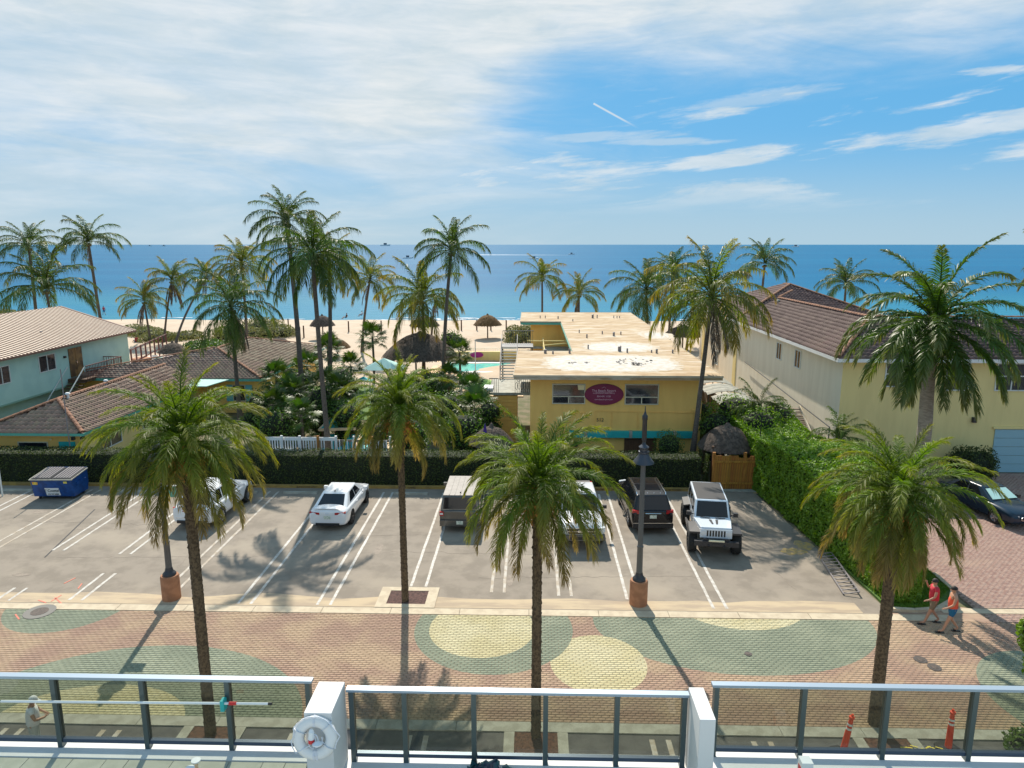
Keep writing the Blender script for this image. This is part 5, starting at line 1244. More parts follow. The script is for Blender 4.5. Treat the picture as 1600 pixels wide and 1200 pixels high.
thatch('small_tiki_roof', 'small thatched roof just behind the hedge left of the centre foreground palm', aty(768, 700, 39.4).x, 39.4, 1.25, 2.75, 1.85, four(.7), m_thatch, 10, peak=.15, strands=1500)

# wooden gate and fence
gf = thing('wooden_gate', 'tan wooden board gate and fence under the thatched roof', 'gate', (11.4, 37.0, 0))
mb = MB(); mb.box(-.075, -.015, 0, .075, .015, 1); bd = mb.mesh('board', m_wood)
for k in range(25):
    x = 9.95+k*.125+.06
    if 37 < 0: pass
    o = link('board', bd, gf, (x-11.4, rnd.uniform(-.008, .008), .02)); o.scale = (.78, 1, 1.86+rnd.uniform(-.02, .02)-(.12 if 9 < k < 15 else 0))
for x in (9.9, 11.55, 12.55, 13.1):
    mb = MB(); mb.box(x-.07, 36.97, 0, x+.07, 37.11, 2.05 if x != 12.55 else 2.5); obj('post', mb, m_wood, gf, world=True)
mb = MB(); mb.box(9.9, 36.92, .3, 13.1, 36.975, .4); mb.box(9.9, 36.92, 1.5, 13.1, 36.975, 1.6); obj('rail', mb, m_wood, gf, world=True)
ns = thing('notice', 'small grey notice board on the wooden gate', 'notice', (12.35, 36.9, 1.45)); mb = MB(); mb.box(-.22, -.02, -.28, .22, .01, .28); obj('board', mb, mat('notice_grey', lin((120, 132, 136)), .6), ns)
for i, s in enumerate(('PRIVATE', 'PROPERTY', 'HOTEL', 'GUESTS', 'ONLY')): text('lettering', s, .085, m_white, ns, (0, -.024, .2-i*.1))
mb = MB(); c = aty(1190, 640, 37.3); mb.bar((c.x, 37.3, 1.8), (c.x+.05, 37.3, 4.2), .04); mb.box(c.x-.12, 37.2, 1.9, c.x+.14, 37.4, 2.15)
tag(obj('antenna_mast', mb, m_black), 'thin black mast standing behind the wooden fence beside the tall hedge', 'mast')
mb = MB(); mb.box(9.4, 36.56, -.1, 13.0, 36.95, .02); struct('gate_sill', mb, m_kerb2)
# white picket fence behind the hedge
pf = thing('picket_fence', 'white picket fence with grey weathered sections behind the hedge', 'fence', (-12.3, 39.2, 0))
def fpt(px): return aty(px, 700, 39.0+(0 if px < 490 else .0)).x
xa, xb = fpt(412), fpt(610)
mb = MB(); mb.box(-.035, -.012, 0, .035, .012, 1.5); pk = mb.mesh('picket', m_white); pk2 = mb.mesh('picket', m_woodg)
n = int((xb-xa)/.15)
for k in range(n):
    x = xa+k*.15; 
    if abs(x+11.6) < .12: continue
    o = link('picket', pk if (k % 3 or k < 20) and k % 7 else pk2, pf, (x+12.3, 0, .60)); o.scale.z = .88+.05*rnd.random()
for k in range(8):
    x = xa+k*(xb-xa)/7; mb = MB(); mb.box(x-.06, 39.02, 0, x+.06, 39.14, 2.25); obj('post', mb, m_white if k % 3 else m_wood, pf, world=True)
mb = MB(); mb.box(xa, 39.22, 1.92, xb-3.2, 39.26, 2.12); mb.box(xa, 39.22, 1.2, xb, 39.26, 1.28); obj('rail', mb, m_white, pf, world=True)
mb = MB(); mb.box(xb-3.2, 39.22, 1.86, xb, 39.26, 1.98); obj('weathered_rail', mb, m_woodg, pf, world=True)
mb = MB(); mb.box(xa-.3, 38.95, 1.2, xa+1.7, 38.99, 1.5); tag(obj('white_board', mb, m_white), 'plain white board leaning at the left end of the picket fence', 'board')
# teal canopies, pool and garden things
tcan = thing('teal_canopy', 'teal cloth canopy with tan edge behind the picket fence', 'canopy', (-10.6, 45, 0))
def P3(px, py, Y): return aty(px, py, Y)
mb = MB(); mb.ext([P3(500, 672, 44), P3(528, 643, 48), P3(552, 655, 48), P3(550, 670, 44)], (0, 0, .04)); obj('cloth', mb, m_tealc, tcan, world=True)
mb = MB(); mb.ext([P3(498, 674, 43.9), P3(556, 672, 43.9), P3(556, 668, 43.9), P3(498, 670, 43.9)], (0, .05, 0)); a = P3(498, 672, 44); b = P3(527, 641, 48); mb.bar(a, b, .1); obj('edge', mb, m_decks, tcan, world=True)
mb = MB()
for px in (504, 524, 548):
    a = P3(px, 674, 44.2); mb = MB(); mb.bar((a.x, 44.2, 0), (a.x, 44.2, a.z), .08); obj('post', mb, m_woodd, tcan, world=True)
for i, (px, l) in enumerate(((515, 'left'), (542, 'middle'), (572, 'right'))):
    a = P3(px, 684, 43.5); lg = thing('lounger', l+' of three teal loungers under the teal canopy', 'lounger', (a.x, 43.5, 0), rnd.uniform(-.4, .4), 'teal loungers')
    mb = MB(); mb.box(-.35, -.9, .3, .35, .3, .38); obj('seat', mb, m_tealc, lg); mb = MB(); mb.ext([(-.35, .3, .34), (.35, .3, .34), (.35, .95, .85), (-.35, .95, .85)], (0, -.04, .06)); obj('backrest', mb, m_tealc, lg)
    for sx in (-.3, .3): mb = MB(); mb.box(sx-.03, -.8, 0, sx+.03, -.74, .3); mb.box(sx-.03, .2, 0, sx+.03, .26, .3); obj('leg', mb, m_white, lg)
mb = MB(); mb.box(-16, 41, -.04, -6.8, 47.5, -.02); struct('patio', mb, m_decks)
mb = MB(); mb.box(-10.6, 60.5, -.04, -.6, 79.5, .05); struct('pool_deck', mb, m_decks)
pl0, pl1 = at(735, 581), at(800, 570)
mb = MB(); mb.box(-8.8, 72.3, .0, -2.2, 77.6, .07); struct('pool', mb, m_pool)
mb = MB(); mb.prism([(-9.3, 71.8), (-1.7, 71.8), (-1.7, 72.3), (-9.3, 72.3)], 0, .12); mb.prism([(-9.3, 77.6), (-1.7, 77.6), (-1.7, 78.1), (-9.3, 78.1)], 0, .12); struct('pool_edge', mb, m_white)
mb = MB(); mb.box(-10.2, 79.5, 0, -.2, 79.8, 1.1); tag(obj('beach_wall', mb, m_yel2), 'low yellow wall between the pool and the beach', 'wall')
mb = MB(); mb.ext([(.75*math.cos(a), 0, .32*math.sin(a)) for a in np.linspace(0, 2*PI, 25)[:-1]], (0, .04, 0)); c = aty(745, 561, 79.4); tag(obj('oval_plaque', mb, m_pink, loc=(c.x, 79.4, .75)), 'small purple oval plaque on the low yellow beach wall', 'plaque')
pb = thing('parasol', 'open lime green parasol by the hotel stair block', 'parasol', (aty(752, 600, 55).x, 55, 0))
mb = MB(); mb.lathe((0, 0, 2.0), [(1.75, 0), (1.6, .12), (.9, .42), (.1, .62)], 8, cap=False); mb.lathe((0, 0, 1.97), [(1.73, 0), (.1, .6)], 8, cap=False); obj('canopy', mb, m_green, pb, smooth=20)
mb = MB(); mb.bar((0, 0, 0), (0, 0, 2.75), .05, n=8); obj('pole', mb, m_woodd, pb)
for i, (px, py, Y, col, l) in enumerate(((600, 575, 62, m_mint, 'pale aqua folded parasol and cabana near the big thatched roof'), (568, 595, 56, m_tealc, 'small teal tent on the lawn between the palms'), (745, 592, 58, mat('orange_cloth', lin((222, 140, 50)), .8), 'orange chair cushion behind the green parasol'))):
    c = aty(px, py, Y); t = thing('cabana', l, 'cabana', (c.x, Y, 0)); mb = MB(); w = (1.8, .7, .5)[i]; z = max(.7, c.z)
    mb.add([(-w, -w*.7, z), (w, -w*.7, z), (w, w*.7, z), (-w, w*.7, z), (0, 0, z+.5*w)], [(0, 1, 4), (1, 2, 4), (2, 3, 4), (3, 0, 4), (0, 3, 2, 1)]); obj('cover', mb, col, t)
    mb = MB()
    for sx in (-.85, .85):
        for sy in (-.6, .6): mb.bar((sx*w, sy*w, 0), (sx*w, sy*w, z), .05)
    obj('frame', mb, m_white, t)
mb = MB(); c = aty(743, 585, 69); mb.bar((c.x, 69, 0), (c.x, 69, 3.9), .08); tag(obj('pole', mb, m_framew), 'slim pale pole at the edge of the pool', 'pole')
fc = thing('pool_fence', 'thin picket railing between the pool and the sand', 'fence', (-6, 80.5, 0)); mb = MB()
for k in range(46): mb.bar((-10.5+k*.25, 80.5, 0), (-10.5+k*.25, 80.5, 1.35), .03)
mb.bar((-10.5, 80.5, 1.3), (.9, 80.5, 1.3), .05); obj('bars', mb, m_framew, fc, world=True)
ln = at(560, 590); mb = MB(); mb.box(-22, 52, -.04, -10.8, 66, -.02); struct('garden_lawn', mb, m_grass)
# purple folded umbrella and pots near the small tiki roof
c = aty(758, 690, 38.9); t = thing('folded_umbrella', 'folded purple umbrella in front of the small thatched roof', 'umbrella', (c.x, 38.9, 0))
mb = MB(); mb.lathe((0, 0, 2.05), [(.10, 0), (.15, .3), (.05, .9), (.01, 1.05)], 8); obj('cloth', mb, m_purple, t); mb = MB(); mb.bar((0, 0, 0), (0, 0, 2.1), .05); obj('pole', mb, m_woodd, t)
# wooden posts on the beach
pts_ = [(469, 530, 'first'), (475, 528, 'second'), (545, 520, 'third'), (571, 519, 'fourth'), (596, 519, 'fifth'), (451, 516, 'nearest the dune'), (721, 518, 'left of the tan thatch umbrella'), (745, 518, 'just left of the tan thatch umbrella'), (767, 518, 'behind the tan thatch umbrella'), (791, 518, 'right of the tan thatch umbrella')]
for px, py, l in pts_:
    c = at(px, py); mb = MB(); mb.cyl((0, 0, 0), .11, .10, 1.75, 8)
    tag(obj('wooden_post', mb, m_woodd, loc=(c.x, c.y, 0)), 'bare wooden post in the sand, %s' % (l if 'the' in l else l+' from the left of the row'), 'post', 'wooden posts along the beach')

# sea traffic
def boat(label, px, py, L, rz=0.0, wake=0):
    c = at(px, py, -.4); t = thing('boat', label, 'boat', (c.x, c.y, -.4), rz)
    mb = MB(); w = L*.16; mb.add([(-L/2, -w, .1), (L*.25, -w, .1), (L/2, 0, .3), (L*.25, w, .1), (-L/2, w, .1), (-L/2, -w, L*.12), (L*.28, -w, L*.14), (L*.55, 0, L*.17), (L*.28, w, L*.14), (-L/2, w, L*.12)],
        [(0, 4, 3, 2, 1), (5, 6, 7, 8, 9), (0, 1, 6, 5), (1, 2, 7, 6), (2, 3, 8, 7), (3, 4, 9, 8), (4, 0, 5, 9)]); obj('hull', mb, m_white, t)
    mb = MB(); mb.box(-L*.15, -w*.6, L*.12, L*.15, w*.6, L*.30); obj('cabin', mb, mat('boat_dark', (.08, .10, .13), .4), t)
    return t
boat('small motorboat with a long white wake crossing the sea in the centre', 893, 398, 9)
boat('tiny dark boat below the end of the wake', 834, 405, 9, .3)
boat('tiny boat left of the tall centre palm', 637, 404, 10, .2)
boat('ship on the horizon above the centre of the beach', 602, 384.3, 90, 0)
boat('tiny boat on the horizon at the left, left one of two', 234, 384.8, 30, .2)
boat('tiny boat on the horizon at the left, right one of two', 256, 384.8, 34, .1)
boat('tiny boat near the horizon at the right over the tiled roof', 1243, 386, 40, .2)
mb = MB(); a = at(888, 398.6, -.37); b = at(745, 398.2, -.37); n = 40; P = []
for i in range(n+1): p = a.lerp(b, i/n); P.append((p.x, p.y+(1+i*.3)*(.8+.4*rnd.random()), -.37))
for i in range(n, -1, -1): p = a.lerp(b, i/n); P.append((p.x, p.y-(1+i*.25)*(.8+.4*rnd.random()), -.37))
mb.ext(P, (0, 0, .05)); tag(obj('wake', mb, m_foam), kind='stuff')

# ------------------------------------------------------------------ vehicles
def loft_body(name, secs, mt, parent, wheels, wr, hw, sub=2, arch=True):
    """secs: (y, halfwidth, zbot, zside, ztop) rear to front"""
    V = []; F = []; n = None
    for (y, w, zb, zs, zt) in secs:
        half = [(w*.80, zb), (w*.96, zb+.07), (w, zb+(zs-zb)*.45), (w*.985, zs-.10), (w*.93, zs), (w*.55, zt)]
        ring = [(-x, z) for x, z in half]+[(x, z) for x, z in half[::-1]]
        n = len(ring); V += [(x, y, z) for x, z in ring]
    for i in range(len(secs)-1):
        for k in range(n): F.append((i*n+k, i*n+(k+1) % n, (i+1)*n+(k+1) % n, (i+1)*n+k))
    F.append(tuple(range(n))); F.append(tuple(range((len(secs)-1)*n, len(secs)*n))[::-1])
    mb = MB(); mb.add(V, F); o = obj(name, mb, [mt, m_black], parent, smooth=35)
    sm = o.modifiers.new('s', 'SUBSURF'); sm.levels = sub; sm.render_levels = sub
    cut = None
    if arch:
        cb = MB()
        for wy in wheels:
            for sx in (-1, 1):
                cb.tube([(sx*(hw-.30), wy, wr), (sx*(hw+.2), wy, wr)], wr+.055, 22)
        cut = obj('cutter', cb, m_black); cut.parent = parent
        bm_ = o.modifiers.new('b', 'BOOLEAN'); bm_.operation = 'DIFFERENCE'; bm_.object = cut; bm_.solver = 'EXACT'
    bpy.context.view_layer.update()
    dg = bpy.context.evaluated_depsgraph_get(); me = bpy.data.meshes.new_from_object(o.evaluated_get(dg)); o.modifiers.clear(); o.data = me
    me.shade_smooth(); me.set_sharp_from_angle(angle=R(32))
    if cut: bpy.data.objects.remove(cut)
    return o
def wheel(parent, x, y, r, w, rim_m, knobby=False, spokes=5):
    s = 1 if x > 0 else -1
    o = thing_part(parent, 'wheel', (x, y, r))
    mb = MB(); n = 28 if not knobby else 36; prof = [(r*.62, -w/2), (r*.93, -w/2), (r, -w*.36), (r, w*.36), (r*.93, w/2), (r*.62, w/2)]
    V = []; F = []
    for q, z in prof:
        for k in range(n): a = 2*PI*k/n; qq = q*(1+(.035 if knobby and k % 2 and q > r*.9 else 0)); V.append((z, qq*math.cos(a), qq*math.sin(a)))
    for i in range(5):
        for k in range(n): F.append((i*n+k, i*n+(k+1) % n, (i+1)*n+(k+1) % n, (i+1)*n+k))
    mb.add(V, F); obj('tyre', mb, m_rubber, o, smooth=30)
    mb = MB(); R0 = r*.63
    V = []; F = []
    for q, z in ((R0, s*w*.42), (R0*.93, s*w*.30), (R0*.9, 0), (.01, 0)):
        for k in range(24): a = 2*PI*k/24; V.append((z, q*math.cos(a), q*math.sin(a)))
    for i in range(3):
        for k in range(24): F.append((i*24+k, i*24+(k+1) % 24, (i+1)*24+(k+1) % 24, (i+1)*24+k))
    mb.add(V, F)
    for k in range(spokes):
        a = 2*PI*k/spokes; mb.bar((s*w*.30, .03*math.cos(a), .03*math.sin(a)), (s*w*.34, R0*.96*math.cos(a), R0*.96*math.sin(a)), .075, .05)
    mb.tube([(s*w*.25, 0, 0), (s*w*.40, 0, 0)], .07, 10)
    obj('rim', mb, rim_m, o)
def thing_part(parent, name, loc):
    o = bpy.data.objects.new(name, None); COL.objects.link(o); o.parent = parent; o.location = loc; o.empty_display_size = .1; return o
def quadpanel(c, s0, s1, t0, t1, off):
    """c: 4 corners bl,br,tr,tl (Vector)"""
    bl, br, tr, tl = [Vector(p) for p in c]; nrm = (br-bl).cross(tl-bl).normalized()
    def P(s, t): return (bl*(1-s)+br*s)*(1-t)+(tl*(1-s)+tr*s)*t
    return [P(s0, t0)+nrm*off, P(s1, t0)+nrm*off, P(s1, t1)+nrm*off, P(s0, t1)+nrm*off], nrm
def cabin(parent, yb0, yr0, yr1, yb1, hb, hr, zb, zr, paint, splits, mtop=None, topinset=.08, bev=.07, rw=(.08, .92, .12, .9), ww=(.06, .94, .08, .92)):
    """glasshouse: yb0 rear base, yr0 rear roof, yr1 front roof, yb1 front base"""
    B = [Vector((-hb, yb0, zb)), Vector((hb, yb0, zb)), Vector((hb, yb1, zb)), Vector((-hb, yb1, zb))]
    T = [Vector((-hr, yr0, zr)), Vector((hr, yr0, zr)), Vector((hr, yr1, zr)), Vector((-hr, yr1, zr))]
    bm = bmesh.new(); vs = [bm.verts.new(p) for p in B+T]
    for f in ((0, 3, 2, 1), (4, 5, 6, 7), (0, 1, 5, 4), (1, 2, 6, 5), (2, 3, 7, 6), (3, 0, 4, 7)): bm.faces.new([vs[i] for i in f])
    bmesh.ops.bevel(bm, geom=[e for e in bm.edges if e.verts[0].co.z > zb+.01 or e.verts[1].co.z > zb+.01], offset=bev, segments=3, profile=.6, affect='EDGES')
    me = bpy.data.meshes.new('cabin'); bm.to_mesh(me); bm.free(); me.materials.append(paint); me.shade_smooth(); me.set_sharp_from_angle(angle=R(35)); link('cabin', me, parent)
    def pan(name, c, s0, s1, t0, t1, m=m_cglass, off=.006):
        q, nr = quadpanel(c, s0, s1, t0, t1, off); mb = MB(); mb.ext(q, -nr*.012); obj(name, mb, m, parent)
    pan('rear_window', (B[0], B[1], T[1], T[0]), *rw)
    pan('windshield', (B[2], B[3], T[3], T[2]), *ww)
    for side in (0, 1):
        for s0, s1 in splits:
            if side: pan('side_window', (B[1], B[2], T[2], T[1]), s0, s1, .14, .86)
            else: pan('side_window', (B[3], B[0], T[0], T[3]), 1-s1, 1-s0, .14, .86)
    if mtop:
        mb = MB(); mb.box(-hr+topinset, yr0+topinset*1.6, zr-.01, hr-topinset, yr1-topinset, zr+.014); obj('roof_panel', mb, mtop, parent)
def lamp_box(parent, name, x0, x1, y, z0, z1, m, d=.05, both=True, slant=0.0, wrap=0.0):
    for s in ((-1, 1) if both else (1,)):
        mb = MB(); sg_ = 1 if y > 0 else -1; y_ = y+sg_*.035
        P = [(s*x0, y_, z0), (s*x1, y_-sg_*wrap*.75, z0+slant), (s*x1, y_-sg_*wrap*.75, z1+slant*.5), (s*x0, y_, z1)]
        mb.ext(P, (0, sg_*-(d+.05), 0)); obj(name, mb, m, parent)
def mirrors(parent, x, y, z, m, sz=.1):
    for s in (-1, 1):
        mb = MB(); mb.box(s*(x+.16)-.09, y-.07, z-.07, s*(x+.16)+.09, y+.07, z+.09); mb.bar((s*(x-.05), y, z-.03), (s*(x+.1), y, z), .04); obj('mirror', mb, m, parent)
def plate(parent, y, z, w=.31, h=.16):
    mb = MB(); mb.box(-w/2, min(y, y*1.0), z, w/2, y+(.012 if y > 0 else -.012), z+h); obj('licence_plate', mb, m_plate, parent)
def seams(parent, xs, y_, z0, z1, hwf, m=m_black):
    mb = MB()
    for s in (-1, 1):
        for y in xs: mb.bar((s*hwf, y, z0), (s*(hwf-.02), y, z1), .012, .012)
    obj('door_seam', mb, m, parent)
def handles(parent, ys, hw, z, m):
    for s in (-1, 1):
        for y in ys: mb = MB(); mb.box(s*hw-.012, y-.09, z, s*hw+.012, y+.09, z+.03); obj('door_handle', mb, m, parent)

# white fastback sedan
c = at(514, 832); car = thing('sedan', 'white four door sedan seen from behind, parked in the middle of the lot', 'car', (-9.27, 33.1, 0), R(-1))
S = [(-2.42, .78, .34, .80, .92), (-2.36, .88, .24, .92, 1.06), (-1.95, .915, .2, .96, 1.10), (-1.2, .925, .19, .94, 1.02), (0, .925, .19, .90, .98), (1.0, .92, .19, .90, 1.0), (1.6, .91, .2, .84, .93), (2.15, .87, .22, .74, .80), (2.40, .72, .3, .6, .64)]
loft_body('body', S, m_carw, car, (-1.42, 1.42), .34, .92)
cabin(car, -1.98, -.95, .35, 1.28, .80, .60, .94, 1.43, m_carw, ((.18, .50), (.53, .80)), rw=(.1, .9, .16, .84))
for x in (-.82, .82):
    for y in (-1.42, 1.42): wheel(car, x, y, .34, .22, m_rimd if y > 0 else m_rimd, spokes=5)
lamp_box(car, 'tail_light', .36, .84, -2.40, .80, .90, m_redl, .08, slant=.03, wrap=.12)
lamp_box(car, 'head_light', .5, .8, 2.30, .62, .70, m_headl, .1, wrap=.2)
mb = MB(); mb.box(-.55, -2.44, .28, .55, -2.30, .40); obj('diffuser', mb, m_black, car)
plate(car, -2.425, .60); mirrors(car, .84, .78, 1.0, m_carw); handles(car, (-.55, .45), .925, .82, m_carw)
mb = MB(); mb.ext([(-.7, -2.36, 1.06), (.7, -2.36, 1.06), (.66, -2.2, 1.09), (-.66, -2.2, 1.09)], (0, 0, .02)); obj('spoiler', mb, m_carw, car)
mb = MB(); mb.ext([(-.03, -1.05, 1.44), (.03, -1.05, 1.44), (0, -.88, 1.44)], (0, 0, .05)); obj('antenna', mb, m_black, car)
mb = MB(); mb.bar((-.08, -2.425, .86), (.08, -2.425, .86), .05, .02, n=8); obj('badge', mb, m_chrome, car)
# white coupe style crossover
car = thing('suv', 'white sloping roofed SUV seen from behind, under the crown of the foreground left palm', 'car', (-15.5, 33.0, 0), R(-2))
S = [(-2.42, .82, .44, 1.0, 1.08), (-2.38, .93, .30, 1.06, 1.18), (-2.0, .975, .26, 1.10, 1.2), (-1.2, .985, .25, 1.06, 1.14), (0, .985, .25, 1.02, 1.10), (1.0, .98, .25, 1.02, 1.14), (1.7, .97, .26, .98, 1.1), (2.2, .93, .28, .88, .96), (2.42, .78, .38, .7, .74)]
loft_body('body', S, m_carw, car, (-1.46, 1.46), .40, .98)
cabin(car, -2.2, -1.55, .35, 1.22, .86, .66, 1.08, 1.66, m_carw, ((.16, .34), (.37, .60), (.62, .84)), rw=(.09, .91, .12, .80))
for x in (-.87, .87):
    for y in (-1.46, 1.46): wheel(car, x, y, .40, .26, m_rim, spokes=7)
for z in (.92, 1.02): lamp_box(car, 'tail_light', .30, .93, -2.41, z, z+.035, m_redl, .06, slant=.02, wrap=.22)
lamp_box(car, 'head_light', .5, .86, 2.3, .78, .86, m_headl, .1, wrap=.25)
mb = MB(); mb.box(-.7, -2.45, .36, .7, -2.35, .50); obj('diffuser', mb, m_black, car)
mb = MB(); mb.box(-.75, -2.43, .62, .75, -2.40, .64); obj('chrome_strip', mb, m_chrome, car)
plate(car, -2.43, .46); mirrors(car, .88, .75, 1.14, m_carw); handles(car, (-.6, .45), .985, .92, m_chrome)
mb = MB(); mb.ext([(-.6, -1.85, 1.67), (.6, -1.85, 1.67), (.62, -1.5, 1.70), (-.62, -1.5, 1.70)], (0, 0, .03)); obj('spoiler', mb, m_carw, car)
# boxy grey wagon
car = thing('wagon', 'boxy dark grey wagon with pale silver roof, seen from behind beside the centre palm', 'car', (-3.2, 33.25, 0), 0)
S = [(-2.52, .90, .34, .98, 1.02), (-2.48, .955, .26, 1.02, 1.06), (-2.0, .965, .24, 1.03, 1.08), (0, .965, .23, 1.02, 1.08), (1.2, .965, .23, 1.02, 1.1), (2.2, .95, .25, .98, 1.04), (2.52, .85, .32, .85, .9)]
loft_body('body', S, m_carg, car, (-1.5, 1.5), .37, .965)
cabin(car, -2.42, -2.28, .55, 1.25, .90, .80, 1.02, 1.68, m_carg, ((.05, .27), (.29, .53), (.55, .80)), mtop=m_cars, topinset=.02, rw=(.06, .94, .10, .88))
for k in (-.5, -.25, 0, .25, .5): mb = MB(); mb.box(k-.02, -2.2, 1.694, k+.02, .4, 1.71); obj('roof_groove', mb, m_cars, car)
for x in (-.84, .84):
    for y in (-1.5, 1.5): wheel(car, x, y, .37, .24, m_rim, spokes=5)
lamp_box(car, 'tail_light', .74, .93, -2.515, .80, 1.0, m_redl, .05); lamp_box(car, 'tail_light_lens', .77, .90, -2.522, .86, .94, m_headl, .03)
lamp_box(car, 'head_light', .6, .9, 2.5, .74, .86, m_headl, .08)
mb = MB(); mb.box(-.92, -2.60, .32, .92, -2.46, .60); obj('bumper', mb, m_carg, car)
mb = MB()
for z in (.78, .84, .90, .96): mb.box(-.7, -2.52, z, .7, -2.505, z+.015)
obj('tailgate_rib', mb, m_carg, car); plate(car, -2.605, .42); mirrors(car, .9, 1.0, 1.1, m_carg); handles(car, (-.6, .5), .965, .92, m_chrome)
mb = MB(); mb.ext([(-.03, -2.0, 1.71), (.03, -2.0, 1.71), (0, -1.8, 1.71)], (0, 0, .06)); obj('antenna', mb, m_black, car)
# black three row SUV
car = thing('suv', 'black SUV with silver roof rails seen from behind, beside the pale jeep style car', 'car', (5.55, 33.2, 0), R(1.5))
S = [(-2.48, .86, .40, 1.02, 1.08), (-2.44, .95, .30, 1.08, 1.12), (-2.0, .975, .27, 1.10, 1.14), (0, .98, .26, 1.06, 1.12), (1.2, .975, .26, 1.06, 1.14), (2.1, .95, .28, 1.0, 1.06), (2.48, .80, .38, .82, .88)]
loft_body('body', S, m_cark, car, (-1.45, 1.45), .39, .98)
cabin(car, -2.36, -2.0, .55, 1.35, .88, .70, 1.06, 1.72, m_cark, ((.07, .27), (.29, .52), (.55, .80)), rw=(.07, .93, .1, .84))
for y0, y1 in ((-1.35, -.45), (-.35, .4)): mb = MB(); mb.box(-.55, y0, 1.712, .55, y1, 1.728); obj('sunroof', mb, m_cglass, car)
for s in (-1, 1): mb = MB(); mb.tube([(s*.66, -1.9, 1.70), (s*.67, -1.8, 1.78), (s*.68, .3, 1.78), (s*.66, .5, 1.70)], .022, 6); obj('roof_rail', mb, m_chrome, car)
for k in (-.45, -.15, .15, .45): mb = MB(); mb.cyl((k, -1.75, 1.715), .025, .01, .03, 6); obj('roof_stud', mb, m_chrome, car)
for x in (-.86, .86):
    for y in (-1.45, 1.45): wheel(car, x, y, .39, .25, m_rim, spokes=6)
lamp_box(car, 'tail_light', .60, .94, -2.47, .98, 1.12, m_redl, .08, slant=.02, wrap=.15); lamp_box(car, 'head_light', .5, .85, 2.4, .85, .97, m_headl, .1, wrap=.2)
mb = MB(); mb.bar((-.36, -2.50, 1.0), (.36, -2.50, 1.0), .05, .05, n=8); mb.box(-.9, -2.53, .55, .9, -2.50, .57); obj('chrome_strip', mb, m_chrome, car)
mb = MB(); mb.box(-.92, -2.56, .34, .92, -2.44, .52); obj('bumper', mb, m_black, car); plate(car, -2.505, .78); mirrors(car, .9, .95, 1.15, m_cark)
mb = MB()
for s in (-1, 1): mb.box(s*.99-.012, -1.0, .40, s*.99+.012, 1.0, .44)
obj('side_strip', mb, m_chrome, car)
# white pickup seen from the front
car = thing('pickup_truck', 'white pickup truck facing the street, half hidden under the centre foreground palm', 'truck', (2.25, 31.75, 0), PI+R(1))
S = [(-2.92, .93, .55, 1.18, 1.2), (-2.88, .99, .48, 1.22, 1.24), (-1, 1.0, .46, 1.22, 1.26), (1.2, 1.0, .46, 1.2, 1.3), (2.3, .99, .46, 1.16, 1.28), (2.75, .97, .48, 1.06, 1.16), (2.90, .88, .55, .9, .98)]
loft_body('body', S, m_carw, car, (-1.75, 1.85), .42, 1.0)
cabin(car, -1.0, -.75, .75, 1.5, .93, .76, 1.18, 1.88, m_carw, ((.08, .42), (.46, .78)))
mb = MB(); mb.box(-.82, -2.75, 1.15, .82, -1.15, 1.262); obj('bed_cover', mb, m_black, car)
for x in (-.86, .86):
    for y in (-1.75, 1.85): wheel(car, x, y, .42, .28, m_rim, spokes=6)
mb = MB(); mb.ext([(-.62, 2.93, .78), (.62, 2.93, .78), (.70, 2.93, 1.02), (-.70, 2.93, 1.02)], (0, -.1, 0)); obj('grille', mb, m_blackm, car)
mb = MB(); mb.box(-.68, 2.94, .895, .68, 2.965, .925); mb.box(-.22, 2.95, .86, .22, 2.975, .96); obj('grille_bar', mb, m_chrome, car)
mb = MB(); mb.ext([(-.95, 2.78, .50), (.95, 2.78, .50), (.95, 2.78, .74), (-.95, 2.78, .74)], (0, .22, 0)); obj('bumper', mb, m_cars, car)
mb = MB(); mb.box(-.55, 3.0, .55, .55, 3.012, .68); obj('air_intake', mb, m_black, car)
lamp_box(car, 'head_light', .70, .96, 2.93, .84, 1.04, m_headl, .14, wrap=.18); lamp_box(car, 'tail_light', .85, .97, -2.94, .9, 1.15, m_redl, .05)
for s in (-1, 1): mb = MB(); mb.ext([(s*.25-.09, 1.6, 1.285), (s*.25+.09, 1.6, 1.285), (s*.25+.06, 2.4, 1.26), (s*.25-.06, 2.4, 1.26)], (0, 0, .035)); obj('hood_scoop', mb, m_blackm, car)
mirrors(car, .98, 1.0, 1.3, m_black); handles(car, (-.5, .5), 1.0, 1.02, m_carw)
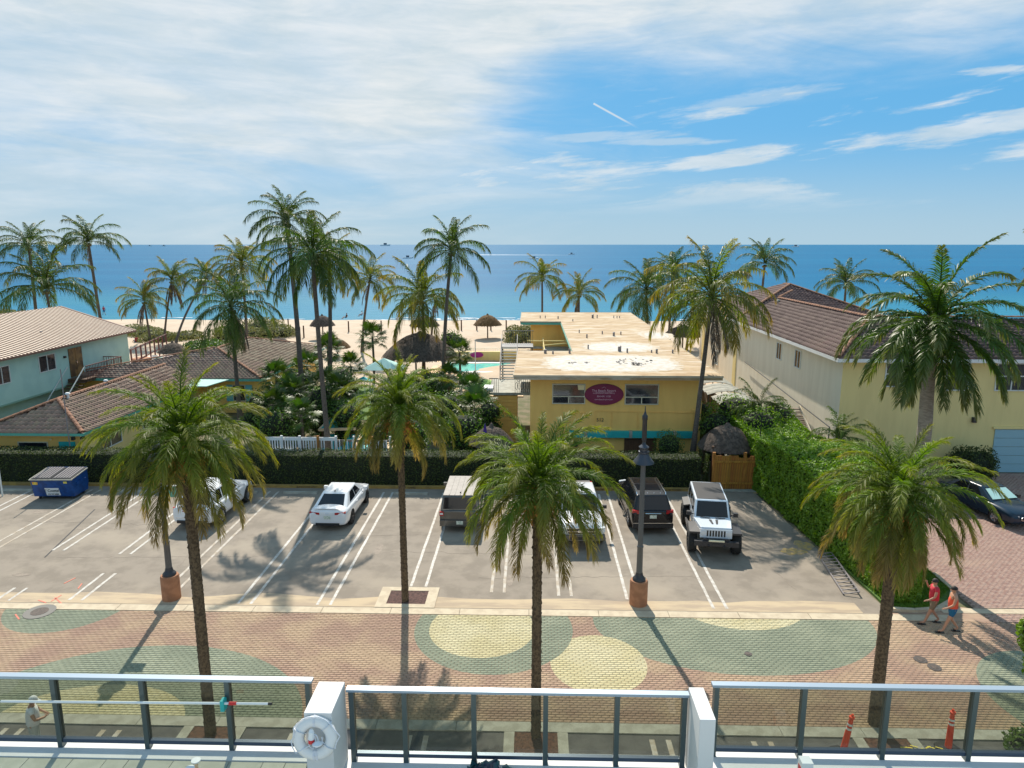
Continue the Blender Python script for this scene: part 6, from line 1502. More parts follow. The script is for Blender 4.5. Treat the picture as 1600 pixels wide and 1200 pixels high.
# pale off road car with black top
car = thing('off_road_car', 'pale boxy off road car with black top and knobby tyres facing the street', 'car', (8.12, 30.55, .0), PI-R(7)); car.scale = (1.06, 1.06, 1.06)
mb = MB(); mb.box(-.74, -2.1, .62, .74, .85, 1.12); mb.ext([(-.74, .85, .72), (.74, .85, .72), (.58, 2.0, .78), (-.58, 2.0, .78)], (0, 0, .40))
mb.ext([(-.74, .85, 1.12), (.74, .85, 1.12), (.60, 2.0, 1.175), (-.60, 2.0, 1.175)], (0, 0, .045)); o = obj('body', mb, m_carj, car)
bv = o.modifiers.new('bv', 'BEVEL'); bv.width = .03; bv.segments = 2
cabin(car, -2.08, -1.98, .35, .72, .74, .66, 1.10, 1.78, m_carj, ((.06, .30), (.35, .62), (.67, .90)), mtop=m_black, topinset=.07, bev=.04)
for s in (-1, 1):
    mb = MB(); mb.ext([(s*.60, 1.05, 1.0), (s*1.0, 1.0, .98), (s*1.02, 1.98, .92), (s*.60, 2.05, .95)], (0, 0, .08)); mb.ext([(s*.98, .98, .72), (s*1.02, .98, .98), (s*1.02, 1.1, .98), (s*.98, 1.05, .7)], (s*.02, 0, 0)); obj('fender', mb, m_blackm, car)
    mb = MB(); mb.ext([(s*.72, -1.95, 1.0), (s*1.0, -1.95, .95), (s*1.0, -.95, .95), (s*.72, -.95, 1.0)], (0, 0, .07)); obj('fender', mb, m_blackm, car)
    mb = MB(); mb.bar((s*.9, -.7, .5), (s*.9, .8, .5), .1); obj('side_step', mb, m_blackm, car)
for x in (-.87, .87):
    for y in (-1.45, 1.5): wheel(car, x, y, .46, .33, m_rimd, knobby=True, spokes=8)
mb = MB(); mb.ext([(-.62, 2.01, .80), (.62, 2.01, .80), (.62, 2.01, 1.16), (-.62, 2.01, 1.16)], (0, .05, 0)); obj('grille', mb, m_carj, car)
for k in range(7): mb = MB(); x = -.33+k*.11; mb.ext([(x-.032, 2.066, .87), (x+.032, 2.066, .87), (x+.032, 2.066, 1.11), (x-.032, 2.066, 1.11)], (0, .006, 0)); obj('grille_slot', mb, m_black, car)
for s in (-1, 1): mb = MB(); mb.tube([(s*.50, 2.05, 1.0), (s*.50, 2.085, 1.0)], .095, 16); obj('head_light', mb, m_headl, car)
mb = MB(); mb.bar((-.85, 2.25, .66), (.85, 2.25, .66), .18, .2); mb.bar((-.5, 2.2, .78), (.5, 2.2, .78), .1); obj('bumper', mb, m_blackm, car)
mb = MB(); mb.box(-.3, 2.30, .76, .3, 2.36, .82); obj('light_bar', mb, mat('light_bar', (.8, .72, .5), .3), car)
mb = MB(); mb.box(-.14, 2.355, .58, .14, 2.37, .68); mb.bar((-.3, 2.36, .62), (-.3, 2.44, .6), .04); mb.bar((.3, 2.36, .62), (.3, 2.44, .6), .04); obj('winch', mb, m_rimd, car)
mb = MB(); mb.ext([(-.18, 1.1, 1.19), (-.08, 1.1, 1.19), (-.05, 1.6, 1.205), (-.12, 1.6, 1.205)], (0, 0, .012)); mb.ext([(.08, 1.1, 1.19), (.18, 1.1, 1.19), (.12, 1.6, 1.205), (.05, 1.6, 1.205)], (0, 0, .012)); mb.bar((-.5, .9, 1.19), (-.1, .95, 1.22), .03); mb.bar((.1, .92, 1.19), (.5, .9, 1.22), .03); obj('hood_vent', mb, m_blackm, car)
mirrors(car, .78, .68, 1.28, m_blackm); handles(car, (-.55, .4), .745, .95, m_blackm)
mb = MB(); mb.tube([(0, -2.12, 1.0), (0, -2.38, 1.0)], .44, 26); obj('spare_wheel', mb, m_rubber, car)
# dark blue sedan on the driveway
car = thing('sedan', 'dark blue sedan parked nose out on the reddish driveway at the right edge', 'car', (22.6, 34.0, 0), PI+R(12))
S = [(-2.35, .78, .34, .88, .95), (-2.3, .88, .24, .94, 1.0), (-1.2, .92, .2, .94, 1.02), (0, .92, .19, .90, .98), (1.0, .92, .19, .92, 1.02), (1.7, .90, .2, .86, .97), (2.15, .86, .22, .78, .84), (2.38, .72, .3, .62, .68)]
loft_body('body', S, m_carb, car, (-1.4, 1.42), .34, .92)
cabin(car, -1.9, -1.1, .2, 1.1, .80, .60, .94, 1.44, m_carb, ((.14, .46), (.50, .80)), ww=(.08, .92, .08, .9))
mb = MB(); mb.ext([(-.68, .98, 1.03), (.68, .98, 1.03), (.56, .38, 1.36), (-.56, .38, 1.36)], (0, .02, .015)); obj('sun_screen', mb, mat('sun_screen', lin((176, 214, 208)), .5), car)
for x in (-.82, .82):
    for y in (-1.4, 1.42): wheel(car, x, y, .34, .22, m_rim, spokes=5)
for s in (-1, 1):
    P = [(s*.24+.2*math.cos(a), 2.36, .56+.09*math.sin(a)) for a in np.linspace(0, 2*PI, 17)[:-1]]; mb = MB(); mb.ext(P, (0, .03, 0)); obj('grille', mb, m_black, car)
    mb = MB()
    for a, b in zip(P, P[1:]+P[:1]): mb.bar(Vector(a)+Vector((0, .03, 0)), Vector(b)+Vector((0, .03, 0)), .02)
    obj('grille_frame', mb, m_chrome, car)
lamp_box(car, 'head_light', .5, .80, 2.30, .58, .68, m_headl, .1, wrap=.25); mirrors(car, .84, .72, 1.0, m_black)
mb = MB(); mb.cyl((0, 2.12, .86), .04, .03, .02, 10); obj('badge', mb, m_chrome, car)

# dumpster -----------------------------------------------------------------
dm = thing('dumpster', 'blue dumpster with two ribbed grey lids against the hedge at the left', 'dumpster', (-24.65, 35.0, 0), R(2))
W2 = 1.05
prof = [(-.72, 1.12), (-.55, .18), (.62, .18), (.72, .5), (.72, 1.28)]
mb = MB(); mb.ext([(-W2, y, z) for y, z in prof], (2*W2, 0, 0)); obj('body', mb, m_blue, dm)
mb = MB(); mb.bar((-W2-.05, -.74, 1.13), (W2+.05, -.74, 1.13), .06, .06); 
for s in (-1, 1): mb.bar((s*(W2+.02), -.76, 1.14), (s*(W2+.02), .74, 1.30), .05, .05)
obj('rim', mb, m_kerb2, dm)
for s in (-1, 1):
    mb = MB(); x0, x1 = (-W2+.03, -.03) if s < 0 else (.03, W2-.03)
    mb.ext([(x0, -.70, 1.16), (x1, -.70, 1.16), (x1, .72, 1.32), (x0, .72, 1.32)], (0, 0, .03)); ld = obj('lid', mb, m_black, dm)
    for k in range(6):
        x = x0+.1+k*(x1-x0-.12)/6; mb = MB(); mb.ext([(x, -.64, 1.195), (x+.075, -.64, 1.195), (x+.075, .70, 1.345), (x, .70, 1.345)], (0, 0, .03)); obj('lid_rib', mb, m_lid, ld)
    mb = MB(); mb.box(s*W2-.05 if s < 0 else s*W2+.003, -.35, .72, s*W2-.003 if s < 0 else s*W2+.06, .45, .88); obj('fork_pocket', mb, m_blue, dm)
    for yy in (-.4, .5): mb = MB(); mb.tube([(s*.85-.03, yy, .09), (s*.85+.03, yy, .09)], .085, 10); mb.box(s*.85-.05, yy-.04, .12, s*.85+.05, yy+.04, .19); obj('caster', mb, m_blackm, dm)
mb = MB(); mb.bar((-W2, .76, 1.33), (W2, .76, 1.33), .05, n=8); obj('hinge_bar', mb, m_blue, dm)
def onface(x, z): 
    t = (z-.18)/(1.12-.18); return (x, -.55-.17*t-.008, z)
mb = MB(); mb.ext([onface(-.38, .24), onface(.34, .24), onface(.30, .66), onface(-.42, .66)], (0, -.006, 0)); lb = obj('label', mb, m_white, dm)
o = text('lettering', 'Coastal', .19, m_blackt, dm, (.02, -.655, .52), rot=(PI/2-.18, 0, 0)); text('lettering', '954 947 4000', .10, m_blackt, dm, (-.02, -.612, .31), rot=(PI/2-.18, 0, 0))
mb = MB()
for k in range(8): a = PI*.6+k*.25; mb.bar((-.28+.11*math.cos(a), -.66, .51+.1*math.sin(a)), (-.28+.11*math.cos(a+.25), -.66, .51+.1*math.sin(a+.25)), .02, .01)
obj('logo', mb, m_blackt, dm)
mb = MB(); mb.ext([onface(-.98, .86), onface(-.72, .84), onface(-.70, 1.0), onface(-.98, 1.02)], (0, -.006, 0)); obj('sticker', mb, mat('orange_sticker', lin((226, 150, 60)), .6, lin((220, 210, 90)), 9, .9), dm)
mb = MB(); mb.ext([onface(.62, .92), onface(.80, .92), onface(.80, 1.03), onface(.62, 1.03)], (0, -.006, 0)); obj('sticker', mb, mat('yellow_sticker', lin((220, 206, 90)), .6), dm)

# lamps ----------------------------------------------------------------------
def street_lamp(x, y, label, tall):
    t = thing('street_lamp', label, 'street lamp', (x, y, 0), 0, 'street lamps at the lot edge')
    mb = MB(); mb.lathe((0, 0, 0), [(.33, 0), (.33, .88), (.30, .95), (.1, .95)], 24); obj('base', mb, m_terra, t, smooth=40)
    mb = MB(); mb.lathe((0, 0, .95), [(.24, 0), (.24, .06), (.19, .12), (.15, .16), (.13, .26), (.12, .3)], 20); obj('collar', mb, m_blackm, t, smooth=40)
    mb = MB(); mb.lathe((0, 0, 1.2), [(.115, 0), (.105, 1.0), (.12, 1.02), (.12, 1.08), (.095, 1.1), (.085, 4.3)], 16); obj('pole', mb, m_poleg, t, smooth=40)
    z = 5.42
    mb = MB(); mb.lathe((0, 0, z), [(.38, 0), (.37, .03), (.30, .12), (.20, .26), (.17, .34), (.19, .36), (.19, .42), (.15, .44), (.15, .52), (.18, .54), (.18, .58), (.08, .66), (.05, .78), (.08, .82), (.03, .92)], 24); obj('lamp_shade', mb, m_lamp, t, smooth=35)
    mb = MB(); mb.lathe((0, 0, z-.02), [(.28, 0), (.30, .02), (.02, .03)], 20); obj('lens', mb, mat('lamp_lens', (.5, .5, .48), .3), t)
    if tall: mb = MB(); mb.lathe((0, 0, z+.75), [(.06, 0), (.085, .1), (.085, .8), (.10, .82), (.10, .95), (.06, 1.0), (.02, 1.12), (.012, 1.3)], 14); obj('finial', mb, m_blackm, t, smooth=40)
    return t
street_lamp(4.02, 24.3, 'dark shaded street lamp with tall black finial, right of the centre foreground palm', True)
sl = street_lamp(-13.38, 24.25, 'dark street lamp on a round terracotta base beside the foreground left palm', False)
mb = MB(); mb.box(.12, -.02, 4.05, .62, .02, 4.45); 
o = obj('street_sign', mb, m_tealm, loc=(-13.38, 24.1, 0)); tag(o, 'small teal sign fixed to the left street lamp, partly under the palm crown', 'sign')
mb = MB(); mb.box(.10, -.025, 4.45, .66, .025, 4.49); obj('sign_frame', mb, m_white, o)
def thinpole(x, y, h, label, r=.03, m=m_framew):
    mb = MB(); mb.lathe((0, 0, 0), [(r, 0), (r*.8, h), (.01, h+.05)], 8); tag(obj('pole', mb, m, loc=(x, y, 0)), label, 'pole')
thinpole(-27.75, 34.9, 2.9, 'thin white pole in the lot at the far left in front of the hedge', .04)
thinpole(-26.0, 41.0-2.9, 6.2, 'thin grey flagpole standing in front of the front bungalow', .035, m_lid)
# ladder-like rack lying along the hedge foot
a = at(1278, 868); b = at(1318, 930); mb = MB(); d_ = (b-a)
nrm_ = Vector((-d_.y, d_.x, 0)).normalized()*.55
for o_ in (0, 1): mb.bar(a+nrm_*o_+Vector((0, 0, .05+.12*o_)), b+nrm_*o_+Vector((0, 0, .05+.12*o_)), .05)
for k in range(13): p = a.lerp(b, k/12); mb.bar(p+Vector((0, 0, .06)), p+nrm_+Vector((0, 0, .18)), .03)
tag(obj('ladder', mb, m_lid), 'long grey ladder lying on the asphalt at the foot of the tall hedge', 'ladder')

# people -------------------------------------------------------------------
def skin_chain(name, parent, pts, edges, rads, m, sub=2, root=0):
    me = bpy.data.meshes.new(name); me.from_pydata([tuple(p) for p in pts], edges, []); o = link(name, me, parent)
    sk = o.modifiers.new('sk', 'SKIN'); sk.use_smooth_shade = True; sk.use_x_symmetry = False
    for i, v in enumerate(me.skin_vertices[0].data):
        r = rads[i]; v.radius = (r, r) if not isinstance(r, tuple) else r; v.use_root = (i == root)
    ss_ = o.modifiers.new('ss', 'SUBSURF'); ss_.levels = sub; ss_.render_levels = sub
    bpy.context.view_layer.update(); dg = bpy.context.evaluated_depsgraph_get(); m2 = bpy.data.meshes.new_from_object(o.evaluated_get(dg)); m2.name = name
    o.modifiers.clear(); o.data = m2; m2.materials.clear(); m2.materials.append(m); m2.shade_smooth(); return o
def person(label, loc, rz, J, top_m, bottom_m, hair_m, skin_m=m_skin, cap=None, sleeves=.5, pants=.55, group=None, hands=True, tank=False):
    """J: dict of joints in local coords facing +Y (x right)"""
    t = thing('person', label, 'person', loc, rz, group); t.scale = (.94, .94, .94)
    g = {k: Vector(v) for k, v in J.items()}
    names = ['pel', 'waist', 'chest', 'neckb', 'neck', 'head0', 'head1', 'shL', 'elL', 'wrL', 'haL', 'shR', 'elR', 'wrR', 'haR', 'hiL', 'knL', 'anL', 'toL', 'hiR', 'knR', 'anR', 'toR']
    ix = {n: i for i, n in enumerate(names)}
    E_ = [('pel', 'waist'), ('waist', 'chest'), ('chest', 'neckb'), ('neckb', 'neck'), ('neck', 'head0'), ('head0', 'head1'), ('neckb', 'shL'), ('shL', 'elL'), ('elL', 'wrL'), ('wrL', 'haL'), ('neckb', 'shR'), ('shR', 'elR'), ('elR', 'wrR'), ('wrR', 'haR'),
          ('pel', 'hiL'), ('hiL', 'knL'), ('knL', 'anL'), ('anL', 'toL'), ('pel', 'hiR'), ('hiR', 'knR'), ('knR', 'anR'), ('anR', 'toR')]
    rr = dict(pel=.13, waist=.125, chest=.15, neckb=.10, neck=.055, head0=.085, head1=.085, hiL=.095, hiR=.095, knL=.062, knR=.062, anL=.040, anR=.040, toL=.035, toR=.035)
    for s in 'LR': rr['sh'+s] = .062; rr['el'+s] = .045; rr['wr'+s] = .030; rr['ha'+s] = .034
    skin_chain('body', t, [g[n] for n in names], [(ix[a], ix[b]) for a, b in E_], [rr[n] for n in names], skin_m)
    # shirt
    def part(name, chain, edges, rad, m): skin_chain(name, t, chain, edges, rad, m, 1)
    shc = [g['pel']+Vector((0, 0, -.10)), g['waist']+Vector((0, 0, -.02)), g['chest'], g['neckb']+Vector((0, 0, -.01))]; ed = [(0, 1), (1, 2), (2, 3)]; ra = [.195, .185, .185, .105]
    if not tank:
        for s in 'LR':
            b_ = len(shc); shc += [g['sh'+s], g['sh'+s].lerp(g['el'+s], sleeves)]; ed += [(3, b_), (b_, b_+1)]; ra += [.082, .072]
    part('shirt', shc, ed, ra, top_m)
    pc = [g['pel']+Vector((0, 0, .16)), g['pel']+Vector((0, 0, .0)), g['pel']+Vector((0, 0, -.04))]; ed = [(0, 1), (1, 2)]; ra = [.17, .18, .17]
    for s in 'LR':
        b_ = len(pc); k = g['hi'+s].lerp(g['kn'+s], min(1, pants/.55*.8) if pants < .8 else 1.0); pc += [g['hi'+s], k]; ed += [(2, b_), (b_, b_+1)]; ra += [.118, .098]
        if pants > .8: pc.append(g['an'+s]); ed.append((b_+1, b_+2)); ra.append(.07)
    part('trousers' if pants > .8 else 'shorts', pc, ed, ra, bottom_m)
    # hair / cap, face, fingers, sandals
    h0, h1 = g['head0'], g['head1']; f = (Vector(J.get('face', (0, 1, 0)))).normalized(); up = (h1-h0).normalized(); c0 = h0.lerp(h1, .55)
    mb = MB()
    V = []; n = 12
    for i in range(7):
        a = PI*.5*i/6*1.05
        for k in range(n): b = 2*PI*k/n; V.append((.108*math.cos(a)*math.cos(b), .115*math.cos(a)*math.sin(b), .12*math.sin(a)))
    q = f.to_track_quat('Y', 'Z').to_matrix(); mb.add([c0+q @ Vector((x, y-.014, z+.012)) for x, y, z in V], [(i*n+k, i*n+(k+1) % n, (i+1)*n+(k+1) % n, (i+1)*n+k) for i in range(6) for k in range(n)])
    if cap: mb.add([c0+q @ Vector(p) for p in ((-.08, .08, .03), (.08, .08, .03), (.06, .19, .015), (-.06, .19, .015), (-.08, .08, .042), (.08, .08, .042), (.06, .19, .027), (-.06, .19, .027))], [(0, 1, 2, 3), (4, 5, 6, 7), (0, 1, 5, 4), (1, 2, 6, 5), (2, 3, 7, 6), (3, 0, 4, 7)])
    obj('cap' if cap else 'hair', mb, cap or hair_m, t, smooth=50)
    mb = MB(); 
    def fp(x, y, z, a, m_=None): mb.box(-a, -a, -a, a, a, a, T=Matrix.Translation(c0+q @ Vector((x, y, z))))
    fp(0, .105, -.01, .012); mb.bar(c0+q @ Vector((-.025, .096, -.05)), c0+q @ Vector((.025, .096, -.05)), .01); fp(-.1, 0, -.005, .016); fp(.1, 0, -.005, .016); obj('nose_mouth_ears', mb, skin_m, t)
    mb = MB(); fp(-.035, .092, .02, .009); fp(.035, .092, .02, .009); obj('eyes', mb, m_black, t)
    for s in 'LR':
        w, h = g['wr'+s], g['ha'+s]; d = (h-w).normalized(); sd2 = d.cross(Vector((0, 0, 1))); sd2 = (sd2 if sd2.length > .1 else Vector((1, 0, 0))).normalized(); mb = MB()
        for k in range(4):
            b0 = h+sd2*(k-1.5)*.018; L_ = (.062, .072, .068, .052)[k]; m1 = b0+d*L_*.5; m2_ = m1+(d*.6+Vector((0, .35, -.45))).normalized()*L_*.5; mb.tube([b0, m1, m2_], [.0095, .009, .007], 6)
        th = w.lerp(h, .5)+sd2*.028; mb.tube([th, th+(sd2*.8+d*.6).normalized()*.035, th+(sd2*.4+d*.9).normalized()*.07], [.011, .010, .008], 6); obj('fingers', mb, skin_m, t)
        an, to = g['an'+s], g['to'+s]; mb = MB(); fd = Vector((to.x-an.x, to.y-an.y, 0)).normalized(); c = Vector(((an.x+to.x)/2, (an.y+to.y)/2, min(an.z, to.z)-.045)); qd = fd.to_track_quat('Y', 'Z').to_matrix().to_4x4()
        mb.box(-.05, -.14, -.012, .05, .15, .012, T=Matrix.Translation(c) @ qd); mb.box(-.052, .02, .012, .052, .06, .06, T=Matrix.Translation(c) @ qd); obj('sandal', mb, m_black, t)
    return t
walk = dict(pel=(0, 0, .95), waist=(0, .01, 1.10), chest=(0, .02, 1.30), neckb=(0, .01, 1.45), neck=(0, .02, 1.53), head0=(0, .04, 1.62), head1=(0, .045, 1.70), face=(0, 1, -.1),
            shL=(-.19, .01, 1.43), elL=(-.25, .10, 1.16), wrL=(-.22, .30, 1.02), haL=(-.20, .38, .99), shR=(.19, .01, 1.43), elR=(.25, -.12, 1.17), wrR=(.24, -.06, .93), haR=(.23, -.03, .84),
            hiL=(-.10, 0, .90), knL=(-.11, .16, .50), anL=(-.11, .30, .10), toL=(-.11, .46, .06), hiR=(.10, 0, .90), knR=(.11, -.03, .48), anR=(.11, -.30, .12), toR=(.11, -.18, .05))
person('man in coral tank top and teal shorts walking beside the lawn', (14.38, 22.6, .01), R(82), walk, m_coral, m_shorts, m_hair, m_skin2, tank=True, pants=.45)
w2 = dict(walk); w2.update(elR=(.30, .10, 1.30), wrR=(.22, .22, 1.5), haR=(.2, .24, 1.58))
person('person in red top and khaki shorts beside the man in coral tank top', (14.05, 23.15, .01), R(84), w2, m_redt, m_khaki, m_hair, m_skin)
w3 = dict(walk); w3.update(elL=(-.27, .12, 1.20), wrL=(-.10, .30, 1.16), haL=(-.02, .34, 1.18), elR=(.27, .10, 1.20), wrR=(.10, .30, 1.14), haR=(.03, .35, 1.17), face=(0, 1, -.6), head0=(0, .06, 1.61), head1=(0, .09, 1.69),
    knL=(-.11, .03, .50), anL=(-.12, .02, .09), toL=(-.12, .17, .05), knR=(.11, .03, .50), anR=(.12, -.02, .09), toR=(.12, .13, .05))
person('man in white tee and cap looking at his hands behind the left railing', (-12.75, 15.95, -.01), R(-62), w3, m_tee, mat('pale_trousers', lin((176, 180, 176)), .9), m_hair, m_skin, cap=m_tee, pants=1.0)
sit = dict(pel=(0, 0, .28), waist=(0, -.04, .42), chest=(0, -.1, .60), neckb=(0, -.13, .74), neck=(0, -.13, .82), head0=(0, -.12, .91), head1=(0, -.12, .99), shL=(-.19, -.13, .72), elL=(-.26, -.2, .48), wrL=(-.2, 0, .36), haL=(-.18, .08, .34),
    shR=(.19, -.13, .72), elR=(.26, -.2, .48), wrR=(.2, 0, .36), haR=(.18, .08, .34), hiL=(-.1, .05, .24), knL=(-.12, .42, .42), anL=(-.12, .75, .1), toL=(-.12, .9, .1), hiR=(.1, .05, .24), knR=(.12, .42, .42), anR=(.12, .75, .1), toR=(.12, .9, .1))
for px, py, l, J_, m1, rz in ((163, 492, 'person in red standing near the water left of the dune palms', walk, m_redt, 1.0), (541, 498, 'person in dark clothes lying back on the sand near the water', sit, m_blackm, 2.2), (311, 490, 'distant person in dark swimwear at the water behind the leaning palm', walk, m_blackm, .3),
        (565, 494, 'pale person sitting at the waterline right of the dark one', sit, m_tee, 2.6), (213, 536, 'first sunbather sitting behind the red railing', sit, m_redt, 1), (237, 533, 'second sunbather sitting behind the red railing', sit, m_coral, 2)):
    c = at(px, py); person(l, (c.x, c.y, .0), rz, J_, m1, m_shorts, m_hair)

# delineator posts on the lane ------------------------------------------------
for x, y, l, ln_ in ((8.15, 16.5, 'left leaning orange traffic post on a black rubber base behind the glass', .14), (11.0, 16.75, 'right upright orange traffic post with yellow tape at its base behind the glass', .0)):
    t = thing('traffic_post', l, 'traffic post', (x, y, -.02), 0, 'orange traffic posts'); t.rotation_euler = (0, ln_, 0)
    mb = MB(); mb.lathe((0, 0, .0), [(.34, 0), (.32, .05), (.14, .09), (.1, .1)], 8); obj('base', mb, m_rubber, t)
    mb = MB(); mb.lathe((0, 0, .08), [(.085, 0), (.075, .6), (.06, .78), (.05, .98), (.07, 1.0), (.07, 1.05), (.03, 1.06), (.03, 1.12)], 14); obj('tube', mb, m_orange, t, smooth=40)
    for z in (.76, .88): mb = MB(); mb.lathe((0, 0, z), [(.072, 0), (.068, .06)], 14, cap=False); obj('reflective_band', mb, m_white, t)
mb = MB()
p0 = Vector((11.0, 16.7, .02))
for k in range(8): q_ = p0+Vector((-.15*k+rnd.uniform(-.05, .05), rnd.uniform(-.12, .08), rnd.uniform(0, .05))); mb.bar(q_, q_+Vector((-.16, rnd.uniform(-.1, .1), 0)), .03, .004)
tag(obj('caution_tape', mb, mat('yellow_tape', lin((226, 206, 60)), .6)), 'loose strip of yellow tape at the foot of the right orange post', 'tape')

# ------------------------------------------------------------------ terrace in front
ZF = 6.3
tb = thing('terrace_building', 'white terrace block in the foreground carrying the glass railing', 'building', (0, 4, 0))
mb = MB(); mb.box(-14, -6, 0, 16, 8.50, ZF-.10); obj('wall', mb, m_whiteS, tb, world=True)
mb = MB(); mb.box(-14, 8.18, ZF-.10, -2.74, 8.56, ZF); mb.box(-2.74, 7.95, ZF-.10, 2.24, 8.42, ZF); mb.box(2.24, 8.18, ZF-.10, 16, 8.62, ZF); obj('ledge', mb, m_whiteS, tb, world=True)
def pavers(x0, x1, y1, seed):
    r = random.Random(seed); y = y1; row = 0
    while y > 6.2:
        d = .30; x = x0-(r.random()*.4 if row else 0)
        while x < x1:
            w = r.choice((.30, .45, .45, .60)); 
            if x+w > x0+.05:
                xa_ = max(x, x0); xb_ = min(x+w, x1)
                if xb_-xa_ > .06:
                    mb = MB(); mb.box(xa_+.004, y-d+.004, ZF-.10, xb_-.004, y-.004, ZF-.014+r.uniform(-.001, .001)); obj('floor_tile', mb, m_pave, tb, world=True)
            x += w
        y -= d; row += 1
pavers(-8, -2.76, 8.17, 1); pavers(-2.30, 2.06, 7.94, 2); pavers(2.26, 9, 8.17, 3)
mb = MB(); mb.box(-14, 5.5, ZF-.2, 16, 8.18, ZF-.101); obj('bedding', mb, m_joint, tb, world=True)
def wallblock(x0, x1, label):
    mb = MB(); mb.box(x0, 7.66, ZF-.08, x1, 8.30, ZF+1.10); o = obj('white_wall', mb, m_whiteS); bvl = o.modifiers.new('b', 'BEVEL'); bvl.width = .008; bvl.segments = 2; tag(o, label, 'wall')
wallblock(-2.74, -2.40, 'short white parapet wall with the life ring hung on its end'); wallblock(2.06, 2.25, 'narrow white parapet wall at the right end of the middle railing')
def railing(name_l, x0, x1, Y, posts, endposts=()):
    t = thing('glass_railing', name_l, 'railing', ((x0+x1)/2, Y, ZF))
    mb = MB(); mb.box(x0, Y-.046, ZF+1.025, x1, Y+.046, ZF+1.062); o = obj('top_rail', mb, m_rail, t, world=True)
    allp = sorted(posts)
    for x in allp: mb = MB(); mb.box(x-.032, Y-.045, ZF-.01, x+.032, Y+.045, ZF+1.023); obj('post', mb, m_post, t, world=True)
    edges_ = ([x0] if x0 < -5 else [])+allp+([x1] if x1 > 5 else [])
    for a, b in zip(edges_, edges_[1:]):
        a2 = a+.034 if a in allp else a; b2 = b-.034 if b in allp else b
        mb = MB(); mb.box(a2, Y-.006, ZF+.13, b2, Y+.006, ZF+1.015); obj('pane', mb, m_pane, t, world=True)
        mb = MB(); mb.box(a2, Y-.03, ZF+.07, b2, Y+.03, ZF+.125); obj('bottom_channel', mb, m_chan, t, world=True)
    return t
railing('left glass railing with dark posts, in front of the foreground left palm', -12, -2.86, 8.40, (-11.2, -10.0, -8.78, -7.57, -6.35, -5.15, -4.0, -2.92))
railing('middle glass railing between the two white parapet walls', -2.36, 2.05, 8.23, (-2.30, -1.61, -.71, .22, 1.14, 2.0))
railing('right glass railing with dark posts, in front of the orange posts', 2.40, 14, 8.45, (2.46, 3.60, 4.68, 5.80, 6.95, 8.1, 9.3))
# life ring
lr = thing('life_ring', 'white life ring with rope hung on the end of the left parapet wall', 'life ring', (-2.60, 7.60, 7.11)); lr.rotation_euler = (R(-10), 0, R(0)); lr.scale = (.86, .86, .86)
bm = bmesh.new(); nmaj, nmin = 40, 12; vs = [[bm.verts.new(((.235+.085*math.cos(b))*math.cos(a), .055*math.sin(b), (.235+.085*math.cos(b))*math.sin(a))) for b in [2*PI*j/nmin for j in range(nmin)]] for a in [2*PI*i/nmaj for i in range(nmaj)]]
for i in range(nmaj):
    for j in range(nmin): bm.faces.new((vs[i][j], vs[(i+1) % nmaj][j], vs[(i+1) % nmaj][(j+1) % nmin], vs[i][(j+1) % nmin]))
me = bpy.data.meshes.new('ring'); bm.to_mesh(me); bm.free(); me.materials.append(mat('ring_plastic', (.72, .72, .70), .5)); me.shade_smooth(); link('ring', me, lr)
for a in (PI*.25, PI*.5, PI*.85, PI*1.5, PI*1.55, PI*1.85):
    d = Vector((math.cos(a), 0, math.sin(a))); mb = MB(); tn = Vector((-math.sin(a), 0, math.cos(a)))
    for k in range(8):
        b0 = 2*PI*k/8; b1 = 2*PI*(k+1)/8; p = d*(.235+.09*math.cos(b0))+Vector((0, .06*math.sin(b0), 0)); q = d*(.235+.09*math.cos(b1))+Vector((0, .06*math.sin(b1), 0)); mb.bar(p, q, .03, .006)
    obj('strap', mb, mat('strap_grey', (.62, .63, .66), .7), lr)
mb = MB(); P = []
for k in range(26): a = k*.28-.4; rr = .325 if k < 16 else .12; P.append((rr*math.cos(a)+(.05 if k % 5 == 2 else 0), -.05, rr*math.sin(a)))
mb.tube(P, .008, 6); P = [(.06*math.cos(a)-.03+.02*a*.3, -.07, .10*math.sin(a)-.02) for a in np.linspace(0, 9, 30)]; mb.tube(P, .008, 6); obj('rope', mb, mat('rope_white', (.68, .70, .74), .8), lr, smooth=60)
mb = MB(); mb.lathe((-.03, -.06, -.05), [(.035, 0), (.042, .05), (.042, .16), (.02, .2)], 12); obj('float_light', mb, m_white, lr)
mb = MB(); mb.lathe((-.03, -.06, -.045), [(.045, 0), (.045, .05)], 12); obj('red_cap', mb, mat('red_cap', (.6, .02, .02), .5), lr)
mb = MB(); mb.lathe((.06, -.08, -.06), [(.07, 0), (.075, .02), (.02, .05)], 16); obj('throw_bag', mb, m_tee, lr)
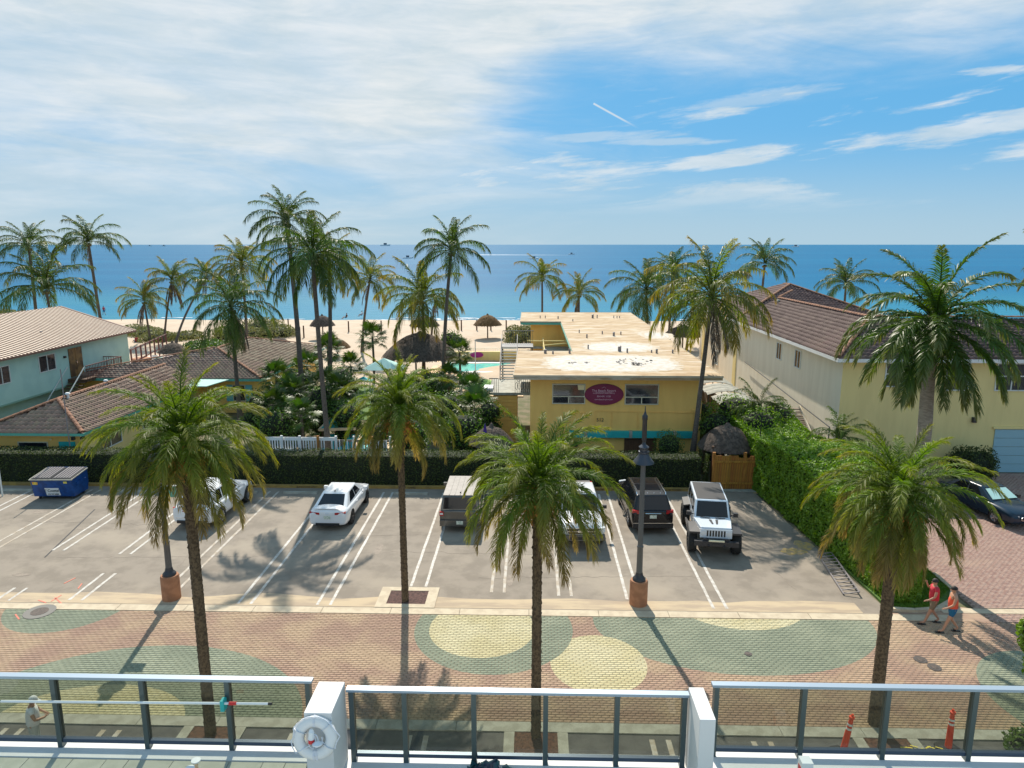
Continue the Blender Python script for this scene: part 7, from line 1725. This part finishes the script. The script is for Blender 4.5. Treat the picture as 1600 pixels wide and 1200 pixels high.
# white telescopic pole clipped along the left railing
tp = thing('net_pole', 'long white telescopic pole with teal and red clips, held along the left railing', 'pole', (-5, 8.27, 7.06))
mb = MB(); mb.tube([(-7, 8.27, 7.05), (-3.42, 8.27, 7.08)], .017, 10); obj('pole', mb, m_white, tp, world=True, smooth=60)
mb = MB(); mb.tube([(-3.42, 8.27, 7.08), (-3.37, 8.27, 7.08)], .02, 10); obj('end_cap', mb, m_black, tp, world=True)
mb = MB(); mb.box(-4.05, 8.24, 6.97, -4.0, 8.34, 7.12); obj('clip', mb, m_teal, tp, world=True)
mb = MB(); mb.tube([(-3.94, 8.27, 7.076), (-3.84, 8.27, 7.077)], .024, 10); obj('red_grip', mb, mat('red_cap', (.6, .02, .02), .5), tp, world=True)
# small things at the bottom edge
for i, (px, py) in enumerate(((306, 1187), (298, 1197))):
    c = at(px, py, ZF+.25); t = thing('side_table', ('farther' if i == 0 else 'nearer')+' of two small white round tables on a tan leg at the bottom edge', 'side table', (c.x, c.y-.03*i, ZF-.014), 0, 'little round tables')
    mb = MB(); mb.lathe((0, 0, .24), [(.055, 0), (.058, .01), (.058, .02), (.02, .022)], 20); obj('table_top', mb, m_white, t); mb = MB(); mb.cyl((0, 0, 0), .022, .022, .24, 10); obj('leg', mb, m_decks, t)
t = thing('outlet_post', 'low white boxed post with a red sticker at the bottom right', 'post', (at(1257, 1186, ZF+.3).x, 7.98, ZF-.014))
mb = MB(); mb.box(-.07, -.07, 0, .07, .07, .34); obj('box', mb, m_white, t); mb = MB(); mb.box(-.074, -.04, .16, -.0705, .04, .26); obj('sticker', mb, mat('red_cap', (.6, .02, .02), .5), t)
mb = MB(); r = random.Random(3)
for k in range(16):
    a = (-.28+.03*k, 7.86+r.uniform(-.06, .06), ZF+.02+r.uniform(0, .05)); mb.tube([a, (a[0]+r.uniform(-.08, .12), a[1]+r.uniform(-.06, .06), a[2]+r.uniform(-.02, .04)), (a[0]+r.uniform(-.05, .14), a[1]+r.uniform(-.06, .06), ZF+.01)], [.035, .045, .02], 6)
tag(obj('towel', mb, mat('dark_teal_cloth', lin((20, 70, 78)), .9, lin((60, 56, 76)), 6, .9), smooth=60, loc=(-.62+.15, .2, 0)), 'crumpled dark teal towel at the bottom edge by the middle railing', 'towel')
